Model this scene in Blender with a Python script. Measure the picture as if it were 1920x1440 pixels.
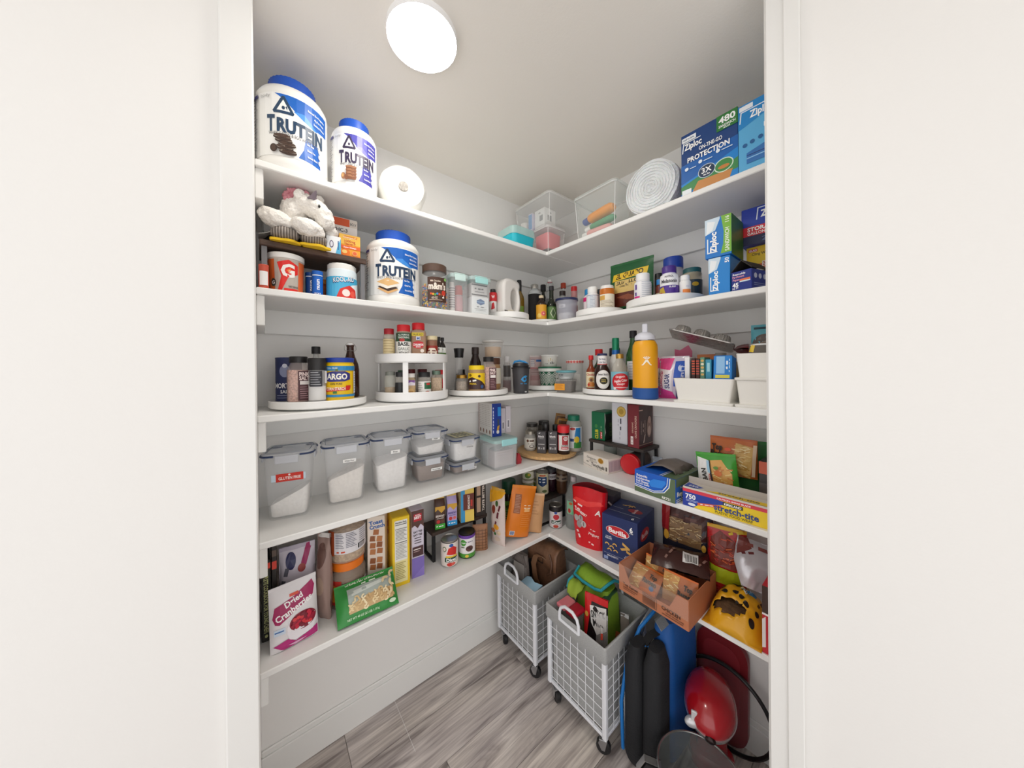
import bpy, bmesh, math, random
from math import sin, cos, pi, radians, sqrt, atan2
from mathutils import Vector, Matrix, noise
random.seed(7)
for _o in list(bpy.data.objects): bpy.data.objects.remove(_o)
SC = bpy.context.scene
COL = SC.collection

# ------------------------------------------------------------------ camera, world, exposure
_cd = bpy.data.cameras.new('camera'); CAM = bpy.data.objects.new('camera', _cd); COL.objects.link(CAM)
_cd.sensor_fit = 'HORIZONTAL'; _cd.sensor_width = 36.0; _cd.lens = 10.94
_cd.shift_y = -30.0/1920.0; _cd.clip_start = 0.02
_r = Vector((0.63010, 0.77646, -0.00913)); _u = Vector((0.00416, 0.00838, 0.99996)); _f = Vector((-0.77650, 0.63011, -0.00205))
CAM.matrix_world = Matrix(((_r.x, _u.x, -_f.x, 1.4167), (_r.y, _u.y, -_f.y, -1.4527), (_r.z, _u.z, -_f.z, 1.4733), (0, 0, 0, 1)))
SC.camera = CAM
W = bpy.data.worlds.new('hall_daylight'); SC.world = W; W.use_nodes = True
_bg = W.node_tree.nodes['Background']; _bg.inputs[0].default_value = (1.0, 0.985, 0.97, 1); _bg.inputs[1].default_value = 1.28
SC.view_settings.view_transform = 'Standard'; SC.view_settings.look = 'None'
SC.view_settings.gamma = 1.0; SC.view_settings.use_curve_mapping = False
SC.view_settings.exposure = 0.18
LAMP_STRENGTH = 38.0
try:
    SC.cycles.transparent_max_bounces = 24
    SC.cycles.max_bounces = 10; SC.cycles.diffuse_bounces = 8
except Exception: pass

# ------------------------------------------------------------------ materials
def lin(h):
    h = h.lstrip('#')
    if len(h) == 3: h = ''.join(c*2 for c in h)
    o = []
    for i in (0, 2, 4):
        c = int(h[i:i+2], 16)/255.0
        o.append(c/12.92 if c <= 0.04045 else ((c+0.055)/1.055)**2.4)
    return (o[0], o[1], o[2], 1.0)
_mats = {}
def M(col, rough=0.45, metal=0.0, alpha=1.0, bump=0.0, scale=60.0, var=0.0, name=None, stretch=None, coat=0.0):
    """procedural Principled material; noise drives colour variation and relief"""
    key = (col, rough, metal, alpha, bump, scale, var, stretch, coat)
    if key in _mats: return _mats[key]
    m = bpy.data.materials.new(name or ('surface_'+str(len(_mats)))); m.use_nodes = True
    nt = m.node_tree; b = nt.nodes['Principled BSDF']
    b.inputs['Base Color'].default_value = lin(col); b.inputs['Roughness'].default_value = rough
    b.inputs['Metallic'].default_value = metal; b.inputs['Alpha'].default_value = alpha
    if coat: b.inputs['Coat Weight'].default_value = coat; b.inputs['Coat Roughness'].default_value = 0.08
    n = nt.nodes.new('ShaderNodeTexNoise'); n.inputs['Scale'].default_value = scale; n.inputs['Detail'].default_value = 3
    tc = nt.nodes.new('ShaderNodeTexCoord')
    if stretch:
        mp = nt.nodes.new('ShaderNodeMapping'); mp.inputs['Scale'].default_value = stretch
        nt.links.new(tc.outputs['Object'], mp.inputs[0]); nt.links.new(mp.outputs[0], n.inputs['Vector'])
    else: nt.links.new(tc.outputs['Object'], n.inputs['Vector'])
    mr = nt.nodes.new('ShaderNodeMapRange'); mr.inputs[3].default_value = max(0.02, rough-0.06); mr.inputs[4].default_value = min(1, rough+0.06)
    nt.links.new(n.outputs['Fac'], mr.inputs[0]); nt.links.new(mr.outputs[0], b.inputs['Roughness'])
    if var:
        mx = nt.nodes.new('ShaderNodeMix'); mx.data_type = 'RGBA'
        c = lin(col); lo = tuple(v*(1-var) for v in c[:3])+(1,); hi = tuple(min(1, v*(1+var)) for v in c[:3])+(1,)
        mx.inputs[6].default_value = lo; mx.inputs[7].default_value = hi
        rp = nt.nodes.new('ShaderNodeMapRange'); rp.inputs[1].default_value = 0.3; rp.inputs[2].default_value = 0.7
        nt.links.new(n.outputs['Fac'], rp.inputs[0]); nt.links.new(rp.outputs[0], mx.inputs[0]); nt.links.new(mx.outputs[2], b.inputs['Base Color'])
    if bump:
        bp = nt.nodes.new('ShaderNodeBump'); bp.inputs['Strength'].default_value = bump; bp.inputs['Distance'].default_value = 0.004
        nt.links.new(n.outputs['Fac'], bp.inputs['Height']); nt.links.new(bp.outputs[0], b.inputs['Normal'])
    _mats[key] = m
    return m
def CL(col='#eef1f2', a=0.22, rough=0.12): return M(col, rough, 0, a)          # clear or milky plastic and glass
WHITE = '#f2f2f0'
def asm(c): return M(c) if isinstance(c, str) else c

def wood_mat():
    m = bpy.data.materials.new('grey_oak_plank'); m.use_nodes = True; nt = m.node_tree; b = nt.nodes['Principled BSDF']
    tc = nt.nodes.new('ShaderNodeTexCoord'); oi = nt.nodes.new('ShaderNodeObjectInfo')
    ad = nt.nodes.new('ShaderNodeVectorMath'); ad.operation = 'ADD'
    sc = nt.nodes.new('ShaderNodeVectorMath'); sc.operation = 'SCALE'; sc.inputs[3].default_value = 37.0
    cb = nt.nodes.new('ShaderNodeCombineXYZ')
    for i in range(3): nt.links.new(oi.outputs['Random'], cb.inputs[i])
    nt.links.new(cb.outputs[0], sc.inputs[0]); nt.links.new(tc.outputs['Object'], ad.inputs[0]); nt.links.new(sc.outputs[0], ad.inputs[1])
    def nz(scale, st, det, dist):
        mp = nt.nodes.new('ShaderNodeMapping'); mp.inputs['Scale'].default_value = st; nt.links.new(ad.outputs[0], mp.inputs[0])
        n = nt.nodes.new('ShaderNodeTexNoise'); n.inputs['Scale'].default_value = scale; n.inputs['Detail'].default_value = det
        n.inputs['Distortion'].default_value = dist; nt.links.new(mp.outputs[0], n.inputs['Vector']); return n
    n1 = nz(1.0, (16, 1.6, 16), 6, 1.6); n2 = nz(1.0, (120, 5, 120), 4, 0.4); n3 = nz(1.0, (5, 1.0, 5), 2, 0.5)
    r1 = nt.nodes.new('ShaderNodeValToRGB'); e = r1.color_ramp.elements
    e[0].position = 0.34; e[0].color = lin('#8d8583'); e[1].position = 0.70; e[1].color = lin('#e6e0db')
    q = e.new(0.5); q.color = lin('#cac3bf')
    nt.links.new(n1.outputs['Fac'], r1.inputs[0])
    r2 = nt.nodes.new('ShaderNodeValToRGB'); e = r2.color_ramp.elements
    e[0].position = 0.3; e[0].color = (0.62, 0.60, 0.61, 1); e[1].position = 0.62; e[1].color = (1, 1, 1, 1); nt.links.new(n2.outputs['Fac'], r2.inputs[0])
    r3 = nt.nodes.new('ShaderNodeValToRGB'); e = r3.color_ramp.elements
    e[0].position = 0.3; e[0].color = (0.86, 0.84, 0.86, 1); e[1].position = 0.7; e[1].color = (1.06, 1.03, 0.98, 1); nt.links.new(n3.outputs['Fac'], r3.inputs[0])
    def mul(a, c):
        x = nt.nodes.new('ShaderNodeMix'); x.data_type = 'RGBA'; x.blend_type = 'MULTIPLY'; x.inputs[0].default_value = 1
        nt.links.new(a, x.inputs[6]); nt.links.new(c, x.inputs[7]); return x.outputs[2]
    c = mul(mul(r1.outputs[0], r2.outputs[0]), r3.outputs[0]); nt.links.new(c, b.inputs['Base Color'])
    b.inputs['Roughness'].default_value = 0.5
    bp = nt.nodes.new('ShaderNodeBump'); bp.inputs['Strength'].default_value = 0.12; bp.inputs['Distance'].default_value = 0.002
    nt.links.new(n2.outputs['Fac'], bp.inputs['Height']); nt.links.new(bp.outputs[0], b.inputs['Normal'])
    return m

# ------------------------------------------------------------------ geometry
def rrect(w, d, r, n=4):
    """rounded rectangle outline, counter-clockwise"""
    r = max(1e-5, min(r, w/2-1e-5, d/2-1e-5)); o = []
    for cx, cy, a0 in ((w/2-r, d/2-r, 0), (-w/2+r, d/2-r, pi/2), (-w/2+r, -d/2+r, pi), (w/2-r, -d/2+r, 1.5*pi)):
        for i in range(n+1):
            a = a0+pi/2*i/n; o.append((cx+r*cos(a), cy+r*sin(a)))
    return o
class G:
    def __init__(s): s.v = []; s.f = []; s.m = []
    def add(s, v, f, mi=0):
        k = len(s.v); s.v += [tuple(p) for p in v]; s.f += [tuple(i+k for i in q) for q in f]; s.m += [mi]*len(f); return s
    def rings(s, R, mi=0, capb=True, capt=True, closed=False):
        n = len(R[0]); v = [p for r in R for p in r]; f = []
        L = len(R)
        for i in range(L if closed else L-1):
            j = (i+1) % L
            for k in range(n):
                k2 = (k+1) % n; f.append((i*n+k, i*n+k2, j*n+k2, j*n+k))
        if capb and not closed: f.append(tuple(range(n-1, -1, -1)))
        if capt and not closed: f.append(tuple((L-1)*n+k for k in range(n)))
        return s.add(v, f, mi)
    def lathe(s, prof, seg=24, mi=0, c=(0, 0, 0), capb=True, capt=True):
        R = [[(c[0]+max(r, 1e-4)*sin(2*pi*k/seg), c[1]-max(r, 1e-4)*cos(2*pi*k/seg), c[2]+z) for k in range(seg)] for r, z in prof]
        return s.rings(R, mi, capb, capt)
    def loft(s, secs, n=4, mi=0, capb=True, capt=True):
        """secs: (w,d,r,z[,ox,oy])"""
        R = []
        for q in secs:
            ox, oy = (q[4], q[5]) if len(q) > 4 else (0, 0)
            R.append([(x+ox, y+oy, q[3]) for x, y in rrect(q[0], q[1], q[2], n)])
        return s.rings(R, mi, capb, capt)
    def box(s, w, d, h, x=0, y=0, z=0, b=0.0012, mi=0):
        """box standing on z with softened edges"""
        b = min(b, w/3, d/3, h/3)
        return s.loft([(w-2*b, d-2*b, b/2, z, x, y), (w, d, b, z+b, x, y), (w, d, b, z+h-b, x, y), (w-2*b, d-2*b, b/2, z+h, x, y)], n=1, mi=mi)
    def tube(s, path, r, seg=6, mi=0, closed=False):
        P = [Vector(p) for p in path]; n = len(P); R = []; up = Vector((0, 0, 1)); prev = None
        for i in range(n):
            t = (P[(i+1) % n]-P[i-1]) if (closed or 0 < i < n-1) else (P[1]-P[0] if i == 0 else P[-1]-P[-2])
            t.normalize()
            a = prev - t*prev.dot(t) if prev is not None else t.cross(up if abs(t.z) < 0.9 else Vector((1, 0, 0)))
            if a.length < 1e-6: a = t.orthogonal()
            a.normalize(); prev = a; b2 = t.cross(a)
            rr = r[i] if isinstance(r, (list, tuple)) else r
            R.append([tuple(P[i]+a*(rr*cos(2*pi*k/seg))+b2*(rr*sin(2*pi*k/seg))) for k in range(seg)])
        return s.rings(R, mi, True, True, closed)
    def strip(s, path, w, t, axis, mi=0):
        """flat band along a path; axis = the direction of its width"""
        ax = Vector(axis).normalized(); P = [Vector(p) for p in path]; n = len(P); R = []
        for i in range(n):
            tg = (P[min(i+1, n-1)]-P[max(i-1, 0)]).normalized(); nn = tg.cross(ax).normalized()
            R.append([tuple(P[i]+ax*(w/2*a)+nn*(t/2*b)) for a, b in ((-1, -1), (1, -1), (1, 1), (-1, 1))])
        return s.rings(R, mi)
    def ell(s, c, r, seg=14, rings=9, mi=0, rot=None):
        k = len(s.v); s.lathe([(sin(pi*i/rings), -cos(pi*i/rings)) for i in range(rings+1)], seg, mi)
        R = rot.to_3x3() if rot else None
        for i in range(k, len(s.v)):
            p = Vector((s.v[i][0]*r[0], s.v[i][1]*r[1], s.v[i][2]*r[2]))
            if R: p = R @ p
            s.v[i] = (p.x+c[0], p.y+c[1], p.z+c[2])
        return s
    def prism(s, pts, y0, y1, mi=0):
        """outline in x,z extruded along y"""
        return s.rings([[(x, y0, z) for x, z in pts], [(x, y1, z) for x, z in pts]], mi)
    def slab(s, pts, z0, z1, mi=0):
        return s.rings([[(x, y, z0) for x, y in pts], [(x, y, z1) for x, y in pts]], mi)
    def xf(s, mat, k=0):
        for i in range(k, len(s.v)): s.v[i] = tuple(mat @ Vector(s.v[i]))
        return s
    def warp(s, fn, k=0):
        for i in range(k, len(s.v)): s.v[i] = tuple(fn(*s.v[i]))
        return s
    def build(s, name, mats, parent=None, smooth=40, sub=0):
        me = bpy.data.meshes.new(name); me.from_pydata(s.v, [], s.f)
        for m in (mats if isinstance(mats, (list, tuple)) else [mats]): me.materials.append(asm(m))
        if any(s.m): me.polygons.foreach_set('material_index', s.m)
        bm = bmesh.new(); bm.from_mesh(me); bmesh.ops.recalc_face_normals(bm, faces=bm.faces); bm.to_mesh(me); bm.free()
        if smooth:
            me.shade_smooth(); me.set_sharp_from_angle(angle=radians(smooth))
        o = bpy.data.objects.new(name, me); COL.objects.link(o)
        if parent is not None: o.parent = parent
        if sub:
            md = o.modifiers.new('smooth', 'SUBSURF'); md.levels = sub; md.render_levels = sub
        return o
def tag(o, label, cat, group=None, kind=None):
    o['label'] = label
    if cat: o['category'] = cat
    if group: o['group'] = group
    if kind: o['kind'] = kind
    return o
def place(o, x, y, z, rz=0, rx=0, ry=0):
    o.location = (x, y, z); o.rotation_euler = (rx, ry, rz); return o
def thing(name, label, cat, x, y, z, rz=0, group=None, rx=0, ry=0):
    o = bpy.data.objects.new(name, None); COL.objects.link(o); o.empty_display_size = 0.03
    place(o, x, y, z, rz, rx, ry); return tag(o, label, cat, group)
def struct(g, name, mats, smooth=30, parent=None):
    o = g.build(name, mats, parent, smooth)
    if parent is None: o['kind'] = 'structure'
    return o
def face(x, y, off=0):
    """turn a front towards the doorway"""
    return atan2(1.42-x, 1.45+y)+off
L90 = pi/2            # front towards +X (left-wall shelves); 0 = front towards -Y (back-wall shelves)

# ------------------------------------------------------------------ printed labels
_tc = {}
def text_mesh(s, bold):
    k = (s, bold)
    if k in _tc: return _tc[k]
    cu = bpy.data.curves.new('lettering', 'FONT'); cu.body = s; cu.resolution_u = 2; cu.offset = bold; cu.align_x = 'LEFT'
    ob = bpy.data.objects.new('lettering', cu); me = bpy.data.meshes.new_from_object(ob)
    v = [(p.co.x, p.co.y) for p in me.vertices]; f = [tuple(p.vertices) for p in me.polygons]
    bpy.data.meshes.remove(me); bpy.data.objects.remove(ob); bpy.data.curves.remove(cu)
    if v:
        x0 = min(p[0] for p in v); x1 = max(p[0] for p in v)
        v = [((p[0]-(x0+x1)/2)/0.72, p[1]/0.72-0.5) for p in v]; w = (x1-x0)/0.72
    else: w = 1
    _tc[k] = (v, f, w); return _tc[k]
def S_front(y): return (lambda u, v, o: (u, -y-o, v)), None
def S_right(x): return (lambda u, v, o: (x+o, u, v)), None
def S_left(x): return (lambda u, v, o: (-x-o, -u, v)), None
def S_top(z): return (lambda u, v, o: (u, v, z+o)), None
def S_cyl(R):
    fn = R if callable(R) else (lambda v: R)
    r0 = R(0.03) if callable(R) else R
    return (lambda u, v, o: ((fn(v)+o)*sin(u/r0), -(fn(v)+o)*cos(u/r0), v)), (r0*0.22, None)
UNREADABLE = set('Suncare|BAKERS|Sprinkles|CE|REF|STAR|BAKE|LARD|VEGAN|CRACKERS|toscana|Crostini|TAKIS|PUFFS|FUSILLI|DARK CHOC|DIPPED|PLUM|LAMY|FOCO|PASTA|HEALTHY|SNACKS|/ HEALTHY / SNACK|SEED|PEANUT|Peanut Protein Snack Bars|BLENDER|peanut|Vit|Life|Facial|SOFT TISSUES|cinn|sug|Gracious|exotic|DIPS|CREAM|CREAMY|distilled|white vinegar|Great|Value|MEDJOOL|Dates|TRAIL MIX|chocolate|strawberry|organic beans|coconut|crackers|SLIDE CUTTER|Olive|CASHEWS|BEEF'.split('|'))
def lab(parent, surf, items, name='label', base=0.0005):
    """printed artwork: each item a flat piece of ink laid on the surface
       r x0 y0 x1 y1 c | e cx cy rx ry c | p pts c | t text cx cy height c [width] [rot] [bold]"""
    fn, step = surf; mats = []; idx = {}; V = []; F = []; MI = []
    for k, it in enumerate(items):
        o = base+k*0.00012; kd = it[0]
        if kd == 'r':
            x0, y0, x1, y1, c = it[1:6]; v = [(x0, y0), (x1, y0), (x1, y1), (x0, y1)]; f = [(0, 1, 2, 3)]
        elif kd == 'e':
            cx, cy, rx, ry, c = it[1:6]; v = [(cx+rx*cos(2*pi*i/24), cy+ry*sin(2*pi*i/24)) for i in range(24)]; f = [tuple(range(24))]
        elif kd == 'p':
            v = list(it[1]); c = it[2]; f = [tuple(range(len(v)))]
        else:
            s, cx, cy, h, c = it[1:6]; wd = it[6] if len(it) > 6 else None; rot = it[7] if len(it) > 7 else 0; bold = it[8] if len(it) > 8 else 0.02
            if s in UNREADABLE:      # print too small to read in the place itself: plain strokes
                n = max(2, len(s)//3); tw = len(s)*.62; tv = []; f = []
                for q in range(n):
                    x0 = -tw/2+tw*q/n; x1 = x0+tw/n*(.55+.3*((q*5) % 3)/2); b0 = -.28-.1*(q % 2); k4 = len(tv)
                    tv += [(x0, b0), (x1, b0), (x1, .24+.1*((q+1) % 2)), (x0, .24)]; f.append((k4, k4+1, k4+2, k4+3))
            else: tv, f, tw = text_mesh(s, bold)
            sx = (wd/tw) if wd else h
            ca, sa = cos(radians(rot)), sin(radians(rot))
            v = [(cx+x*sx*ca-y*h*sa, cy+x*sx*sa+y*h*ca) for x, y in tv]
        if c not in idx: idx[c] = len(mats); mats.append(M(c, 0.4) if isinstance(c, str) else c)
        if step:
            bm = bmesh.new(); bv = [bm.verts.new((x, y, 0)) for x, y in v]
            for q in f:
                try: bm.faces.new([bv[i] for i in q])
                except ValueError: pass
            for ax in (0, 1):
                st = step[ax]
                if not st: continue
                lo = min(p[ax] for p in v); hi = max(p[ax] for p in v)
                a = (math.floor(lo/st)+1)*st
                while a < hi-1e-6:
                    co = [0, 0, 0]; no = [0, 0, 0]; co[ax] = a; no[ax] = 1
                    bmesh.ops.bisect_plane(bm, geom=list(bm.verts)+list(bm.edges)+list(bm.faces), plane_co=co, plane_no=no); a += st
            bm.verts.index_update(); v = [(q.co.x, q.co.y) for q in bm.verts]; f = [tuple(w.index for w in q.verts) for q in bm.faces]; bm.free()
        n = len(V); V += [fn(x, y, o) for x, y in v]; F += [tuple(i+n for i in q) for q in f]; MI += [idx[c]]*len(f)
    me = bpy.data.meshes.new(name); me.from_pydata(V, [], F)
    for m in mats: me.materials.append(m)
    me.polygons.foreach_set('material_index', MI)
    ob = bpy.data.objects.new(name, me); COL.objects.link(ob); ob.parent = parent
    return ob

# ------------------------------------------------------------------ product kinds
def prof(pts, r, h): return [(a*r, b*h) for a, b in pts]
JAR = [(.9, 0), (1, .03), (1, .74), (.97, .79), (.84, .84), (.84, .87)]
WIDEJAR = [(.9, 0), (1, .03), (1, .8), (.96, .84), (.9, .86)]
BOTTLE = [(.9, 0), (1, .03), (1, .55), (.94, .62), (.6, .73), (.4, .79), (.36, .84), (.36, .93)]
SAUCE = [(.9, 0), (1, .03), (1, .5), (.9, .57), (.5, .66), (.36, .74), (.34, .88)]
PILL = [(.92, 0), (1, .03), (1, .66), (.95, .72), (.74, .76), (.74, .8)]
STRAIGHT = [(.95, 0), (1, .02), (1, .84), (.97, .87)]
CANP = [(.95, 0), (1, .015), (1, .03), (.975, .045), (.975, .955), (1, .97), (1, .985), (.95, 1), (.93, .975)]
def cap_g(g, r, z0, z1, ridges=True, mi=0, seg=36):
    R = []
    for q, z in ((1, z0), (1, z1-0.1*(z1-z0)), (.93, z1)):
        R.append([((r*q*(1-(.025 if (ridges and k % 2) else 0)))*sin(2*pi*k/seg), -(r*q*(1-(.025 if (ridges and k % 2) else 0)))*cos(2*pi*k/seg), z) for k in range(seg)])
    return g.rings(R, mi)
def jar(name, label, cat, x, y, z, r, h, body, cap, pf=JAR, capz=.8, capr=.88, fill=None, items=None, group=None, rz=None, seg=28, ridges=True, labr=None, part='body'):
    """round jar / bottle / tub: body, cap, contents, label"""
    t = thing(name, label, cat, x, y, z, face(x, y) if rz is None else rz, group)
    bo = G().lathe(prof(pf, r, h), seg).build(part, asm(body), t)
    if fill:
        c, f0 = fill[0], fill[1]; ff = [(a*r*.93, max(.006, b*h)) for a, b in pf if b < f0]
        last = ff[-1]; ff.append((last[0], f0*h))
        G().lathe(ff, seg).build('contents', c if not isinstance(c, str) else M(c, .8, bump=.5, scale=300, var=.25), t)
    if cap: cap_g(G(), r*capr, capz*h, h, ridges).build('cap', asm(cap), t)
    if items: lab(bo, S_cyl(labr if labr else r+.0008), items)
    return t
def sqjar(name, label, cat, x, y, z, w, d, h, body, cap, capz=.82, capr=.42, fill=None, items=None, rz=None, group=None, sh=.74, side=None):
    """square-shouldered shaker bottle"""
    t = thing(name, label, cat, x, y, z, face(x, y) if rz is None else rz, group)
    rc = min(w, d)*.22; cr = min(w, d)*capr
    secs = [(w*.94, d*.94, rc, 0), (w, d, rc, .02*h), (w, d, rc, sh*h), (w*.93, d*.93, rc, (sh+.04)*h), (cr*1.7, cr*1.7, cr*.84, capz*h), (cr*1.7, cr*1.7, cr*.84, (capz+.03)*h)]
    bo = G().loft(secs, 5).build('body', asm(body), t)
    if fill:
        c, f0 = fill[0], fill[1]
        G().loft([(w*.9, d*.9, rc, .01*h), (w*.94, d*.94, rc, .03*h), (w*.94, d*.94, rc, f0*h)], 5).build('contents', c if not isinstance(c, str) else M(c, .85, bump=.6, scale=260, var=.3), t)
    cap_g(G(), cr, capz*h, h).build('cap', asm(cap), t)
    if items: lab(bo, S_front(d/2), items)
    if side: lab(bo, S_right(w/2), side, 'side_label')
    return t
def carton(name, label, cat, x, y, z, w, d, h, rz, col, front=None, right=None, left=None, top=None, group=None, rx=0, ry=0, flap=True, sidecol=None):
    t = thing(name, label, cat, x, y, z, rz, group, rx, ry)
    bo = G().box(w, d, h).build('body', asm(col), t)
    if flap:
        G().box(w*.96, d*.5, .0012, 0, -d*.22, h, .0003).build('flap', asm(sidecol or col), t)
    if front: lab(bo, S_front(d/2), front)
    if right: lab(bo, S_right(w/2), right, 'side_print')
    if left: lab(bo, S_left(w/2), left, 'side_print')
    if top: lab(bo, S_top(h+.0013), top, 'top_print')
    return t
def pouch_fn(w, h, t, seed=0, topw=1.0, crumple=.0022, bulge=.35, flare=0):
    def half(u, v):
        k = min(1, max(0, v/h)); e = min(1, abs(2*u/w))
        prof_v = (1-k)**.75*(1-bulge)+bulge*sin(pi*min(1, k*1.02))
        if k < .04: prof_v *= .6+.4*k/.04
        return t/2*max(0, prof_v)*max(0, 1-e**2.6)**.5
    def fn(u, v, o, side=-1):
        k = v/h; uu = u*(1+(topw-1)*k)
        n = noise.noise(Vector((u*38+seed*7.1, v*38, seed*3.3)))*crumple
        return (uu, side*(half(u, v)+n+o), v)
    return fn
def pouch(name, label, cat, x, y, z, w, h, t, rz, col, items=None, rx=0, ry=0, seed=0, topw=1.0, crumple=.0022, bulge=.35, group=None, back=None, seal='#dcdcdc', open_top=False):
    """stand-up bag: film, top seal, printed front"""
    th = thing(name, label, cat, x, y, z, rz, group, rx, ry)
    fn = pouch_fn(w, h, t, seed, topw, crumple, bulge); nu, nv = 14, 16
    g = G()
    for side in (-1, 1):
        v = [fn(w*(i/nu-.5), h*j/nv, 0, side) for j in range(nv+1) for i in range(nu+1)]
        f = [(j*(nu+1)+i, j*(nu+1)+i+1, (j+1)*(nu+1)+i+1, (j+1)*(nu+1)+i) for j in range(nv) for i in range(nu)]
        g.add(v, f, 0 if side < 0 else (1 if back else 0))
    bo = g.build('film', [asm(col)]+([asm(back)] if back else []), th, smooth=60)
    gs = G()
    for side in (-1, 1):
        v = [fn(w*(i/nu-.5)*1.004, h*(.955+.05*j), .0012, side) for j in (0, 1) for i in range(nu+1)]
        gs.add(v, [(i, i+1, nu+2+i, nu+1+i) for i in range(nu)])
    gs.build('top_seal', asm(seal), th, smooth=60)
    if items: lab(bo, ((lambda u, v, o: fn(u, v, o+.0006)), (w/10, h/12)), items)
    return th
def turntable(label, x, y, z, r, h=.022, col=WHITE, rim=.012, group=None):
    t = thing('turntable', label, 'turntable', x, y, z, 0, group)
    G().lathe([(r*.72, 0), (r*.74, .004), (r*.74, .006)], 40).build('base', M('#d8d8d8', .5), t)
    G().lathe([(r*.7, .0055), (r*.97, .0055), (r, .009), (r, h+rim-.002), (r-.002, h+rim), (r-.005, h+rim-.002), (r-.006, h), (r*.1, h)], 64).build('tray', asm(col) if not isinstance(col, str) else M(col, .35), t)
    return t
# ================================================================== the room
Z = [0, 2.0653, 1.7053, 1.3432, 0.9855, 0.6192]; DL, DR, TH, HC = 0.2926, 0.3040, 0.0197, 2.44
YR = -1.4585; XR = 1.212; YJ = -0.465
WALL = M('#efeeec', .75, bump=.06, scale=140, name='painted_wall')
CEIL = M('#f1ede6', .85, bump=.08, scale=160, name='painted_ceiling')
PAINT = M('#ededeb', .42, bump=.02, scale=90, name='shelf_paint')
# floor: slab with single planks
fl = struct(G().box(3.2, 3.4, .05, 1.4, -1.7, -.062, .001), 'floor', M('#6f6764', .7))
WM = wood_mat(); pw, pl = .182, 1.22
pm = G().box(pw-.0014, pl-.0014, .012, 0, 0, -.012, .0008)
first = None
for i in range(16):
    off = (i*.47) % pl
    for j in range(4):
        yc = .02-off-pl/2-(j-1)*pl+.0
        y0, y1 = max(yc-pl/2, -3.4), min(yc+pl/2, 0.0)
        if y1-y0 < .05: continue
        o = G().box(pw-.0014, y1-y0-.0014, .012, 0, 0, -.012, .0008).build('plank', WM, fl, 30)
        o.location = (pw*(i+.42), (y0+y1)/2, 0)
struct(G().box(.1, 3.4, HC+.02, -.05, -1.7, 0, .001).box(.5, .001, .001, 0, -1, 0, .0002), 'wall_left', WALL)
struct(G().box(1.40, .1, HC+.02, .6, .05, 0, .001), 'wall_back', WALL)
struct(G().box(.42, 2.0, HC+.02, .21, YR-1.0, 0, .002), 'wall_front', WALL)
struct(G().box(1.8, -YJ+.1, HC+.02, XR+.9, (YJ+.1)/2, 0, .002), 'wall_right', WALL)
struct(G().box(3.2, 2.3, .05, 1.4, -1.1, HC, .001), 'ceiling', CEIL)
# door casing on the wall ends
struct(G().box(.062, .011, HC, XR+.035, YJ-.0055, 0, .003).box(.03, .006, HC, XR+.054, YJ-.013, 0, .002), 'trim_1', PAINT)
struct(G().box(.011, .062, HC, .4255, YR-.031, 0, .003), 'trim_2', PAINT)
# baseboards: board and thin cap moulding
def bb(name, x0, y0, x1, y1, nx, ny):
    g = G(); w = abs(x1-x0) or .014; d = abs(y1-y0) or .014
    g.box(w if x1 != x0 else .014, d if y1 != y0 else .014, .105, (x0+x1)/2+nx*.007, (y0+y1)/2+ny*.007, 0, .002)
    g.box(w if x1 != x0 else .009, d if y1 != y0 else .009, .022, (x0+x1)/2+nx*.0045, (y0+y1)/2+ny*.0045, .104, .003)
    struct(g, name, PAINT)
bb('baseboard_left', 0, YR, 0, 0, 1, 0); bb('baseboard_back', 0.014, 0, XR, 0, 0, -1)
# shelves: one L-shaped pair of boards on each level, cleats along the walls, corner clip
names = ['', 'top', 'second', 'third', 'fourth', 'bottom']
for i in range(1, 6):
    z = Z[i]
    struct(G().box(DL, -YR, TH, DL/2, YR/2, z-TH, .0025), 'shelf_left_%d' % i, PAINT)
    struct(G().box(XR-DL-.0006, DR, TH, DL+.0003+(XR-DL-.0006)/2, -DR/2, z-TH, .0025), 'shelf_back_%d' % i, PAINT)
    hc = .086
    struct(G().box(.018, -YR-.02, hc, .009, (YR+.02)/2, z-TH-hc, .002), 'trim_cleat_left_%d' % i, PAINT)
    struct(G().box(XR-.02, .018, hc, (XR+.018)/2, -.009, z-TH-hc, .002), 'trim_cleat_back_%d' % i, PAINT)
    struct(G().box(DL-.012, .019, hc, (DL-.012)/2, YR+.0097, z-TH-hc, .002), 'trim_cleat_front_%d' % i, PAINT)
    g = G().box(.03, .004, .016, DL+.006, -DR-.001, z-TH+.002, .001)
    g.xf(Matrix.Translation((DL, -DR, 0)) @ Matrix.Rotation(radians(-42), 4, 'Z').inverted() @ Matrix.Translation((-DL, DR, 0)))
    k = len(g.v)
    c = g.build('shelf_clip', M('#f4f4f2', .3)); tag(c, 'small white corner clip joining the %s shelf boards' % names[i], 'clip', 'corner clips on the shelf fronts')
# ceiling lamp: flat disc, its diffuser is the light
lt = thing('ceiling_light', 'round flat white ceiling light above the shelves', 'light', .555, -1.077, HC)
G().lathe([(.0972, -.0155), (.0975, -.0175), (.0985, -.0175), (.099, -.016), (.099, 0)], 48, capb=False).build('housing', M('#f2f2f2', .4), lt)
dm = bpy.data.materials.new('lit_diffuser'); dm.use_nodes = True
_b = dm.node_tree.nodes['Principled BSDF']; _b.inputs['Emission Color'].default_value = (1.0, 0.95, 0.88, 1); _b.inputs['Emission Strength'].default_value = LAMP_STRENGTH
G().lathe([(.004, -.0165), (.05, -.0165), (.08, -.0163), (.097, -.016)], 48, capt=False).build('diffuser', dm, lt)
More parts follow.
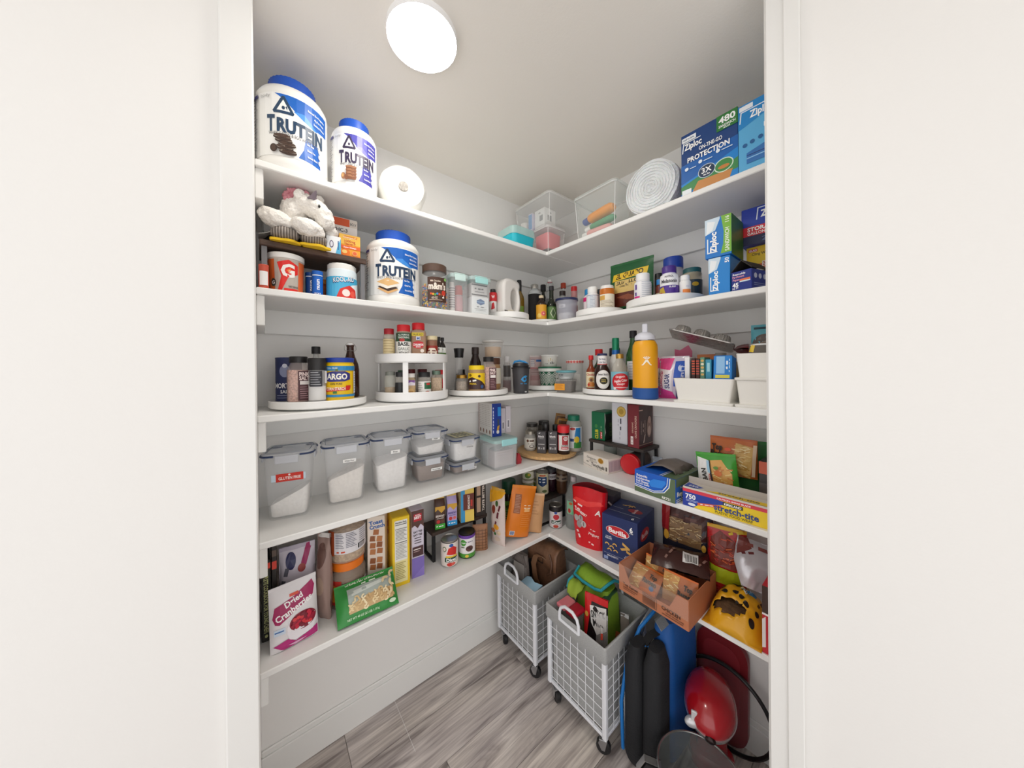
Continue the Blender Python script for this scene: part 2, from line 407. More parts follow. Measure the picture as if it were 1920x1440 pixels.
# ================================================================== top shelf
z1, z2, z3, z4, z5 = Z[1:]
def tub(label, x, y, z, r, h, c, tc, pic, off):
    t = thing('protein_tub', label, 'tub', x, y, z, face(x, y, off), 'white protein powder tubs with blue lids')
    P = [(.86, 0), (.95, .012), (1, .05), (1, .11), (.985, .12), (.985, .74), (1, .755), (.98, .79), (.9, .835), (.72, .868), (.62, .875), (.62, .9)]
    G().lathe(prof(P, r, h), 48).build('tub_body', M('#f1f0ec', .38), t)
    g = cap_g(G(), r*.66, .868*h, h, True, seg=64); g.lathe([(r*.67, .862*h), (r*.67, .885*h)], 48); g.build('lid', M('#1c55bd', .35), t)
    s = r/.097; k = h/.285
    def R(pts): return [(u*s, v*k) for u, v in pts]
    it = [('r', -.145*s, .036*k, .14*s, .208*k, '#f6f6f4'),
          ('p', R([(-.055, .206), (.1, .206), (.1, .150), (.045, .143), (.02, .150), (-.005, .168), (-.03, .19)]), c),
          ('p', R([(-.008, .166), (.02, .15), (.045, .142), (.06, .142), (.02, .17)]), '#3f8fe0' if c[1] == '1' else '#6a68c4'),
          ('p', R([(.022, .1), (.058, .1), (.066, .075), (.07, .038), (.004, .042), (.018, .07)]), c),
          ('p', R([(-.036, .200), (-.03, .200), (-.006, .158), (-.009, .152), (-.058, .152), (-.061, .158)]), tc),
          ('p', R([(-.033, .190), (-.016, .160), (-.050, .160)]), '#f6f6f4'), ('e', -.033*s, .168*k, .004*s, .005*k, tc),
          ('t', 'T', -.066*s, .124*k, .043*k, tc, .022*s, 0, .045), ('t', 'RUTEIN', .014*s, .121*k, .036*k, tc, .128*s, 0, .045),
          ('t', 'WHEY, CASEIN & EGG WHITE PROTEIN', .001*s, .096*k, .009*k, '#4a4a4a', .146*s, 0, .0),
          ('t', 'Balanced Slow Progressive', .058*s, .188*k, .006*k, '#ffffff', .058*s), ('t', '45g Pure Protein', .066*s, .174*k, .006*k, '#ffffff', .036*s), ('t', 'Sustained Release', .066*s, .16*k, .006*k, '#ffffff', .04*s),
          ('t', 'Best Taste', .036*s, .09*k, .006*k, '#ffffff', .02*s), ('t', 'Gluten Free', .038*s, .073*k, .006*k, '#ffffff', .024*s), ('t', 'Smooth Blend', .042*s, .055*k, .006*k, '#ffffff', .03*s),
          ('t', 'body', -.082*s, .198*k, .008*k, '#bdbdbd', .03*s)]
    it += [('e', .066*s, v*k, .006*s, .007*k, '#e8ecf4') for v in (.09, .073, .055)]
    it += [('r', -.142*s, .196*k, -.11*s, .205*k, '#3a3a80')]
    it += [('r', -.14*s, (.19-.009*i)*k, (-.112-.006*(i % 3))*s, (.193-.009*i)*k, '#9a9aa0') for i in range(16)]
    if pic == 'cookie':
        for i, (u, v) in enumerate([(-.022, .046), (-.03, .056), (-.024, .065), (-.032, .075), (-.036, .084)]):
            it += [('e', u*s, v*k, .021*s, .0075*k, '#3b2a22'), ('e', u*s, (v+.002)*k, .019*s, .003*k, '#e6dccb'), ('e', u*s, (v+.004)*k, .02*s, .005*k, '#4a352a')]
        it += [('e', -.056*s, .052*k, .009*s, .011*k, '#3b2a22'), ('e', -.056*s, .052*k, .006*s, .008*k, '#4d392e')]
    elif pic == 'cup':
        for v in (.046, .057, .068, .079):
            it += [('p', R([(-.042, v-.006), (-.008, v-.006), (-.004, v+.006), (-.046, v+.006)]), '#8a5a42'), ('e', -.025*s, (v+.006)*k, .021*s, .004*k, '#a87656')]
        it += [('e', -.055*s, .05*k, .009*s, .012*k, '#a87656'), ('e', -.057*s, .052*k, .004*s, .007*k, '#e0b070'), ('e', -.043*s, .046*k, .007*s, .01*k, '#8a5a42')]
    else:
        it += [('p', R([(-.068, .056), (-.03, .036), (.004, .052), (-.03, .07)]), '#d9a86c'), ('p', R([(-.066, .062), (-.03, .045), (.002, .058), (-.03, .076)]), '#3a2418'),
               ('p', R([(-.07, .07), (-.034, .054), (.004, .066), (-.03, .086)]), '#f2ece0'), ('p', R([(-.07, .08), (-.03, .064), (.008, .077), (-.032, .094)]), '#e3b87c')]
    lab(t, S_cyl(r*.987), it)
tub('white protein tub with blue label and stacked dark sandwich cookies', .192, -1.362, z1, .096, .305, '#1664c0', '#22405e', 'cookie', .1)
tub('white protein tub with purple label and stacked peanut butter cups', .212, -1.185, z1, .072, .262, '#4a48a8', '#3c3350', 'cup', .12)
tub('white protein tub with blue label and marshmallow sandwich biscuit on the second shelf', .187, -1.044, z2, .096, .283, '#1664c0', '#1f3a5a', 'smore', .12)
# wrapped paper roll lying on its side, end outwards
t = thing('paper_roll', 'white paper roll wrapped in clear film lying on its side', 'paper roll', .145, -1.004, z1+.0015, L90-.22)
R_ = .083
def ring_roll(R, L, r0, wob, seg=40, y0=0):
    ps = []
    for rr, yy in ((r0, -L/2+.004), (r0*1.3, -L/2), (R*.6, -L/2-.002), (R*.88, -L/2+.002), (R, -L/2+.018), (R*1.005, 0), (R, L/2-.015), (R*.85, L/2), (r0, L/2)):
        ring = []
        for k in range(seg):
            a = 2*pi*k/seg; q = 1+wob*noise.noise(Vector((cos(a)*2.5, sin(a)*2.5, yy*20)))
            ring.append((rr*q*cos(a), yy, R+rr*q*sin(a)))
        ps.append(ring)
    return ps
G().rings(ring_roll(R_, .25, .018, .03)).build('roll', M('#f0efea', .55, bump=.5, scale=45), t)
g = G(); g.rings(ring_roll(R_+.0015, .253, .016, .05), 0, False, False); g.build('film', CL('#ffffff', .16, .08), t)
G().rings([[(.017*cos(2*pi*k/20), yy, R_+.017*sin(2*pi*k/20)) for k in range(20)] for yy in (-.1275, -.06)]).build('core', M('#a9a49d', .7, bump=.6, scale=120, var=.3), t)
# clear bins in the corner
def bin_shell(g, w, d, h, taper=.9, r=.02, wall=.0018, rim=.004, mi=0):
    g.loft([(w*taper*.96, d*taper*.96, r, 0), (w*taper, d*taper, r, .004), (w, d, r, h-.006), (w+rim, d+rim, r, h-.005), (w+rim, d+rim, r, h), (w-2*wall, d-2*wall, r, h), (w*taper-2*wall, d*taper-2*wall, r, .005)], 5, mi)
    return g
def clear_bin(label, x, y, z, w, d, h, rz=0, lid=None, a=.2, group='clear plastic bins on the top shelf', tint='#eef1f2', taper=.9):
    t = thing('storage_bin', label, 'storage bin', x, y, z, rz, group)
    bin_shell(G(), w, d, h, taper).build('bin', CL(tint, a*.6, .12), t)
    G().tube([(p[0], p[1], h-.003) for p in rrect(w+.004, d+.004, .02, 5)], .0028, 6, closed=True).build('rim', CL('#f6f7f7', .6, .15), t)
    for sx in (-1, 1):
        for sy in (-1, 1): G().tube([(sx*(w*taper/2-.006), sy*(d*taper/2-.006), .004), (sx*(w/2-.006), sy*(d/2-.006), h-.006)], .0016, 5).build('corner_edge', CL('#ffffff', .55, .1), t)
    if lid:
        G().loft([(w+.008, d+.008, .022, h-.006), (w+.01, d+.01, .024, h), (w+.01, d+.01, .024, h+.006), (w-.01, d-.01, .02, h+.009)], 5).build('lid', asm(lid), t)
    return t
clear_bin('clear plastic bin with a pink tub inside, lower of the corner stack', .232, -.232, z1, .135, .135, .135, 0, CL('#f2f2f2', .4, .2), .2)
clear_bin('clear lidded bin with white box inside, upper of the corner stack', .195, -.195, z1+.1447, .27, .25, .145, 0, CL('#f4f4f2', .42, .2), .26, taper=.93)
t = thing('food_tub', 'pink food tub inside the lower corner bin', 'tub', .232, -.232, z1+.006)
G().loft([(.09, .09, .015, .022), (.098, .098, .018, .03), (.104, .104, .018, .105), (.09, .09, .018, .11)], 5).build('body', M('#e5757a', .5), t)
G().loft([(.1, .1, .015, 0), (.106, .106, .018, .004), (.106, .106, .018, .018), (.1, .1, .018, .022)], 5).build('lid', M('#4a3a36', .5), t)
carton('medicine_carton', 'white carton with barcode inside the upper corner bin', 'carton', .215, -.235, z1+.1500, .075, .085, .105, 0, WHITE, front=[('r', .0, .04, .025, .07, '#8d8d8d'), ('t', 'CE', 0, .085, .012, '#777777')], right=[('r', -.02, .04, .01, .07, '#777777'), ('t', 'REF', 0, .085, .01, '#777777')])
carton('slim_carton', 'slim white and blue carton inside the upper corner bin', 'carton', .16, -.272, z1+.1500, .028, .05, .095, .1, '#dcd6ea', front=[('r', -.012, .01, .012, .09, '#6fa2d4')])
t = thing('bandage_roll', 'pink rolled bandage inside the upper corner bin', 'bandage roll', .125, -.218, z1+.1500, .4)
G().lathe([(.026, 0), (.028, .003), (.028, .06), (.026, .063), (.008, .063)], 24).build('roll', M('#e79ab0', .7), t); G().lathe([(.008, .0), (.008, .0645)], 14).build('core', M('#f4c4d0', .6), t)
jar('cotton_cup', 'white ribbed cup inside the upper corner bin', 'cup', .1, -.278, z1+.1500, .024, .065, '#f0eee8', None, pf=[(.8, 0), (.85, .03), (1, .95), (1, 1), (.92, 1), (.8, .1)])
# turquoise box
t = thing('lunch_box', 'turquoise lunch box with pale translucent lid beside the corner bins', 'lunch box', .205, -.435, z1, L90)
G().loft([(.13, .12, .025, 0), (.138, .128, .028, .006), (.15, .14, .03, .052), (.15, .14, .03, .056)], 6).build('box', M('#1fb9cc', .35), t)
G().loft([(.156, .146, .032, .053), (.158, .148, .032, .058), (.152, .142, .03, .09), (.14, .13, .03, .095)], 6).build('lid', M('#bfe3de', .3, 0, .55), t)
# long clear bin with toiletries
clear_bin('long clear plastic bin holding a sunscreen bottle', .573, -.2, z1, .225, .19, .19, 0, CL('#e8f0ee', .3, .15), .16, tint='#e6efec')
def lying(name, label, cat, x, y, z, L, r, rz, ry, cols, capc, items=None):
    t = thing(name, label, cat, x, y, z, rz, None, 0, ry)
    n = 14; R = []
    for i, (q, xx) in enumerate([(.55, 0), (.9, .06), (1, .2), (1, .7), (.85, .78), (.6, .82)]):
        R.append([(xx*L, r*1.1*q*cos(2*pi*k/n), r+r*q*.8*sin(2*pi*k/n)) for k in range(n)])
    G().rings(R).build('body', asm(cols), t)
    G().rings([[(xx*L, r*q*cos(2*pi*k/n), r+r*q*.8*sin(2*pi*k/n)) for k in range(n)] for xx, q in ((.8, .72), (.97, .72), (1, .6))]).build('cap', asm(capc), t)
    if items: lab(t, ((lambda u, v, o: (u, -r*1.1*cos(v/r)-o, r+r*.8*sin(v/r))), (None, r*.4)), items)
lying('sunscreen_bottle', 'orange sunscreen bottle with blue cap in the long clear bin', 'bottle', .652, -.25, z1+.081, .16, .026, pi, .12, '#f39a1e', '#31489e', [('e', .05, .0, .03, .015, '#f7c22c'), ('t', 'Suncare', .075, .0, .014, '#3a4aa0', -.07, 180)])
lying('shampoo_tube', 'pale pink tube with white cap in the long clear bin', 'tube', .64, -.252, z1+.003, .15, .02, pi+.05, .0, '#eaa9a4', '#f3f2f0')
lying('toothpaste_tube', 'green and white tube in the long clear bin', 'tube', .655, -.25, z1+.043, .15, .018, pi+.05, .10, '#4f9a6c', '#f0f0ee', [('r', .02, -.004, .1, .004, '#e8f0e8')])
pouch('zip_bag', 'crumpled clear zip bag at the back of the long clear bin', 'bag', .57, -.16, z1+.008, .19, .15, .05, 0, CL('#e9eeee', .3, .15), seed=3, crumple=.008)
# bubble wrap roll
t = thing('bubble_wrap_roll', 'big white roll of bubble wrap lying on its side', 'bubble wrap', .803, -.155, z1, .12)
def sp(R, L, seg=44):
    rings = []
    prof_ = [(.006, -L/2+.012), (.03, -L/2+.004), (R*.5, -L/2), (R*.8, -L/2+.001), (R*.96, -L/2+.008), (R, -L/2+.03), (R, L/2-.02), (R*.9, L/2), (.02, L/2)]
    for rr, yy in prof_:
        ring = []
        for k in range(seg):
            a = 2*pi*k/seg; q = 1+.03*noise.noise(Vector((cos(a)*2, sin(a)*2, rr*30)))
            ring.append((rr*q*cos(a)*.98, yy+.004*sin(a*3+rr*60), R*1.02+rr*q*sin(a)))
        rings.append(ring)
    return rings
def bubble_mat():
    m = bpy.data.materials.new('bubble_film'); m.use_nodes = True; nt = m.node_tree; b = nt.nodes['Principled BSDF']
    b.inputs['Base Color'].default_value = lin('#eef0f1'); b.inputs['Roughness'].default_value = .35; b.inputs['Subsurface Weight'].default_value = .15
    v = nt.nodes.new('ShaderNodeTexVoronoi'); v.inputs['Scale'].default_value = 110; tc = nt.nodes.new('ShaderNodeTexCoord'); nt.links.new(tc.outputs['Object'], v.inputs['Vector'])
    bp = nt.nodes.new('ShaderNodeBump'); bp.inputs['Strength'].default_value = .6; bp.inputs['Distance'].default_value = .004; bp.invert = True
    nt.links.new(v.outputs['Distance'], bp.inputs['Height']); nt.links.new(bp.outputs[0], b.inputs['Normal']); return m
BUB = bubble_mat()
G().rings(sp(.108, .21)).build('roll', BUB, t)
g = G(); pth = []
for i in range(150):
    a = i*.33; rr = .012+.088*i/150; pth.append((rr*cos(a), -.107-.001*sin(i), .110+rr*sin(a)))
g.tube(pth, .0022, 5); g.build('wound_edge', BUB, t)
G().box(.13, .16, .004, .045, -.03, 0, .001).build('loose_end', BUB, t)
# big zip bag cartons
def dots(x0, x1, y0, y1, n, c): return [('e', x0+(x1-x0)*i/(n-1), y0+(y1-y0)*i/(n-1), .004, .004, c) for i in range(n)]
def blue_wave(w, h): return [('p', [(-w/2, 0), (w/2, 0), (w/2, h*.42), (0, h*.3), (-w/2, h*.2)], '#1485d2'), ('p', [(-w/2, h*.2), (0, h*.3), (w/2, h*.42), (w/2, h*.6), (-w/2, h*.5)], '#0f5fae')]
carton('sandwich_bag_carton', 'dark blue carton of sandwich bags with a green 480 corner', 'carton', 1.027, -.215, z1, .168, .15, .215, 0, '#0d3d7c',
    front=blue_wave(.168, .215)+[('p', [(-.084, .035), (-.03, .05), (.04, .045), (.084, .06), (.084, .025), (-.084, .01)], '#3c8a4e'), ('p', [(-.05, .002), (.06, .002), (.07, .03), (-.03, .035)], '#c98a4a'),
     ('e', .045, .052, .027, .022, '#d8ead8'), ('e', .045, .052, .024, .019, '#3f8a45'), ('e', .045, .047, .016, .006, '#c9803c'),
     ('e', -.004, .058, .026, .022, '#c9d6e2'), ('e', -.004, .058, .024, .02, '#17324f'), ('t', '3X', -.004, .062, .018, '#ffffff', .03), ('t', 'the fun', -.004, .047, .006, '#ffffff', .02),
     ('r', .026, .165, .084, .214, '#2c7a36'), ('t', '480', .055, .197, .02, '#ffffff', .046, 0, .03), ('t', 'SANDWICH', .055, .178, .008, '#ffffff', .046), ('t', 'BAGS', .055, .17, .005, '#ffffff', .018),
     ('r', -.08, .186, -.035, .202, '#eef2f6'), ('t', 'GRIP N SEAL', -.058, .194, .006, '#17406f', .036), ('p', [(-.08, .15), (-.076, .184), (-.02, .184), (-.022, .181), (-.073, .181), (-.0765, .15)], '#e6eef6'),
     ('t', 'Ziploc', -.045, .168, .021, '#ffffff', .055, 0, .03), ('t', 'ON-THE-GO', .008, .143, .013, '#ffffff', .068, 0, .02), ('t', 'PROTECTION', .0, .119, .017, '#ffffff', .125, 0, .03),
     ('e', -.065, .09, .006, .006, '#e6f0fa'), ('e', -.022, .096, .006, .006, '#e6f0fa'), ('e', .03, .104, .006, .006, '#e6f0fa'), ('r', -.055, .086, -.035, .089, '#cfe0f0'), ('r', -.012, .092, .014, .095, '#cfe0f0'), ('r', .04, .1, .07, .103, '#cfe0f0'),
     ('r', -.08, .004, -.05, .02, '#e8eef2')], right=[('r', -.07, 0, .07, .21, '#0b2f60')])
carton('freezer_bag_carton', 'pale blue carton of storage bags beside the dark 480 carton', 'carton', 1.158, -.22, z1, .09, .15, .205, 0, '#5aaede',
    front=[('p', [(-.045, .13), (.045, .16), (.045, .204), (-.045, .204)], '#1a86cc'), ('r', -.042, .186, -.008, .2, '#eef2f6'), ('p', [(-.042, .15), (-.039, .184), (.045, .184), (.045, .181), (-.036, .181), (-.039, .15)], '#e6eef6'), ('t', 'Ziploc', .012, .166, .021, '#ffffff', .056, 0, .03),
     ('t', 'PR', .03, .118, .013, '#f4f8fc', .024, 0, .03), ('t', 'PR', .034, .1, .01, '#1a4f8a', .016, 0, .03), ('e', -.028, .078, .006, .006, '#1d5c96'), ('e', -.01, .082, .006, .006, '#1d5c96'), ('e', .01, .086, .006, .006, '#1d5c96'),
     ('p', [(-.024, .02), (.045, .02), (.045, .07), (-.024, .052)], '#2f6fb4'), ('r', -.024, .034, .045, .037, '#8fc4ec'), ('r', -.024, .043, .045, .0455, '#203a7a')])

# ================================================================== second shelf, left wall
def riser(label, x, y, z, L, d, h, rz, board, leg, lw=.014, bt=.018):
    t = thing('shelf_riser', label, 'riser', x, y, z, rz)
    G().box(L, d, bt, 0, 0, h-bt, .002).build('board', asm(board), t)
    for sx in (-1, 1):
        for sy in (-1, 1):
            G().box(lw, lw, h-bt, sx*(L/2-lw/2-.004), sy*(d/2-lw/2-.004), 0, .001).build('leg', asm(leg), t)
        G().box(lw, d-2*lw-.008, lw*.7, sx*(L/2-lw/2-.004), 0, 0, .001).build('foot_bar', asm(leg), t)
    return t
DW = M('#4a352a', .55, bump=.3, scale=30, var=.35, stretch=(1, 8, 8))
riser('dark wood riser on grey metal legs under the plush unicorn', .165, -1.305, z2, .29, .18, .150, L90, DW, M('#77777a', .5, .3))
zr = z2+.150
jar('drink_powder_tub', 'orange drink powder tub with a white lid and lightning bolt', 'tub', .214, -1.385, z2, .046, .122, '#c8c0b8', '#ecebe8', pf=[(.86, 0), (.9, .02), (1, .8), (1, .9)], capz=.86, capr=1.04, ridges=False, group='drink powders under the riser',
    labr=lambda v: .0415+.004*min(1, v/.1)+.0004, items=[('r', -.13, .006, .13, .1, '#b9b0a6'), ('r', -.085, .006, -.03, .1, '#e0672a'), ('r', .032, .006, .09, .1, '#e0672a'), ('p', [(-.022, .09), (.006, .1), (.03, .086), (.03, .06), (.004, .045), (-.012, .006), (-.022, .006), (-.012, .05)], '#e0261c'), ('t', 'G', .004, .068, .038, '#f4f1ec', .034, 0, .04), ('p', [(.0, .068), (.012, .076), (.008, .06)], '#ef7a22'), ('e', -.034, .03, .008, .012, '#3a3a34'), ('t', 'G', -.034, .03, .01, '#ffffff'), ('t', 'THIRST QUENCHER', .018, .02, .006, '#4a4a48', .026), ('r', -.006, .006, .03, .014, '#e0261c')])
for i, (x, y, h, c) in enumerate([(.226, -1.303, .087, '#0d63c4'), (.196, -1.318, .086, '#12478f')]):
    jar('tablet_tube', ['blue tablet tube with bright band beside the drink mix jar', 'darker blue tablet tube standing behind another tube'][i], 'tube', x, y, z2, .0155, h, c, c, pf=STRAIGHT, capz=.86, capr=1.04, group='drink powders under the riser', items=[('r', -.016, .07, .016, .073, '#dce8f4'), ('t', 'nuun', .0, .042, .011, '#ffffff', .034, 90, .02), ('t', 'SPORT', .0, .012, .005, '#ffffff', .018)])
jar('drink_mix_jar', 'white-lidded drink mix jar with blue and red label', 'jar', .214, -1.229, z2, .046, .122, '#ddeaf0', '#efeeea', pf=WIDEJAR, capz=.72, capr=.96, group='drink powders under the riser', items=[('r', -.12, .006, .12, .075, '#4ab2dc'), ('p', [(-.01, .006), (.12, .006), (.12, .075), (.03, .05)], '#e6f2f6'), ('t', 'KOOL-AID', .006, .066, .017, '#17407a', .07, 8, .05), ('t', 'KOOL-AID', .006, .067, .016, '#ffffff', .066, 8, .01), ('p', [(-.018, .004), (.05, .004), (.046, .036), (.022, .048), (-.006, .034)], '#d8352c'), ('e', .012, .022, .012, .012, '#f2e6e0'), ('e', .034, .02, .009, .011, '#e85a4a')])
jar('amber_supplement_bottle', 'small orange bottle half hidden behind the tablet tubes', 'bottle', .15, -1.275, z2, .02, .08, '#c05a1c', '#d98a3a', pf=PILL, group='drink powders under the riser')
jar('small_can', 'red and white can beside the riser leg and orange tub', 'can', .268, -1.441, z2, .012, .07, '#c8523c', None, pf=CANP, items=[('r', -.01, .01, .01, .05, '#eeeeee')])
# things on the riser
carton('supplement_carton', 'white supplement carton with orange top band on the riser', 'carton', .147, -1.212, zr, .092, .026, .163, L90-.05, '#e9e5e0', front=[('r', -.046, .135, .02, .162, '#d2552a'), ('r', .02, .135, .046, .162, '#d8cfc4'), ('t', 'BO.V', .032, .147, .01, '#555555', .02), ('t', 'OHC-3', -.012, .12, .013, '#44424a', .05), ('r', -.03, .052, .02, .056, '#9a9a9a'), ('r', -.03, .042, .015, .046, '#aaaaaa')])
carton('vitamin_carton', 'orange and yellow vitamin C carton on the riser', 'carton', .196, -1.202, zr, .066, .034, .086, L90-.05, '#f5a52a', front=[('r', -.033, .052, .033, .086, '#f8c552'), ('r', -.033, .0, .033, .016, '#e87a24'), ('p', [(-.022, .072), (.022, .074), (.024, .082), (-.02, .082)], '#e8891e'), ('t', 'Emergen-C', 0, .077, .007, '#fff2c8', .04), ('t', '1000mg', 0, .064, .008, '#c8442a', .034), ('t', 'Vitamin C', 0, .055, .007, '#c8442a', .036), ('r', -.033, .037, .033, .048, '#e8672a'), ('t', 'Super Orange', 0, .0425, .005, '#ffffff', .04), ('e', -.014, .024, .014, .013, '#f07818'), ('e', -.017, .026, .008, .006, '#fbd27a'), ('e', .015, .024, .009, .009, '#f5a860'), ('e', .015, .024, .006, .006, '#e86a3a')])
carton('patch_carton', 'small white and pale blue carton with dark oval on the riser', 'carton', .234, -1.257, zr, .042, .02, .058, L90-.12, '#eef1f4', front=[('p', [(.005, 0), (.021, 0), (.021, .054), (.012, .03)], '#58b4de'), ('e', -.006, .032, .006, .012, '#54486a'), ('e', -.006, .032, .004, .009, '#e6e6f0'), ('r', .012, .015, .015, .045, '#3a6aa0')])
# unicorn plush
t = thing('plush_unicorn', 'fluffy white plush unicorn with pink mane and mauve horn', 'plush toy', .205, -1.337, zr+.0505, L90-.1); t.scale = (.93, 1.05, .93)
FUR = M('#f0ece6', .95, bump=.8, scale=190, var=.05); 
def fuzz(g, a=.0045, s=55):
    def fn(x, y, z):
        p = Vector((x, y, z)); n = noise.noise_vector(p*s)*a+noise.noise_vector(p*s*2.4)*a*.5
        return p+n
    return g.warp(fn)
def blob(name, parts, mat, parent, vox=.0045, fz=.0045, fs=55):
    g = G()
    for c, r, *q in parts: g.ell(c, r, 18, 12, 0, Matrix.Rotation(q[0], 4, q[1]) if q else None)
    o = g.build(name, mat, parent, 180)
    md = o.modifiers.new('join', 'REMESH'); md.mode = 'VOXEL'; md.voxel_size = vox; md.use_smooth_shade = True
    dg = bpy.context.evaluated_depsgraph_get(); me = bpy.data.meshes.new_from_object(o.evaluated_get(dg))
    o.modifiers.clear(); o.data = me
    for v in me.vertices:
        p = v.co.copy(); v.co = p+noise.noise_vector(p*fs)*fz+noise.noise_vector(p*fs*2.5)*fz*.55
    me.shade_smooth()
    if not me.materials: me.materials.append(asm(mat))
    return o
blob('body', [((-.03, .015, .045), (.05, .05, .05)), ((-.03, -.005, .075), (.036, .042, .045)), ((.005, -.022, .1), (.036, .036, .036)), ((.035, -.034, .088), (.036, .034, .034)), ((.06, -.045, .06), (.03, .03, .034)), ((.066, -.05, .04), (.026, .027, .024)), ((.076, .0, .032), (.03, .03, .022))], FUR, t, .004, .004, 70)
for c, r, a_ in (((-.072, -.045, .02), (.052, .034, .03), .35), ((.012, -.062, .004), (.05, .034, .03), .3)): blob('paw', [(c, r, a_, 'Y')], FUR, t, .004, .004, 70)
for c, r, a_ in (((.044, -.02, .128), (.018, .011, .018), -.5), ((-.012, -.05, .118), (.015, .010, .018), .5)): blob('ear', [(c, r, a_, 'Y')], FUR, t, .003, .0025, 90)
blob('mane', [((-.022, -.02, .128), (.026, .02, .018)), ((-.042, -.018, .11), (.016, .018, .02)), ((.002, -.018, .136), (.02, .016, .012))], M('#d6909b', .95, bump=1, scale=90), t, .003, .006, 90)
g = G(); R = []
for i in range(12):
    k = i/11; R.append([(.024+.012*k+(.0125*(1-k)+.001)*(1+.12*sin(i*2.2))*cos(2*pi*j/12), -.056-.03*k+(.0125*(1-k)+.001)*sin(2*pi*j/12)*.7, .105+.02*k-.3*((.0125*(1-k)+.001)*cos(2*pi*j/12))) for j in range(12)])
g.rings(R).build('horn', M('#8b7f8a', .3, .3), t)
G().ell((.044, -.0665, .085), (.0045, .003, .0055), 10, 7).build('eye', M('#1a1614', .15), t)
# grey corduroy plush limbs with yellow feet, black pouch
def cord():
    m = bpy.data.materials.new('corduroy'); m.use_nodes = True; nt = m.node_tree; b = nt.nodes['Principled BSDF']; b.inputs['Roughness'].default_value = .9
    w = nt.nodes.new('ShaderNodeTexWave'); w.inputs['Scale'].default_value = 45; w.inputs['Distortion'].default_value = .6
    tc = nt.nodes.new('ShaderNodeTexCoord'); nt.links.new(tc.outputs['Object'], w.inputs['Vector'])
    r = nt.nodes.new('ShaderNodeValToRGB'); r.color_ramp.elements[0].color = lin('#6d655f'); r.color_ramp.elements[1].color = lin('#b3aaa3'); r.color_ramp.elements[0].position = .25
    nt.links.new(w.outputs['Fac'], r.inputs[0]); nt.links.new(r.outputs[0], b.inputs['Base Color'])
    bp = nt.nodes.new('ShaderNodeBump'); bp.inputs['Strength'].default_value = .5; bp.inputs['Distance'].default_value = .003; nt.links.new(w.outputs['Fac'], bp.inputs['Height']); nt.links.new(bp.outputs[0], b.inputs['Normal']); return m
CORD = cord()
t = thing('plush_bird', 'black plush toy with grey corduroy legs and yellow feet under the unicorn', 'plush toy', .213, -1.345, zr, L90-.1)
G().ell((-.025, .04, .027), (.078, .05, .026)).build('body', M('#1d1b1c', .95, bump=.5, scale=120), t)
for x in (-.04, .034):
    G().ell((x, -.035, .03), (.037, .036, .022), 18, 12).build('leg', CORD, t)
    o = G().slab([(.04*cos(a)*(1+.12*cos(5*a)), .022*sin(a)*(1+.12*cos(5*a))) for a in [2*pi*i/30 for i in range(30)]], 0, .007).build('foot', M('#e8bd1c', .8), t); o.location = (x+.002, -.046, .0005)
t = thing('dotted_pouch', 'black fabric pouch with white dots beside the plush toys', 'pouch', .182, -1.279, zr+.0013, L90)
G().ell((0, 0, .022), (.024, .024, .0225), 16, 10).build('fabric', M('#1b1a1d', .8), t)
g = G()
for i in range(60):
    a = i*2.399; zc = 1-2*(i+.5)/60; rr = sqrt(1-zc*zc); g.ell((.0243*rr*cos(a), .0243*rr*sin(a), .022+.0228*zc), (.0012, .0012, .0012), 6, 4)
g.build('dots', M('#e8e8e8', .6), t)
t = thing('folded_envelope', 'crumpled grey and white paper wrapper under the unicorn', 'wrapper', .2, -1.43, zr+.02, L90)
G().strip([(-.022, -.0, .004), (-.008, -.004, .007), (.006, 0, .016), (.018, .004, .012), (.028, .008, .022)], .05, .0015, (0, 1, 0)).build('paper', M('#d9d6d2', .5, bump=.6, scale=60), t)
# candy jar
def candy(name, label, x, y, z, fn, n, cols, r=.0055, flat=.55):
    g = G()
    for i in range(n):
        c = fn(i); k = len(g.v); rot = Matrix.Rotation(random.random()*3, 4, 'X') @ Matrix.Rotation(random.random()*3, 4, 'Y')
        g.ell(c, (r, r, r*flat), 8, 5, i % len(cols), rot)
    o = g.build(name, [M(c, .3) for c in cols], None, 60); place(o, x, y, z); tag(o, label, 'candy', None, 'stuff'); return o
jar('candy_jar', 'clear jar of coloured candies with brown lid and label', 'jar', .222, -.890, z2, .0565, .186, CL('#e8ecec', .18), M('#5a4438', .4), pf=[(.92, 0), (1, .03), (1, .66), (.95, .75), (.8, .82), (.8, .86)], capz=.84, capr=.86, ridges=False,
    items=[('r', -.028, .03, .05, .128, '#4b2f22'), ('t', 'Milk Chocolate', .004, .113, .007, '#ead9c8', .04), ('t', "m&m's", .011, .093, .026, '#efe3d6', .07, 0, .04)]+[('e', -.014+.008*i, .062-.002*(i % 3), .004, .0045, ['#d8502a', '#e8a02a', '#58a84a', '#3f88c8', '#d8502a', '#7a4a2a'][i]) for i in range(6)]+[('e', .036, .066, .009, .011, '#c83a26'), ('r', .034, .05, .037, .058, '#f0e0d0'), ('e', .034, .048, .005, .003, '#f4f0ea'), ('t', '62 OZ', .0, .046, .008, '#e8dccb', .022), ('r', -.02, .036, .03, .039, '#a8907e'), ('e', .044, .121, .006, .006, '#8ac26a')])
def cf(i):
    a = i*2.399; rr = .043*sqrt(random.random()) if i % 3 == 0 else .0455; hz = .009+.075*random.random()+.02*cos(a+1.5)*(random.random() > .5)
    return (rr*cos(a), rr*sin(a), max(.008, hz))
candy('chocolate_candies', 'loose multicoloured chocolate candies inside the brown-lidded jar', .222, -.890, z2, cf, 420, ['#c8321e', '#e07a1c', '#e8c01e', '#3f9a3a', '#2858b0', '#5a3420'])
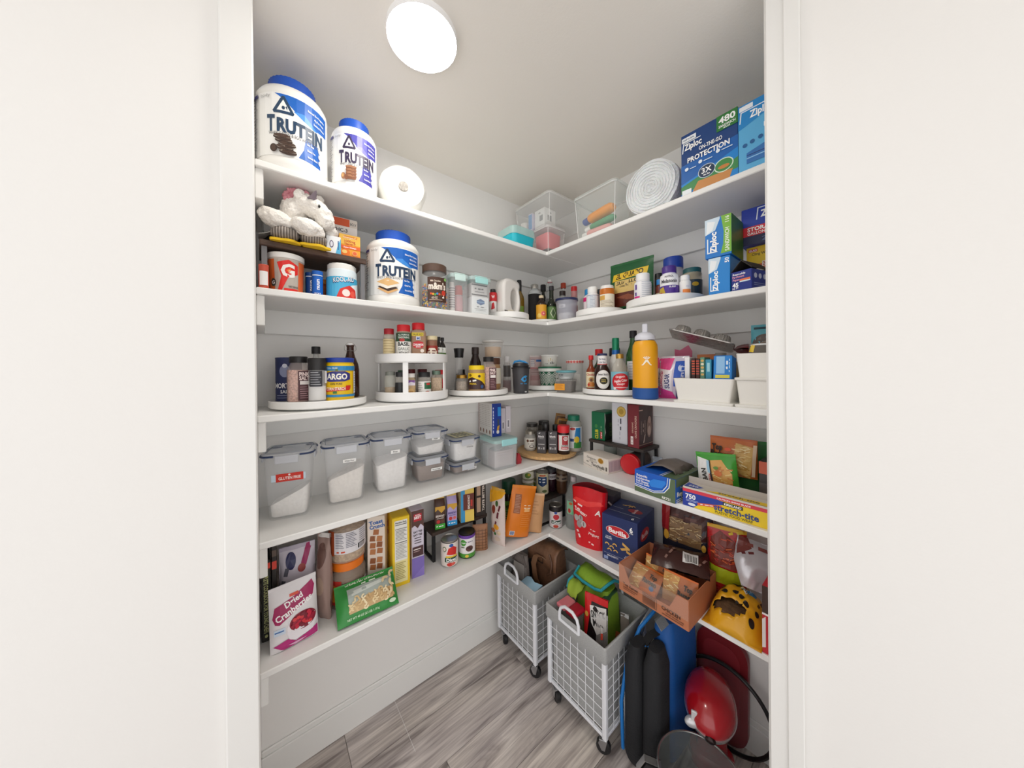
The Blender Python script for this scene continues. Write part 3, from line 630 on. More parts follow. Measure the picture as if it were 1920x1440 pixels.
# baking decoration boxes
def latch_box(label, x, y, z, w, d, h, rz, lidc, items, right=None, group=None, inner=None):
    t = thing('latch_box', label, 'storage box', x, y, z, rz, group)
    bin_shell(G(), w, d, h-.014, .93, .012).build('box', CL('#eef1f2', .13), t)
    G().loft([(w+.004, d+.004, .014, h-.018), (w+.006, d+.006, .014, h-.012), (w+.004, d+.004, .014, h-.002), (w-.01, d-.01, .01, h)], 5).build('lid', M('#cfe4e2', .3, 0, .6), t)
    for s, c in ((-1, lidc), (1, lidc)):
        G().box(w*.62, .006, .026, 0, s*(d/2+.004), h-.032, .002).build('latch', M(c, .4), t)
    G().box(w*.62, d*.98, .004, 0, 0, h-.002, .0015).build('handle_band', M(lidc, .4), t)
    if items: lab(t, S_front(d/2*.97), items)
    if right: lab(t, S_right(w/2*.97), right, 'side_print')
    return t
latch_box('clear latch box of pink sprinkles with pale lid', .2, -.788, z2, .078, .13, .165, L90-.1, '#cde6e2', None, group='clear latch boxes of baking supplies')
jar('sprinkle_jar', 'jar of pink sprinkles inside the clear latch box', 'jar', .212, -.7725, z2+.006, .018, .12, CL('#f2e6ea', .3), '#c8504a', fill=(M('#e0848c', .6, bump=.8, scale=400, var=.5), .62), items=[('r', -.02, .078, .02, .1, '#b8382e')], group='jars in the latch boxes')
jar('sugar_shaker', 'white sugar shaker with dense print inside the clear latch box', 'shaker', .218, -.8085, z2+.006, .012, .128, '#ece8e6', '#e0dcd8', pf=STRAIGHT, items=[('r', -.014, .02+.01*i, .014, .024+.01*i, '#8f8a8e') for i in range(9)], group='jars in the latch boxes')
latch_box('clear latch box with aqua latches and white labelled pack inside', .205, -.688, z2, .102, .13, .168, L90-.05, '#a9dfdd', None, group='clear latch boxes of baking supplies')
carton('baking_pack', 'white baking pack with navy badge inside the aqua latch box', 'pack', .225, -.688, z2+.006, .084, .07, .075, L90-.05, '#eceff0', front=[('p', [(-.02, .058), (0, .066), (.02, .058), (.02, .046), (0, .038), (-.02, .046)], '#2d5f95'), ('r', -.02, .05, .02, .054, '#7fa8d0'), ('t', 'BAKERS', 0, .03, .006, '#555555', .04), ('r', -.03, .02, .03, .022, '#aaaaaa'), ('r', -.025, .014, .025, .016, '#aaaaaa')], flap=False)
carton('chocolate_pack', 'grey and black printed pack on top of the white baking pack', 'pack', .22, -.690, z2+.0825, .078, .07, .058, L90-.05, '#d8d5d4', front=[('r', -.04, .048, .04, .054, '#3c3a3c'), ('r', -.04, .004, .04, .01, '#4c4a4c'), ('t', 'Sprinkles', 0, .034, .011, '#5a585a', .05), ('r', -.024, .018, .024, .022, '#8a888a')], flap=False)
# turntables in the corner
turntable('small white turntable under the white hand mixer', .18, -.475, z2, .108, .02, rim=.014, group='white turntables on the second shelf')
turntable('little white turntable carrying flavour bottles in the shelf corner', .2, -.245, z2, .088, .012, rim=.006, group='white turntables on the second shelf')
zt = z2+.0203
# hand mixer standing on its end
t = thing('hand_mixer', 'white electric hand mixer standing upright on a turntable', 'hand mixer', .172, -.472, zt, L90+.2); t.scale = (.94, .94, .98)
MW = M('#ebe8e4', .3)
out = [(-.062, .0), (-.066, .05), (-.066, .15), (-.055, .182), (-.03, .197), (.01, .2), (.05, .194), (.072, .188), (.078, .165), (.07, .15), (.084, .1), (.08, .05), (.062, .012), (.045, .0)]
hole = [(.018, .03), (.0, .06), (-.004, .1), (.004, .135), (.025, .15), (.048, .143), (.058, .11), (.058, .07), (.045, .035)]
def holed(out, hole, y0, y1, bev=.01):
    import mathutils
    tri = mathutils.geometry.delaunay_2d_cdt([Vector(p) for p in out+hole], [(i, (i+1) % len(out)) for i in range(len(out))]+[(len(out)+i, len(out)+(i+1) % len(hole)) for i in range(len(hole))], [], 0, 1e-6)
    vs, fs = tri[0], tri[2]
    def inside(p, poly):
        c = False; j = len(poly)-1
        for i in range(len(poly)):
            if (poly[i][1] > p[1]) != (poly[j][1] > p[1]) and p[0] < (poly[j][0]-poly[i][0])*(p[1]-poly[i][1])/(poly[j][1]-poly[i][1])+poly[i][0]: c = not c
            j = i
        return c
    F = []
    for f in fs:
        c = (sum(vs[i].x for i in f)/3, sum(vs[i].y for i in f)/3)
        if inside(c, out) and not inside(c, hole): F.append(tuple(f))
    return [(p.x, p.y) for p in vs], F
def smoothpoly(p, n=2):
    for _ in range(n):
        q = []
        for i in range(len(p)):
            a, b = p[i], p[(i+1) % len(p)]; q += [(a[0]*.75+b[0]*.25, a[1]*.75+b[1]*.25), (a[0]*.25+b[0]*.75, a[1]*.25+b[1]*.75)]
        p = q
    return p
def plate(out, hole, y0, y1, bev):
    """plate with a hole, its rims rounded over"""
    def off(p, d):
        n = len(p); q = []
        for i in range(n):
            a, b = Vector(p[i-1]), Vector(p[(i+1) % n]); tg = (b-a).normalized(); q.append((p[i][0]-tg.y*d, p[i][1]+tg.x*d))
        return q
    g = G(); no = len(out); nh = len(hole)
    ar = sum(out[i-1][0]*out[i][1]-out[i][0]*out[i-1][1] for i in range(no)); so = 1 if ar > 0 else -1
    ah = sum(hole[i-1][0]*hole[i][1]-hole[i][0]*hole[i-1][1] for i in range(nh)); sh_ = -1 if ah > 0 else 1
    oi, hi = off(out, so*bev), off(hole, sh_*bev*.7)
    vs, F = holed(oi, hi, 0, 0)
    for y in (y0, y1): g.add([(x, y, z) for x, z in vs], F)
    yb = bev*.8
    for pl, pi_ in ((out, oi), (hole, hi)):
        g.rings([[(x, y0, z) for x, z in pi_], [((x+a)/2*.3+x*.0+a*.7, y0+yb*.35, (z+b)/2*.3+b*.7) for (x, z), (a, b) in zip(pi_, pl)], [(x, y0+yb, z) for x, z in pl], [(x, y1-yb, z) for x, z in pl], [(x, y1, z) for x, z in pi_]], 0, False, False)
    return g
g = plate(smoothpoly(out), smoothpoly(hole), -.034, .034, .014)
o = g.build('body', MW, t, 60)
G().prism([(.066, .165), (.08, .16), (.082, .185), (.07, .19)], -.014, .014).build('speed_switch', M('#7fb4cc', .4), t)
g = G().ell((-.002, -.026, .021), (.042, .02, .019), 18, 10); g.build('beater_housing', M('#d9d3c4', .45), t)
g = G(); g.rings([[(-.058+q*0+xx, -.034+.013*q*cos(2*pi*k/18), .018+.013*q*sin(2*pi*k/18)) for k in range(18)] for q, xx in ((1, .014), (1, 0), (.6, .001), (.5, .006))]); g.build('beater_socket', M('#8f8d88', .3, .6), t)
jar('spray_can', 'red and white spray can with black top beside the hand mixer', 'spray can', .168, -.5555, zt, .0175, .132, '#e9e6e4', '#1f1d1e', pf=STRAIGHT, capz=.9, capr=.8, items=[('r', -.04, .072, .04, .115, '#c8242a'), ('t', 'W', 0, .093, .014, '#ffffff', .016), ('p', [(-.01, .03), (.008, .036), (.004, .066), (-.006, .06)], '#c8242a')])
carton('red_carton', 'small red and white carton lying in front of the mixer', 'carton', .24, -.432, zt, .052, .024, .018, L90-.25, '#d42a2c', front=[('r', -.04, .003, .012, .014, '#f0ecea')], top=[('r', -.04, -.012, .02, .012, '#efe9e8')], flap=False)
# corner bottles
jar('olive_oil_bottle', 'dark-capped oil bottle with green label behind the mixer', 'bottle', .115, -.34, z2, .027, .245, M('#8a6a1e', .15, 0, .75), '#17161a', pf=[(.9, 0), (1, .02), (1, .56), (.9, .64), (.5, .73), (.46, .76)], capz=.75, capr=.48, fill=('#a97f22', .6), items=[('r', -.026, .03, .026, .1, '#7a9a3a'), ('r', -.026, .05, .026, .062, '#2a2a1a')], ridges=False, group='bottles in the second shelf corner')
jar('black_tumbler', 'black sleeved glass bottle with steel cap', 'bottle', .16, -.268, z2+.0125, .034, .21, CL('#dfe6e6', .35), M('#b9b7b2', .25, .9), pf=[(.92, 0), (1, .02), (1, .76), (.9, .82), (.55, .88), (.5, .92)], capz=.89, capr=.62, fill=(M('#1b1a1a', .8), .74), group='bottles in the second shelf corner', items=[('r', -.1, .003, .1, .155, M('#171617', .85))])
jar('orange_flavour_bottle', 'flavouring bottle with orange hibiscus label', 'bottle', .231, -.286, z2+.0125, .028, .135, M('#2a1a12', .1), '#d8c8a8', pf=[(.92, 0), (1, .03), (1, .64), (.8, .74), (.42, .82), (.4, .9)], capz=.9, capr=.46, items=[('r', -.036, .008, .036, .083, '#e2a42c'), ('e', -.012, .026, .013, .013, '#e8b84a'), ('e', -.012, .026, .01, .01, '#f0cc6a'), ('e', .012, .036, .012, .012, '#e0586a'), ('e', .012, .036, .004, .004, '#f8d8a0')], group='flavour bottles in the shelf corner')
jar('green_flavour_bottle', 'flavouring bottle with green label and dark neck', 'bottle', .25, -.228, z2+.0125, .027, .19, M('#1d2418', .1), '#26242a', pf=[(.92, 0), (1, .02), (1, .44), (.86, .52), (.46, .6), (.42, .68), (.42, .92)], capz=.88, capr=.5, items=[('r', -.036, .006, .036, .08, '#5c8044'), ('p', [(.008, .014), (.026, .042), (.008, .072), (-.008, .042)], '#b8c4a0'), ('p', [(.008, .02), (.02, .042), (.008, .066), (-.002, .042)], '#46603a'), ('r', -.03, .075, .03, .08, '#2c4424')], group='flavour bottles in the shelf corner')
def swingtop(label, x, y, z, r, h, glass, liquid, fillf, group=None):
    t = thing('swing_top_bottle', label, 'bottle', x, y, z, face(x, y), group)
    G().lathe(prof([(.9, 0), (1, .02), (1, .5), (.9, .6), (.55, .74), (.42, .82), (.4, .92), (.46, .93), (.46, .95)], r, h), 24).build('glass', glass, t)
    if liquid: G().lathe(prof([(.85, .01), (.93, .03), (.93, .5), (.83, .6), (.6, fillf)], r, h), 24).build('contents', M(liquid, .3), t)
    G().lathe([(r*.36, .945*h), (r*.42, .955*h), (r*.42, .985*h), (r*.3, h)], 18).build('stopper', M('#f0eeea', .3), t)
    G().lathe([(r*.44, .938*h), (r*.46, .944*h), (r*.44, .95*h)], 18).build('gasket', M('#c8322a', .5), t)
    for s in (-1, 1):
        G().tube([(s*r*.44, 0, .97*h), (s*r*.62, -.002, .93*h), (s*r*.66, -.004, .87*h), (s*r*.5, -r*.35, .84*h), (0, -r*.55, .85*h)], .0011, 5).build('wire_bail', M('#b8b6b0', .3, .9), t)
swingtop('tall clear swing-top bottle with dark syrup in the second shelf corner', .125, -.11, z2, .03, .285, CL('#dfe4e4', .3), '#3a1c14', .5)
jar('vinegar_bottle', 'tall clear bottle with orange-red cap by the back wall', 'bottle', .2, -.075, z2, .022, .255, CL('#dfe4e0', .35), '#a83a1e', pf=BOTTLE, capz=.88, capr=.7, fill=('#3c2a22', .3), group='bottles in the second shelf corner')
jar('spice_vial', 'slim clear vial with dark lid and cream label in the corner', 'vial', .248, -.137, z2, .017, .19, CL('#dfe4e0', .35), '#2c2422', pf=STRAIGHT, capz=.86, capr=1.02, fill=('#58463a', .5), items=[('r', -.014, .1, .014, .14, '#d8d0be')], group='bottles in the second shelf corner')
jar('black_cap_bottle', 'tall black-capped bottle at the very back of the corner', 'bottle', .06, -.1, z2, .024, .27, M('#2a2a20', .2), '#151418', pf=BOTTLE, capz=.86, capr=.7, group='bottles in the second shelf corner')
jar('red_top_bottle', 'clear squeeze bottle with long red cap beside the navy-lidded tub', 'bottle', .3, -.1, z2, .02, .21, CL('#e6e4e2', .3), '#c41a20', pf=STRAIGHT, capz=.72, capr=.86, fill=('#b8282c', .5), ridges=False, group='bottles in the second shelf corner')
t = jar('freezer_tub', 'translucent tub with navy lid and white name strip', 'tub', .345, -.215, z2, .056, .118, M('#c4c6d2', .35, 0, .6), None, pf=[(.78, 0), (.82, .03), (.98, .9), (1, .92)], fill=(M('#f3f1ee', .8), .36), items=[('r', -.04, .068, -.006, .084, '#f2f2f2'), ('t', 'Sugar', -.023, .076, .006, '#444444', .02)], labr=lambda v: .0445+.0098*v/.11)
cap_g(G(), .0585, .106, .118, False).build('lid', M('#232c56', .4), t)
# ================================================================== second shelf, back wall
turntable('white turntable of pill bottles next to the chilli bag', .52, -.178, z2, .112, .022, rim=.012, group='white turntables on the second shelf')
turntable('large white turntable of vitamin bottles next to the zip bag cartons', .818, -.158, z2, .146, .024, rim=.012, group='white turntables on the second shelf')
za, zb = z2+.0223, z2+.0243
def pill(label, x, y, z, r, h, body, cap, items, grp, cz=.78, cr=.8, pf=PILL): return jar('pill_bottle', label, 'bottle', x, y, z, r, h, M(body, .35), M(cap, .4), pf=pf, capz=cz, capr=cr, items=items, group=grp)
GA, GB = 'bottles on the pill turntable', 'bottles on the vitamin turntable'
def lines(u0, u1, v0, v1, n, c, th=.0018): return [('r', u0, v0+(v1-v0)*i/(n-1), u1-(u1-u0)*.25*((i*7) % 3)/2, v0+(v1-v0)*i/(n-1)+th, c) for i in range(n)]
pill('pink and white bottle with bright blue cap on the pill turntable', .447, -.163, za, .027, .132, '#f2e8ec', '#2c8ac4', [('r', -.04, .07, .04, .09, '#e0267a'), ('r', -.04, .008, .0, .03, '#e0267a')]+lines(-.015, .03, .035, .062, 5, '#d88aa4'), GA)
pill('plain white pill bottle with printed grid on the pill turntable', .503, -.21, za, .029, .125, '#f1f1f2', '#f4f4f2', [('r', -.03, .014, .036, .082, '#e3e8ee'), ('r', -.012, .014, -.011, .082, '#7a8cae'), ('r', .01, .014, .011, .082, '#7a8cae'), ('r', -.03, .081, .036, .083, '#6a7ca0'), ('r', -.03, .013, .036, .015, '#6a7ca0')]+lines(-.009, .008, .02, .074, 9, '#9aa6bc'), GA)
pill('amber prescription bottle with white cap on the pill turntable', .575, -.198, za, .033, .118, '#c9701e', '#f0eeea', [('r', -.042, .008, .042, .076, '#efe6d2'), ('r', -.04, .05, -.01, .07, '#d8a850')]+lines(-.03, .03, .016, .046, 6, '#9a8a70'), GA, .74, .9, STRAIGHT)
jar('dark_dropper', 'small dark bottle with black cap at the back of the pill turntable', 'bottle', .475, -.112, za, .018, .135, M('#2c2a2e', .3), '#16151a', pf=PILL, capz=.76, capr=.76, group=GA)
pill('small brown bottle with tan cap at the back of the pill turntable', .535, -.115, za, .02, .11, '#8a5a34', '#b08a60', None, GA)
pouch('chilli_bag', 'green bag of dried chilli with yellow banner and clear window', 'bag', .655, -.135, zb+.012, .205, .215, .06, .06, M('#1f5c33', .35), [('p', [(-.085, .128), (.08, .14), (.085, .172), (-.08, .162)], '#e8c12c'), ('t', 'EL GUAPO', 0, .152, .024, '#3a2a10', .13, 3, .03), ('r', -.07, .006, .05, .128, '#d9bc72'), ('t', 'GUAJILLO', -.01, .117, .015, '#2a1c10', .11, 2, .03), ('t', 'CHILI PODS', -.012, .1, .008, '#3a2a20', .06, 2), ('r', -.07, .006, .055, .07, '#5a2418'), ('p', [(-.06, .05), (.0, .06), (.045, .04), (.01, .03)], '#8a4a30')], seed=5, rx=-.05, seal='#2a6a3c')
jar('gummy_jar', 'large clear jar with blue lid behind the purple bottle', 'jar', .83, -.1, zb, .042, .195, CL('#e4dfe4', .45), '#1a3f9e', pf=[(.92, 0), (1, .03), (1, .62), (.94, .72), (.84, .78)], capz=.76, capr=.9, fill=('#d8c4c8', .5), items=[('r', -.05, .09, -.01, .13, '#e8e8f0')]+lines(-.046, -.014, .096, .122, 4, '#5a6aa0'), group=GB, ridges=False)
pill('white vitamin bottle with magenta stripe on the vitamin turntable', .752, -.205, zb, .034, .128, '#f0f0f3', '#f4f4f4', [('r', -.04, .008, -.012, .032, '#e0308a'), ('t', 'Vit', -.03, .06, .014, '#6a4a9a', .05, 90)]+lines(-.004, .042, .02, .088, 10, '#a9b4c4'), GB)
pill('purple and white melatonin bottle on the vitamin turntable', .872, -.232, zb, .032, .122, '#f1f1f4', '#4a2f86', [('r', -.05, .006, .05, .046, '#4d2c90'), ('t', 'NATROL', .0, .08, .008, '#6a6a72', .03), ('t', 'Melatonin', .0, .063, .014, '#3a3440', .058, 0, .02), ('p', [(-.045, .014), (-.012, .014), (-.02, .042), (-.045, .036)], '#c8a83a'), ('e', -.03, .016, .006, .006, '#c83a4a'), ('t', 'SLEEP', .012, .04, .006, '#ffffff', .024)], GB)
pill('brown bottle with bright blue cap beside the purple bottle', .805, -.165, zb, .017, .1, '#6a2a1e', '#2284cc', [('r', -.024, .008, .024, .042, '#c8c0a4')], GB)
jar('black_cap_vial', 'slim bottle with black cap behind the vitamin bottles', 'bottle', .769, -.1, zb, .016, .145, M('#3a2c28', .3), '#18171b', pf=STRAIGHT, capz=.82, capr=1, group=GB)
pill('small white vial with navy and lime label on the vitamin turntable', .893, -.184, zb, .014, .084, '#f0f0f2', '#f2f2f2', [('r', -.02, .006, .02, .05, '#1c3a6e'), ('t', 'Life', 0, .028, .009, '#b8d83a', .024, 90)], GB)
pill('small white bottle with orange band on the vitamin turntable', .923, -.216, zb, .0195, .08, '#f1f0ee', '#f3f3f2', [('r', -.008, .008, .02, .026, '#e8863a'), ('e', .008, .036, .006, .005, '#d8d8e0')], GB)
jar('fish_oil_jar', 'teal-lidded clear jar with dark label on the vitamin turntable', 'jar', .916, -.135, zb, .034, .122, CL('#d8c8a8', .5), '#1f5a5e', pf=WIDEJAR, capz=.78, capr=.94, fill=('#a8783a', .6), items=[('r', -.05, .008, .05, .074, '#2a3a44'), ('e', .012, .056, .012, .008, '#c8a02a')], group=GB)
jar('yellow_cap_bottle', 'small bottle with yellow cap behind the vitamin bottles', 'bottle', .886, -.08, zb, .016, .115, M('#e8e4d8', .4), '#e8b81e', pf=PILL, group=GB)
# zip bag cartons, films and papers
def zip_front(w, h, y, green=None):
    it = [('p', [(-w/2, h), (-w/2, h*.6), (-w*.1, h*.68), (w*.08, h*.95), (w*.08, h)], '#cfe2f0'), ('p', [(-w*.45, h*.62), (-w*.2, h*.7), (-w*.1, h*.9), (-w*.4, h*.95)], '#eef4f8')]
    if green: it += [('p', [(w*.12, h), (w/2, h), (w/2, h*.06), (w*.1, h*.06), (w*.2, h*.3), (w*.22, h*.6)], green)]
    it += [('p', [(-w*.42, h*.12), (-w*.0, h*.12), (-w*.05, h*.15), (-w*.37, h*.15), (-w*.37, h*.5), (-w*.42, h*.5)], '#e9f1f8'), ('t', 'Ziploc', -w*.18, h*.38, w*.24, '#ffffff', h*.52, 90, .04)]
    return it
carton('quart_bag_carton', 'blue carton of zip bags standing under a green-edged carton', 'carton', 1.052, -.215, z2, .062, .12, .125, 0, '#1684d4', front=zip_front(.062, .125, 0)+[('t', '50', .022, .11, .012, '#ffffff', .016, 90)])
carton('small_bag_carton', 'blue and green carton of sandwich bags on top of another carton', 'carton', 1.05, -.217, z2+.1268, .076, .12, .13, 0, '#1478cc', front=zip_front(.076, .13, 0, '#7cb838')+[('t', 'SANDWICH', .026, .05, .012, '#f2f8ea', .075, 90, .02), ('t', '116', .026, .115, .011, '#f2f8ea', .02, 90, .02)], right=[('r', -.06, 0, .06, .13, '#3a6a22')])
t = thing('parchment_carton', 'dark blue parchment paper carton with its lid flap raised', 'carton', 1.136, -.213, z2, -.25)
G().box(.058, .16, .062).build('body', M('#1c2f86', .4), t)
o = G().prism([(-.029, 0), (.0, .032), (.029, .004), (.028, .002), (.0, .029), (-.028, -.001)], -.08, .02).build('lid_flap', M('#2a2420', .7), t); o.location = (0, 0, .063)
lab(t, S_front(.08), [('t', 'Reynolds', -.006, .053, .006, '#ffffff', .036), ('t', 'Parchment', -.008, .045, .007, '#e8a4b8', .034), ('t', 'Paper', -.014, .036, .007, '#e8a4b8', .02), ('r', -.004, .03, .026, .036, '#e8764a'), ('r', -.004, .026, .026, .03, '#cfe2ee'), ('t', '45', -.016, .02, .013, '#ffffff', .018, 0, .04), ('t', 'SQ FT', -.016, .009, .005, '#ffffff', .018)])
lab(t, S_right(.029), [('e', -.06+.024*i, .042, .008, .008, '#c4c9dc') for i in range(6)]+[('r', -.07, .018, .06, .02, '#8a94c0'), ('r', -.07, .012, .06, .014, '#8a94c0')], 'side_print')
carton('cling_film_carton', 'yellow and orange cling wrap carton behind the parchment box', 'carton', 1.125, -.1, z2+.0, .07, .05, .175, 0, '#d8d0c0', front=[('r', -.035, .13, .035, .175, '#f0c41c'), ('r', -.035, .1, .035, .13, '#e2652c'), ('e', .01, .132, .04, .018, '#f3cc22'), ('r', -.03, .158, -.004, .168, '#d84a28'), ('t', 'GLAD', -.017, .163, .007, '#ffffff', .022), ('t', 'Cling Wrap', .006, .15, .009, '#5a4a12', .052), ('r', .008, .104, .03, .122, '#f4e2d6'), ('t', '200', .02, .113, .012, '#c8382a', .02), ('r', -.035, .0, .035, .09, '#2c2a2c')])
carton('gallon_bag_carton', 'royal blue gallon storage bag carton with red band on the cling wrap box', 'carton', 1.133, -.1, z2+.1767, .105, .1, .125, .04, '#1838a8', front=[('r', -.0525, .03, .0525, .062, '#d81c2e'), ('t', 'STORAGE', .004, .052, .013, '#ffffff', .08, 0, .03), ('t', 'GALLON', -.012, .038, .009, '#ffffff', .048, 0, .02), ('r', -.0525, 0, .0525, .03, '#141c4a'), ('p', [(-.012, .08), (-.008, .12), (.05, .12), (.05, .117), (-.005, .117), (-.009, .08)], '#e6eef6'), ('t', 'Ziploc', .03, .098, .022, '#ffffff', .06, 0, .04), ('t', 'Z', .012, .014, .014, '#6a78a8', .02)])
carton('snack_carton', 'narrow dark blue carton with white snowflake at the shelf end', 'carton', 1.19, -.1, z2, .03, .06, .105, .0, '#1c2f8e', front=[('t', '*', -.006, .08, .022, '#ffffff', .02, 0, .03), ('r', -.012, .05, .012, .056, '#c9d2ee')])
# ================================================================== third shelf, left wall
GT = 'white turntables on the third shelf'
turntable('large white turntable of salts and corn starch', .147, -1.287, z3, .1455, .024, rim=.006, group=GT)
zt = z3+.0243; SA = 'salts and starch on the salt turntable'
jar('salt_canister', 'navy blue cardboard salt canister behind the pink salt', 'canister', .1, -1.374, zt, .038, .146, M('#2c3562', .5), None, pf=[(1, 0), (1, .02), (.985, .03), (.985, .96), (1, .97), (1, 1), (.95, 1)], items=[('e', -.004, .1, .016, .02, '#8f97b8'), ('e', -.004, .118, .007, .007, '#d8dcea'), ('t', 'MORTON', -.002, .052, .016, '#f2f2f6', .072, 0, .03), ('t', 'SALT', -.002, .032, .011, '#f2f2f6', .03), ('r', -.03, .018, .03, .02, '#8f97b8'), ('r', -.03, .01, .03, .012, '#8f97b8')], rz=face(.1, -1.374, -.2), group=SA)
PS = M('#dcb0a2', .9, bump=1, scale=190, var=.35)
def pinksalt(label, x, y, z, w, h, off, grp=None):
    return sqjar('pink_salt_jar', label, 'jar', x, y, z, w, w, h, CL('#e6dad6', .25), M('#1f1d1e', .4), fill=(PS, .7 if h < .16 else .2), rz=face(x, y, off), group=grp, capz=.86, capr=.4, sh=.68,
        items=[('r', -w*.08, .004, w*.46, h*.68, '#4a1c24'), ('t', 'PINK', w*.19, h*.61, .012, '#f0dad6', w*.44, 0, .04), ('t', 'SALT', w*.19, h*.52, .012, '#f0dad6', w*.44, 0, .04), ('r', 0, h*.38, w*.4, h*.46, '#e8e0de')]+lines(0, w*.38, h*.08, h*.32, 6, '#b88a90'))
pinksalt('full clear jar of coarse pink salt with black lid', .17, -1.352, zt, .064, .148, .1, SA)
jar('white_salt_jar', 'jar of fine white salt with tall black lid', 'jar', .2245, -1.306, zt, .0255, .142, CL('#e4e6ea', .3), '#1e1d1f', pf=[(.92, 0), (1, .03), (1, .66), (.96, .74)], capz=.72, capr=1.02, ridges=False, fill=(M('#eceae8', .9), .36), items=[('r', -.024, .05, .014, .1, '#34353c')]+lines(-.02, .01, .056, .094, 6, '#b4b6bc')+[('r', .022, .06, .036, .1, '#e8e8ea')], group=SA)
jar('corn_starch_tub', 'yellow corn starch tub with blue lid', 'tub', .203, -1.238, zt, .0455, .144, M('#efc512', .38), '#15389a', pf=[(.96, 0), (1, .02), (1, .84), (.95, .87), (.95, .9)], capz=.89, capr=1.01, ridges=False, items=[('r', -.075, .1, .075, .116, '#2a86c0'), ('r', -.075, .012, .075, .02, '#2a86c0'), ('p', [(-.052, .068), (-.044, .092), (-.02, .098), (.016, .098), (.034, .09), (.034, .07), (.014, .064), (-.03, .063)], '#2d2f7e'), ('t', 'ARGO', -.008, .081, .019, '#f4f1e6', .064, 0, .04), ('r', -.02, .024, -.008, .034, '#3a7a3a'), ('r', -.012, .1, -.004, .108, '#2f6a32'), ('p', [(-.05, .038), (.018, .044), (.02, .05), (.036, .05), (.034, .038), (.03, .034), (-.048, .03)], '#d02a20'), ('t', 'CORN STARCH', -.012, .04, .010, '#fbeee0', .06), ('t', '100% PURE', -.01, .056, .006, '#5a4a12', .036), ('r', .05, .022, .072, .098, '#dfe4ee')]+lines(.052, .07, .03, .09, 8, '#5a6a94')+[('t', 'GLUTEN FREE', -.03, .1085, .006, '#cfe6f4', .05)], group=SA)
swingtop('amber swing-top bottle with white stopper beside the corn starch', .12, -1.186, zt, .030, .205, M('#3a1c12', .08, 0, .92), None, .5)
jar('clear_sauce_bottle', 'clear bottle with black cap and brown band behind the starch', 'bottle', .083, -1.292, zt, .024, .188, CL('#e2e4e2', .35), '#1a191c', pf=BOTTLE, capz=.86, capr=.6, fill=('#d9d2c6', .5), items=[('r', -.03, .112, .03, .124, '#a87a42')], group=SA)
# two-tier turntable
t = thing('two_tier_turntable', 'white two-tier turntable loaded with spices', 'turntable', .148, -.957, z3, 0, GT)
g = G().lathe([(.11, 0), (.11, .006)], 40); g.build('base', M('#d8d8d8', .5), t)
tray = [(.11, .005), (.138, .005), (.143, .01), (.143, .038), (.141, .04), (.138, .038), (.137, .014), (.02, .014)]
G().lathe(tray, 64).build('tray', M('#eeeeee', .3), t); o = G().lathe(tray, 64).build('tray', M('#eeeeee', .3), t); o.location = (0, 0, .146)
for a in (-128, -32, 45, 150):
    o = G().box(.02, .006, .118, 0, 0, .034, .001).build('post', M('#f0f0f0', .3), t); o.location = (.136*cos(radians(a)), .136*sin(radians(a)), 0); o.rotation_euler = (0, 0, radians(a)+pi/2)
zb_, zu = z3+.0143, z3+.1603
SU, SL = 'spices on the upper tier', 'spices on the lower tier'
jar('spice_shaker', 'spice shaker with dark red cap and cream label on the upper tier', 'shaker', .19, -1.065, zu, .0205, .122, CL('#d8ccb8', .5), '#a81c28', pf=JAR, capz=.82, capr=.9, fill=('#7a6a4a', .7), items=[('r', -.03, .016, .03, .082, '#dcc99a')]+lines(-.022, .022, .024, .074, 6, '#a89062'), group=SU)
jar('basil_shaker', 'large seasoning shaker with red cap and green and white label', 'shaker', .222, -1.02, zu, .0265, .136, CL('#cfc6ac', .5), '#d21f28', pf=JAR, capz=.8, capr=.92, fill=('#8f845e', .74), items=[('r', -.042, .012, .042, .072, '#f2f1ec'), ('r', -.042, .072, .042, .104, '#2c5038'), ('t', 'ALL PURPOSE', .0, .097, .006, '#e8efe4', .044), ('t', 'SEASONING', .0, .087, .007, '#e8efe4', .044), ('e', -.006, .077, .01, .006, '#b8322c'), ('t', 'BASIL', .0, .062, .014, '#2a2a28', .044, 0, .03), ('t', 'GARLIC', .0, .044, .011, '#8a8a84', .044), ('t', 'WITH SALT', .0, .03, .007, '#3a3a38', .036), ('r', -.016, .018, .016, .02, '#8a8a86')], group=SU)
sqjar('cinnamon_shaker', 'big square cinnamon bottle with red cap and yellow band', 'shaker', .222, -.961+.0, zu, .06, .042, .148, CL('#caa88c', .5), M('#d01c26', .38), fill=('#a9714c', .74), rz=face(.222, -.961, -.05), capz=.82, capr=.58, items=[('r', -.024, .096, .02, .109, '#e8cf28'), ('t', 'VALUE SIZE', -.002, .1025, .007, '#4a3a10', .038, 0, .03), ('r', -.008, .08, .008, .094, '#eef2f8'), ('t', 'M', 0, .087, .010, '#1f4f9e', .011, 0, .05), ('p', [(-.022, .06), (-.018, .072), (0, .077), (.018, .072), (.022, .06), (.016, .05), (0, .046), (-.016, .05)], '#c8202a'), ('t', 'CINNAMON', 0, .062, .009, '#ffffff', .038, 0, .02), ('t', 'GROUND', 0, .0535, .005, '#ffffff', .018), ('e', .015, .038, .007, .007, '#efe4da'), ('r', -.02, .008, .02, .012, '#e8d8c8')], group=SU)
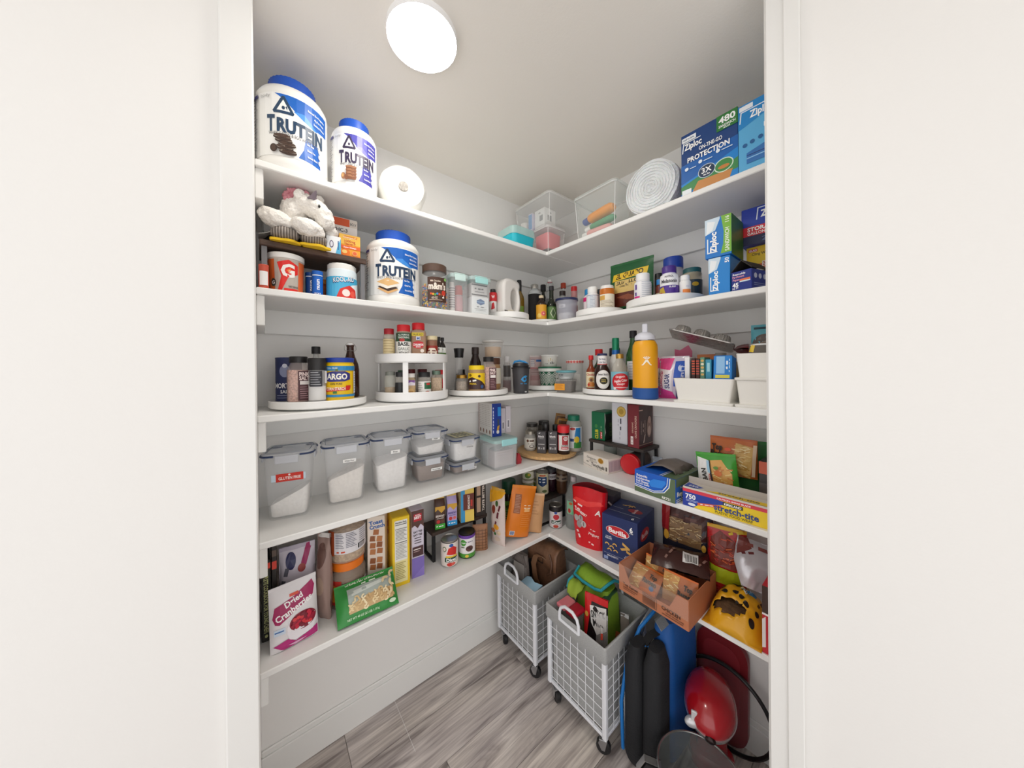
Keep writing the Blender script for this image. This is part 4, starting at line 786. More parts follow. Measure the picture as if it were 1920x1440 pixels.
jar('cinnamon_sugar_jar', 'small shaker with cream cap and red-brown label', 'shaker', .225, -.9055, zu, .0225, .1, CL('#b88a70', .5), '#e9dcb2', pf=STRAIGHT, capz=.82, capr=1, fill=('#8a4a2c', .8), items=[('r', -.034, .006, .034, .06, '#9a2a1c'), ('p', [(-.018, .016), (.0, .01), (.018, .018), (.022, .036), (.012, .05), (-.012, .05), (-.02, .034)], '#efe3d2'), ('t', 'cinn', 0, .04, .008, '#6a1f14', .036, 0, .03), ('t', 'sug', 0, .03, .007, '#6a1f14', .026, 0, .03), ('e', 0, .02, .012, .005, '#c89a6a')], group=SU)
for i, (x, y) in enumerate([(.212, -.869), (.195, -.844)]):
    jar('extract_bottle', ['dark extract bottle with white and green label beside the cinnamon sugar', 'dark extract bottle with white and green label at the tray edge'][i], 'bottle', x, y, zu, .0145, .1, M('#241a14', .12), '#1a1918', pf=BOTTLE, capz=.85, capr=.5, items=[('r', -.02, .034, .02, .056, '#eef0ea'), ('r', -.02, .004, .02, .034, '#4f7a34'), ('e', 0, .048, .003, .004, '#6a6a5a')], group=SU)
jar('beige_spice_tin', 'small beige tin at the back of the upper tier', 'tin', .163, -.845, zu, .017, .075, '#b8a48c', None, pf=CANP, group=SU)
# lower tier
jar('cumin_jar', 'half-full glass spice jar with dull metal lid on the lower tier', 'jar', .19, -1.062, zb_, .021, .104, CL('#dcdcd0', .3), '#7d8078', pf=JAR, capz=.86, capr=.86, fill=('#9a7442', .42), group=SL)
jar('pepper_jar', 'glass spice jar with black lid and black label on the lower tier', 'jar', .215, -1.03, zb_, .0195, .102, CL('#d4d2ca', .35), '#232428', pf=JAR, capz=.82, capr=.95, fill=('#4a4238', .6), items=[('r', -.03, .018, .026, .062, '#1e2024')], group=SL)
sqjar('ginger_jar', 'square spice bottle with white lid and purple label', 'jar', .236, -.998, zb_, .034, .03, .096, CL('#dcc6a0', .4), M('#eeeae4', .4), fill=('#c9a26c', .6), rz=face(.236, -.998), capz=.84, capr=.5, items=[('r', -.015, .05, .015, .068, '#e4dce8'), ('p', [(-.014, .058), (0, .064), (.014, .06), (.014, .07), (-.014, .07)], '#7a3f96'), ('e', 0, .024, .012, .015, '#d8b070'), ('e', 0, .024, .009, .004, '#b8864a')], group=SL)
jar('green_lid_jar', 'spice jar with dark green lid behind the square bottle', 'jar', .158, -1.0, zb_, .023, .108, CL('#cfc6b0', .4), '#1e4a30', pf=JAR, capz=.84, capr=.92, fill=('#a88a58', .6), group=SL)
jar('nutmeg_jar', 'clear spice jar with black lid and white and green label', 'jar', .238, -.945, zb_, .0245, .1, CL('#d9d6ce', .35), '#1c1c1e', pf=JAR, capz=.78, capr=.92, fill=('#b8a488', .6), items=[('r', -.032, .008, .036, .064, '#eeecea'), ('p', [(.0, .034), (.036, .034), (.036, .06), (.0, .06)], '#23633f'), ('r', .008, .05, .024, .058, '#c8322c'), ('e', .012, .02, .011, .007, '#b85a3c')]+lines(-.03, -.006, .014, .056, 6, '#a4a4a0'), group=SL)
sqjar('garlic_powder_jar', 'tall glass bottle of pale powder with grey-green lid', 'jar', .222, -.886, zb_, .046, .044, .106, CL('#d8ccba', .3), M('#6f8474', .4, .3), fill=('#cdb091', .72), rz=face(.222, -.886), capz=.84, capr=.4, group=SL)
jar('red_lid_seasoning', 'red-lidded seasoning jar behind the post on the lower tier', 'jar', .18, -.851, zb_, .021, .108, CL('#d8d0c4', .4), '#d2202a', pf=JAR, capz=.82, capr=.94, fill=('#b89a72', .7), items=[('r', -.03, .008, .03, .07, '#e6e0d6'), ('r', .004, .03, .03, .07, '#c8222c'), ('r', -.012, .03, .002, .056, '#d8d8d8')], group=SL)
for i, (x, y, c) in enumerate([(.13, -.96, '#6a1a20'), (.125, -.905, '#5a1c22')]):
    jar('red_cap_spice', ['spice jar with dark red cap behind the black-lidded jar', 'spice jar with maroon cap behind the pale powder bottle'][i], 'jar', x, y, zb_, .022, .112, CL('#c8b8a0', .5), c, pf=JAR, capz=.84, capr=.92, fill=('#8a6a44', .6), group=SL)
# third turntable
turntable('white turntable holding the peanut butter jar and pink salt', .148, -.634, z3, .1425, .022, rim=.007, group=GT); zt = z3+.0223
SP = 'jars on the peanut butter turntable'
t = thing('pepper_grinder', 'tall clear pepper grinder with black flared head', 'grinder', .108, -.715, zt, face(.108, -.715), SP)
G().lathe([(.022, 0), (.024, .004), (.023, .03), (.017, .08), (.018, .12), (.0195, .155), (.0195, .16)], 24).build('glass', CL('#d8d8d8', .3), t)
G().lathe([(.02, .004), (.0205, .03), (.015, .07), (.015, .08)], 20).build('contents', M('#2c2622', .8, bump=1, scale=300, var=.4), t)
G().lathe([(.0195, .156), (.021, .16), (.0215, .175), (.025, .198), (.0245, .2), (.02, .2)], 24).build('head', M('#19181a', .35), t)
t = jar('gold_lid_jar', 'small glass jar of speckled salt with gold lid', 'jar', .172, -.738, zt, .0275, .076, CL('#d8d2ca', .3), M('#a9823a', .3, .8), pf=[(.8, 0), (.98, .08), (1, .5), (.9, .68), (.78, .78), (.78, .82)], capz=.8, capr=.88, fill=(M('#a89888', .9, bump=1, scale=260, var=.5), .6), group=SP)
jar('cocoa_jar', 'small jar with black lid behind the gold-lidded jar', 'jar', .07, -.68, zt, .019, .1, M('#3a2c28', .3), '#1d1b1c', pf=JAR, group=SP)
t = jar('chocolate_syrup_bottle', 'dark brown syrup bottle with round cream label', 'bottle', .118, -.63, zt, .036, .208, M('#241512', .25), '#2a1c1a', pf=[(.86, 0), (1, .04), (1, .3), (.86, .5), (.72, .66), (.46, .78), (.42, .84)], capz=.83, capr=.5, items=[('e', -.004, .088, .017, .026, '#d9d2b4'), ('e', -.004, .088, .0145, .023, '#1c1714'), ('e', -.004, .094, .009, .008, '#c9c09a'), ('r', -.012, .076, .004, .082, '#d9d2b4')], labr=.0345, group=SP)
jar('nut_butter_jar', 'yellow-lidded jar of nut butter with yellow and brown label', 'jar', .22, -.689, zt, .037, .118, CL('#c8a878', .6), '#f0cf12', pf=WIDEJAR, capz=.82, capr=.96, fill=('#a87a48', .8), items=[('r', -.056, .012, .056, .084, '#f0c816'), ('p', [(-.056, .012), (.056, .012), (.056, .022), (.02, .05), (-.02, .066), (-.056, .056)], '#3c2220'), ('t', 'peanut', -.018, .05, .011, '#f3efe4', .04, 10, .02), ('t', 'ORIGINAL', -.018, .037, .007, '#f0c816', .036), ('e', .026, .024, .008, .008, '#3a5a8e'), ('e', .012, .07, .006, .006, '#4a3210'), ('e', -.03, .074, .008, .006, '#8a6a10')], group=SP)
pinksalt('nearly empty pink salt jar with black lid beside the peanut butter', .205, -.612, zt, .062, .158, .25, SP)
jar('peanut_butter_jar', 'peanut butter jar with brown lid and cream label, lower of two', 'jar', .14, -.54, zt, .038, .155, CL('#c9a070', .6), '#5a3420', pf=[(.9, 0), (1, .03), (1, .7), (.94, .76), (.88, .8)], capz=.8, capr=.96, fill=('#b9824a', .76), items=[('r', -.07, .028, .07, .105, '#e4ddcc')]+lines(-.012, .02, .078, .092, 3, '#a8a090'), group=SP, ridges=False)
t = jar('deli_container', 'clear deli container of brown sugar stacked on the peanut butter jar', 'container', .14, -.54, zt+.1553, .052, .084, CL('#e8e6e2', .3), None, pf=[(.78, 0), (.82, .03), (.98, .92), (1, .93)], fill=('#d0aa7c', .66), group=SP); G().lathe([(.053, .078), (.055, .08), (.055, .086), (.052, .088)], 32).build('lid', M('#e6e4e0', .3, 0, .75), t)
jar('honey_bottle', 'white-capped clear bottle with red base behind the shaker cup', 'bottle', .095, -.415, z3, .0235, .19, CL('#dedcdc', .35), '#eceaea', pf=[(.92, 0), (1, .02), (1, .6), (.94, .74), (.6, .82)], capz=.84, capr=.6, fill=(M('#7e1c22', .4), .32), items=[('r', -.02, .08, .02, .14, '#5a5656')])
t = jar('shaker_cup', 'charcoal shaker cup with blue flip lid and blue emblem', 'shaker cup', .226, -.43, z3, .043, .13, M('#3d3c40', .45), M('#28272a', .45), pf=[(.84, 0), (.88, .02), (1, .96), (1, .98)], capz=.94, capr=1.12, ridges=False, labr=lambda v: .0385+.0052*v/.12, items=[('p', [(.0, .07), (.008, .082), (.022, .09), (.034, .086), (.026, .08), (.03, .066), (.02, .056), (.01, .06)], '#2b8cc8'), ('e', .018, .072, .006, .006, '#3d3c40'), ('t', 'BLENDER', .016, .049, .005, '#2b8cc8', .036), ('r', .02, .006, .032, .012, '#c8c8c8')])
g = G().lathe([(.04, .13), (.042, .138), (.036, .15), (.02, .152)], 28); g.build('lid_top', M('#232225', .45), t)
G().tube([(-.036, 0, .142), (-.03, -.004, .158), (-.005, -.004, .163), (.02, -.004, .156), (.036, -.002, .145)], .0055, 8).build('flip_handle', M('#2a8fd2', .4), t)
# corner turntable
turntable('white turntable with tubs and a paper bag in the third shelf corner', .142, -.16, z3, .126, .022, rim=.006, group=GT); zt = z3+.0223
CO = 'packs on the corner turntable'
pouch('paper_sugar_bag', 'crumpled pale pink paper bag with blue patch on the corner turntable', 'bag', .075, -.185, zt, .07, .175, .05, face(.085, -.175), M('#c9aeac', .7, bump=.3, scale=60), [('r', -.03, .03, .03, .06, '#b78f8e'), ('r', .004, .14, .034, .152, '#2f66a8'), ('r', -.03, .11, -.006, .15, '#ddd2d0'), ('r', -.034, .1, .034, .104, '#b8343c')]+lines(-.028, .0, .12, .15, 4, '#4a6a96')+lines(-.026, .026, .066, .094, 4, '#7a5a5e'), seed=11, crumple=.005, bulge=.6, seal='#d9cfcc', group=CO)
jar('patterned_tub', 'tub with green and white diamond pattern and green lid', 'tub', .172, -.165, zt, .062, .1, M('#e6e8e2', .45), None, pf=[(.8, 0), (.84, .02), (1, .96), (1, 1)], labr=lambda v: .0525+.0105*v/.1, items=[('r', -.075, .0055, .03, .082, '#1f6144')]+[('p', [(x, y-k*1.15), (x+k, y), (x, y+k*1.15), (x-k, y)], c) for k, c in ((.0125, '#e6e8e2'), (.0092, '#1f6144'), (.0048, '#e6e8e2')) for i, x in enumerate([-.062+.0145*j for j in range(7)]) for y in ([.02, .052] if i % 2 else [.036, .067])]+[('r', -.07, .084, .07, .1, '#eef0ea'), ('t', 'LARD', .036, .045, .006, '#5a6a60', .022)], group=CO)
for o in list(COL.objects):
    if o.name.startswith('patterned_tub'): G().lathe([(.0655, .096), (.067, .098), (.067, .108), (.064, .11)], 36).build('lid', M('#1d6b4c', .4), o); break
t = jar('spread_tub', 'white tub with cream print stacked on the green patterned tub', 'tub', .172, -.165, zt+.1103, .046, .062, M('#e9e6de', .45), None, pf=[(.82, 0), (.86, .03), (1, .96), (1, 1)], labr=lambda v: .0385+.007*v/.06, items=[('e', .004, .036, .012, .012, '#d9c48e'), ('e', .014, .02, .012, .008, '#5a5a56'), ('r', -.03, .014, -.012, .018, '#8a8a84')], group=CO); G().lathe([(.047, .057), (.049, .058), (.049, .065), (.046, .067)], 32).build('lid', M('#efeeea', .4), t)
# corner front: square tub, bowl, gingham jar
t = thing('berry_box', 'clear box of dark dried fruit with an orange sticker', 'box', .352, -.232, z3, .4, None)
G().loft([(.08, .08, .012, 0), (.084, .084, .014, .004), (.092, .092, .014, .064), (.094, .094, .014, .066)], 5).build('box', CL('#c8c4c0', .35), t)
G().loft([(.074, .074, .012, .003), (.078, .078, .012, .006), (.083, .083, .012, .056)], 5).build('contents', M('#35231f', .7, bump=1, scale=120, var=.5), t)
lab(t, S_front(.0445), [('r', -.046, .014, .008, .046, '#e89c1c')]+lines(-.04, .0, .02, .04, 5, '#b8701a'), base=.003)
t = thing('lidded_bowl', 'clear bowl of white powder with teal rim lid on the dried fruit box', 'bowl', .352, -.232, z3+.0665, .3)
G().lathe([(.03, 0), (.034, .002), (.046, .034), (.047, .036)], 32).build('bowl', CL('#dfe8ea', .35), t)
G().lathe([(.028, .002), (.031, .004), (.036, .014)], 28).build('contents', M('#f0f0ee', .9), t)
G().lathe([(.049, .034), (.052, .036), (.052, .043), (.047, .046)], 36).build('lid', M('#6aaeb8', .35, 0, .8), t)
lab(t, S_cyl(.0485), [('t', 'STAR', -.006, .024, .008, '#55555a', .026), ('t', 'BAKE', -.006, .014, .006, '#8a8a8e', .02)])
t = thing('gingham_jar', 'faceted glass jar with red gingham lid behind the bowl', 'jar', .325, -.13, z3, face(.325, -.13))
G().lathe([(.04, 0), (.042, .004), (.044, .14), (.042, .15)], 14).build('glass', CL('#dcdcd8', .28), t)
G().lathe([(.044, .148), (.045, .15), (.045, .162), (.042, .165)], 36).build('lid', M('#e9d8d4', .4), t)
lab(t, S_cyl(.0452), [('r', -.1+.0155*i, .15, -.0925+.0155*i, .162, '#c8362c') for i in range(14)]+[('r', -.1, .1545, .1, .158, '#d8685e')], 'gingham')
G().box(.045, .004, .06, .004, -.02, .03, .001).build('paper_note', M('#e8e6e0', .7), t)
# ================================================================== third shelf, back wall
turntable('white turntable of sauces and vinegars on the third shelf', .583, -.156, z3, .1465, .022, rim=.007, group=GT); zt = z3+.0223
SV = 'sauce bottles on the sauce turntable'
jar('soy_sauce_bottle', 'dark green bottle with red cap and cream label on the sauce turntable', 'bottle', .478, -.128, zt, .026, .195, M('#1f3a1c', .15), '#cf1f22', pf=SAUCE, capz=.84, capr=.72, items=[('r', -.03, .02, .03, .085, '#d9d6a0'), ('e', 0, .06, .012, .014, '#7a8a3a')]+lines(-.02, .02, .026, .044, 4, '#5a6a2c'), group=SV)
jar('hot_sauce_bottle', 'small hot sauce bottle with red cap and portrait label', 'bottle', .487, -.205, zt, .0235, .162, M('#8a3a1c', .15), '#d8242a', pf=SAUCE, capz=.87, capr=.5, items=[('r', -.032, .008, .032, .082, '#ecdfbc'), ('t', 'Cholula', 0, .07, .011, '#b8322a', .046, 0, .03), ('e', 0, .046, .012, .012, '#c89a5a'), ('e', 0, .044, .006, .008, '#6a3a24'), ('p', [(-.018, .012), (.018, .012), (.012, .034), (-.012, .034)], '#d0823a'), ('e', -.012, .022, .006, .006, '#c83a2a')], group=SV)
jar('blue_cap_sauce', 'bottle with small blue cap behind the barbecue sauce', 'bottle', .524, -.152, zt, .021, .165, M('#2a2c3c', .2), '#2050b0', pf=SAUCE, capz=.87, capr=.6, group=SV)
jar('black_bottle_sauce', 'black rounded bottle at the back of the sauce turntable', 'bottle', .525, -.062, zt, .03, .2, M('#222224', .2), '#1c1b1e', pf=BOTTLE, group=SV)
jar('barbecue_sauce_bottle', 'brown barbecue sauce bottle with white neck band and oval label', 'bottle', .572, -.236, zt, .0355, .165, M('#2c1410', .2), M('#eceaea', .4), pf=[(.92, 0), (1, .03), (1, .5), (.92, .58), (.62, .68), (.56, .72)], capz=.7, capr=.6, ridges=False, items=[('e', .004, .05, .034, .042, '#e9e6e2'), ('e', .006, .044, .018, .016, '#8a7a2a'), ('e', .006, .044, .0165, .0145, '#16140f'), ('t', 'Honey', .006, .05, .005, '#c8b04a', .02), ('t', 'BBQ', .006, .042, .006, '#c8b04a', .02), ('t', "Sweet Baby's", .004, .073, .009, '#3a3436', .048, 0, .02)], group=SV)
for o in COL.objects:
    if o.name == 'barbecue_sauce_bottle':
        lab(o, S_cyl(.0226), [('t', 'The Sauce', 0, .142, .006, '#3a4468', .03), ('t', 'is the Boss', 0, .128, .006, '#3a4468', .03), ('r', -.04, .1165, .04, .12, '#c8322c')], 'neck_label'); G().lathe([(.0222, .157), (.0224, .16), (.0224, .165), (.021, .167)], 28).build('navy_rim', M('#232c58', .4), o); break
jar('balsamic_bottle', 'tall bottle with green and blue foil neck on the sauce turntable', 'bottle', .592, -.158, zt, .031, .24, M('#d8d6d0', .3), M('#178a62', .35, .3), pf=[(.9, 0), (1, .02), (1, .46), (.9, .56), (.6, .66), (.5, .7)], capz=.68, capr=.52, ridges=False, group=SV, items=None)
for o in COL.objects:
    if o.name == 'balsamic_bottle': G().lathe([(.0168, .163), (.0172, .165), (.0172, .182), (.0168, .184)], 24).build('foil_band', M('#2468b4', .35, .3), o); break
t = jar('cider_bottle', 'clear cider vinegar bottle with gold cap and red round label', 'bottle', .655, -.226, zt, .037, .162, CL('#d8d4c8', .3), M('#c19a4a', .3, .7), pf=[(.92, 0), (1, .03), (1, .54), (.9, .64), (.6, .76), (.4, .84), (.38, .9)], capz=.88, capr=.44, fill=('#8a6a2a', .48), items=[('r', -.05, .006, .046, .085, '#7fb8c8'), ('e', .004, .042, .04, .0365, '#c8222e'), ('t', 'Organic', .002, .064, .009, '#f6ecec', .04, 6, .02), ('t', 'Apple Cider', .004, .047, .011, '#ffffff', .058, 6, .02), ('t', 'Vinegar', .004, .033, .008, '#f6ecec', .036, 6, .02), ('r', -.03, .016, .04, .019, '#f0c8c8'), ('e', -.022, .012, .006, .005, '#f2e6e6')], group=SV)
jar('wine_bottle', 'dark green bottle with black cap and white label behind the yellow flask', 'bottle', .668, -.136, zt, .033, .268, M('#2c5a2a', .12, 0, .92), '#16151a', pf=[(.9, 0), (1, .02), (1, .5), (.92, .6), (.55, .74), (.42, .82), (.4, .88)], capz=.88, capr=.48, items=[('r', -.03, .05, .04, .13, '#e6e8ec')]+lines(-.02, .03, .06, .12, 6, '#9aa2b4'), group=SV, ridges=False)
# steel flask
t = thing('water_flask', 'yellow steel water flask with white straw lid and blue boot', 'water bottle', .784, -.252, z3, face(.784, -.252, .12))
r = .047
G().lathe([(r*.96, .03), (r, .034), (r, .2), (r*.97, .214), (r*.84, .226), (r*.8, .23)], 48).build('flask', M('#efa814', .4), t)
G().lathe([(r*.94, 0), (r*1.03, .004), (r*1.03, .044), (r*1.0, .045)], 48).build('boot', M('#1a4f96', .6), t)
G().lathe([(r*.74, .229), (r*.76, .231), (r*.76, .235)], 40).build('steel_ring', M('#9a9a98', .25, .9), t)
g = G().lathe([(r*.8, .234), (r*.82, .237), (r*.8, .249), (r*.6, .259), (r*.42, .264), (r*.2, .266)], 40); g.box(.02, .018, .036, 0, 0, .264, .003); g.build('straw_lid', M('#dcdde6', .4), t)
g = [('e', 0, .151, .0055, .004, '#f8f0e0')]
g += [('p', [(-.004, .155), (.004, .155), (.014, .138), (.018, .136), (.018, .133), (.012, .134), (.0, .148), (-.012, .134), (-.018, .133), (-.018, .136), (-.014, .138)], '#f8f0e0')]
g += [('p', [(sin(a)*.006-.0012, .155+.002), (sin(a)*.006+.0012, .157), (sin(a)*.015+.0018, .160+cos(a)*.008), (sin(a)*.015-.0018, .160+cos(a)*.008)], '#f8f0e0') for a in (-.9, -.45, 0, .45, .9)]
lab(t, S_cyl(r+.0003), g, 'emblem')
pouch('sugar_bag', 'plastic bag of granulated sugar in pink, white and blue', 'bag', .858, -.165, z3, .112, .168, .085, .12, M('#d8d0e2', .2, 0, .96), [('p', [(-.062, .0), (.012, .0), (.0, .03), (-.062, .05)], '#e0489c'), ('p', [(-.062, .12), (-.005, .112), (.006, .165), (-.062, .165)], '#e84f92'), ('p', [(-.062, .048), (.0, .028), (.004, .112), (-.062, .122)], '#eceaf2'), ('t', 'PURE CANE', -.052, .075, .009, '#2a3a86', .056, 88, .03), ('t', 'GRANULATED', -.038, .075, .011, '#c02a70', .068, 88, .03), ('t', 'SUGAR', -.016, .07, .018, '#2a3a7a', .058, 88, .03), ('p', [(.008, .05), (.06, .05), (.06, .15), (.012, .148)], '#2456bc'), ('e', .036, .122, .014, .014, '#c8d4ee'), ('t', 'Pure', .036, .09, .012, '#dfe6f6', .03, 88), ('p', [(.01, .0), (.06, .0), (.06, .048), (.016, .046)], '#4a4a7e')], seed=21, bulge=.75, crumple=.004, seal=M('#e3dfe8', .2, 0, .8))
t = thing('spice_envelope', 'folded magenta foil sachet standing behind the sugar bag', 'sachet', .86, -.085, z3, .3)
G().prism([(-.03, 0), (.03, 0), (.034, .19), (.02, .215), (-.01, .195), (-.03, .2)], -.004, .004).build('sachet', M('#b8406a', .4, bump=.6, scale=50), t)
# white bins
def white_bin(label, x, y, z, w, d, h, rz=0):
    t = thing('white_bin', label, 'storage bin', x, y, z, rz, 'white stackable bins on the third shelf')
    tp = .87
    G().loft([(w*tp, d*.95, .006, 0), (w*tp, d*.95, .006, .012), (w*tp*.99, d*.94, .006, .0125), (w, d, .008, h), (w-.005, d-.005, .007, h), (w*tp-.006, d*.95-.006, .006, .006)], 4).build('bin', M('#eceae4', .35), t)
    G().loft([(w*tp+.016, d*.95+.016, .006, 0), (w*tp+.02, d*.95+.02, .007, .003), (w*tp+.02, d*.95+.02, .007, .0085), (w*tp, d*.95, .006, .009)], 4).build('base_ledge', M('#eceae4', .35), t)
white_bin('white bin filled with packets and a blue carton', 1.003, -.195, z3, .186, .2, .086)
white_bin('lower white bin of the stack beside the wall', 1.151, -.195, z3, .1, .2, .083)
white_bin('upper white bin of the stack beside the wall', 1.151, -.195, z3+.0835, .1, .2, .083)
PK = 'packets standing in the white bin'; zi = z3+.0093
def packet(label, x, y, w, d, h, rz, col, items=None, rx=0): carton('snack_packet', label, 'packet', x, y, zi, w, d, h, rz, col, front=items, rx=rx, group=PK, flap=False)
packet('slim white packet beside the sugar bag in the white bin', .937, -.21, .016, .08, .152, .1, '#e9e7ea')
packet('red and black striped packet beside the slim white packet', .957, -.21, .012, .08, .147, .12, '#3a1c16', [('r', -.005, .09+.009*i, .005, .094+.009*i, '#d8502c') for i in range(6)])
packet('second red and black striped packet in the white bin', .972, -.212, .012, .08, .145, .12, '#45201a', [('r', -.005, .09+.009*i, .005, .094+.009*i, '#c8452a') for i in range(6)])
packet('floral green and cream packet in the white bin', .988, -.215, .014, .08, .15, .12, '#5a8a72', [('e', 0, .09+.012*i, .005, .004, ['#d8a85a', '#e6dcc0'][i % 2]) for i in range(5)])
packet('teal packet in the middle of the white bin', 1.007, -.218, .018, .08, .142, .14, '#2f8fae', [('r', -.004, .1, .004, .13, '#9ad0dc')])
packet('orange-brown packet at the back of the white bin', .975, -.145, .07, .02, .163, .05, '#b0622c')
carton('blue_carton', 'bright blue carton with pale panel leaning in the white bin', 'carton', 1.052, -.235, zi, .052, .07, .15, .1, '#1380d2', front=[('r', -.018, .09, .006, .148, '#8fc0ea'), ('t', 'Facial', .012, .12, .008, '#e8f2fa', .03, 90), ('t', 'SOFT TISSUES', .019, .12, .004, '#bfe0f4', .05, 90), ('r', -.02, .075, .02, .086, '#e8dc4a')], rx=-.12, group=PK)
pouch('foil_pouch', 'crumpled grey foil pouch beside the blue carton', 'pouch', 1.022, -.165, zi, .035, .165, .03, .7, M('#9a8c7e', .35, .4, bump=.6, scale=40), seed=31, crumple=.006, bulge=.6, group=PK, seal='#8a8076')
pouch('crisp_bag', 'tan snack bag behind the blue carton in the white bin', 'bag', 1.064, -.165, zi, .035, .14, .03, .9, M('#b59a6e', .5), seed=33, crumple=.004, bulge=.6, group=PK)
# foil muffin pan resting on the packets
t = thing('foil_muffin_pan', 'shiny foil muffin pan tilted over the white bin', 'muffin pan', .955, -.165, z3+.222, .25, None, -.2, .33); t.scale = (1.15, 1.15, 1.2)
FO = M('#b9b6b2', .28, .95, bump=.35, scale=70)
g = G().loft([(.185, .12, .016, 0), (.188, .123, .016, .003), (.184, .119, .016, .0045), (.178, .113, .014, .002)], 5); g.build('rim', FO, t)
for i in range(3):
    for j in range(2):
        R = []
        for q, zz in ((.026, .002), (.025, .006), (.02, .024), (.018, .026), (.006, .024)):
            R.append([((i-1)*.056+q*(1+.05*(k % 2))*cos(2*pi*k/40), (j-.5)*.054+q*(1+.05*(k % 2))*sin(2*pi*k/40), zz) for k in range(40)])
        G().rings(R).build('cup', FO, t, 20)
t = thing('red_chip_bag', 'dark red and foil snack bag lying over the white bin stack', 'bag', 1.108, -.095, z3+.165, .3, None)
fn = pouch_fn(.13, .1, .04, 41, 1, .006, .9); pv = G()
for s in (-1, 1):
    pv.add([(lambda p: (p[0], p[2]-.05, p[1]+.022))(fn(.13*(i/12-.5), .1*j/10, 0, s)) for j in range(11) for i in range(13)], [(j*13+i, j*13+i+1, (j+1)*13+i+1, (j+1)*13+i) for j in range(10) for i in range(12)])
pv.build('film', M('#7a1c20', .3, .2, bump=.4, scale=40), t, 60)
t = thing('jerky_bag', 'teal bag with dark oval window standing in the upper white bin', 'bag', 1.15, -.17, z3+.093, .1)
fn = pouch_fn(.075, .17, .04, 43, 1, .003, .5); pv = G()
for s in (-1, 1):
    pv.add([fn(.075*(i/12-.5), .17*j/12, 0, s) for j in range(13) for i in range(13)], [(j*13+i, j*13+i+1, (j+1)*13+i+1, (j+1)*13+i) for j in range(12) for i in range(12)])
pv.build('film', M('#4f9aa8', .4), t, 60)
lab(t, ((lambda u, v, o: fn(u, v, o)), (.01, .015)), [('e', .0, .105, .034, .034, '#4a3c34'), ('e', .004, .1, .02, .016, '#7a6658'), ('r', -.03, .155, .035, .162, '#1f3a44')])
pouch('grain_bag', 'grey bag with yellow clip in the upper white bin', 'bag', 1.15, -.225, z3+.093, .062, .105, .03, .1, M('#6a635c', .6), [('p', [(-.03, .08), (-.018, .078), (-.014, .104), (-.024, .104)], '#e8c41e')], seed=45, crumple=.005, bulge=.7)
# ================================================================== fourth shelf, left wall
NAVY = M('#2f3f66', .4); LIDC = M('#dfe3e8', .3, 0, .34); LATCH = M('#dadde4', .3, 0, .8)
def lockbox(label, x, y, z, wt, dt, h, rz, wb=None, db=None, items=None, group='clear lock-lid food containers'):
    """container with clear lid, navy gasket corners and four white latches"""
    wb = wb or wt*.76; db = db or dt*.76
    t = thing('food_container', label, 'food container', x, y, z, rz, group)
    W1, D1_ = wt-.012, dt-.012
    G().loft([(wb*.93, db*.93, .012, 0), (wb, db, .016, .005), (W1, D1_, .02, h-.02), (W1+.004, D1_+.004, .02, h-.016), (W1-.004, D1_-.004, .018, h-.016), (wb-.005, db-.005, .014, .006)], 5).build('tub', CL('#f4f6f8', .13, .25), t)
    g = G().loft([(wt, dt, .022, h-.016), (wt+.002, dt+.002, .023, h-.012), (wt+.001, dt+.001, .023, h-.005), (wt-.012, dt-.012, .018, h), (wt-.024, dt-.024, .014, h-.004), (.01, .01, .004, h-.004)], 5); g.build('lid', LIDC, t)
    c = [(p[0], p[1], h-.011) for p in rrect(wt+.002, dt+.002, .023, 6)]; n = len(c)//4
    for k in range(4):
        q = c[k*n:(k+1)*n]; a, b = Vector(q[0]), Vector(q[-1]); ta = (a-Vector(q[1])).normalized()*wt*.1; tb = (b-Vector(q[-2])).normalized()*wt*.1
        G().tube([tuple(a+ta)]+q+[tuple(b+tb)], .0032, 6).build('gasket_corner', NAVY, t)
    c2 = [(p[0], p[1], h-.003) for p in rrect(wt-.022, dt-.022, .014, 4)]
    G().tube(c2, .0016, 5, closed=True).build('seal_ring', M('#6d7686', .4), t)
    for s in (-1, 1):
        G().box(wt*.44, .004, .026, 0, s*(dt/2+.0012), h-.036, .0018).build('latch', LATCH, t)
        G().box(.004, dt*.44, .026, s*(wt/2+.0012), 0, h-.036, .0018).build('latch', LATCH, t)
    if items:
        k = (dt-db)/2/h
        lab(t, ((lambda u, v, o: (u, -(db/2+k*v)-o-.001, v)), None), items)
    return t
def powder(name, label, x, y, z, rz, w0, d0, w1, d1, h, col, tilt=(0, 0), wob=.004, seed=0):
    """loose filling with an uneven top"""
    g = G(); n = 5; ring = lambda w, d, zz: [(px, py, zz) for px, py in rrect(w, d, .014, n)]
    R = [ring(w0*.94, d0*.94, .0065), ring(w0, d0, .01)]
    top = []
    for px, py in rrect(w1, d1, .016, n):
        hz = h+tilt[0]*px+tilt[1]*py+wob*noise.noise(Vector((px*30+seed, py*30, seed))); k = (hz-.01)/(h-.01) if h > .01 else 1
        ww = w0+(w1-w0)*k; top.append((px*ww/w1, py*(d0+(d1-d0)*k)/d1, hz))
    R.append(top)
    c = [tuple(Vector(p)*.5+Vector((0, 0, h*.5+wob*.5*noise.noise(Vector((p[0]*40, p[1]*40, seed)))))) for p in top]
    R.append([(p[0]*.5, p[1]*.5, h+tilt[0]*p[0]*.5+tilt[1]*p[1]*.5+wob*noise.noise(Vector((p[0]*25+seed, p[1]*25, 3)))) for p in top])
    g.rings(R)
    o = g.build(name, M(col, .95, bump=.5, scale=110, var=.06), None, 50); place(o, x, y, z, rz); tag(o, label, 'food', None, 'stuff'); return o
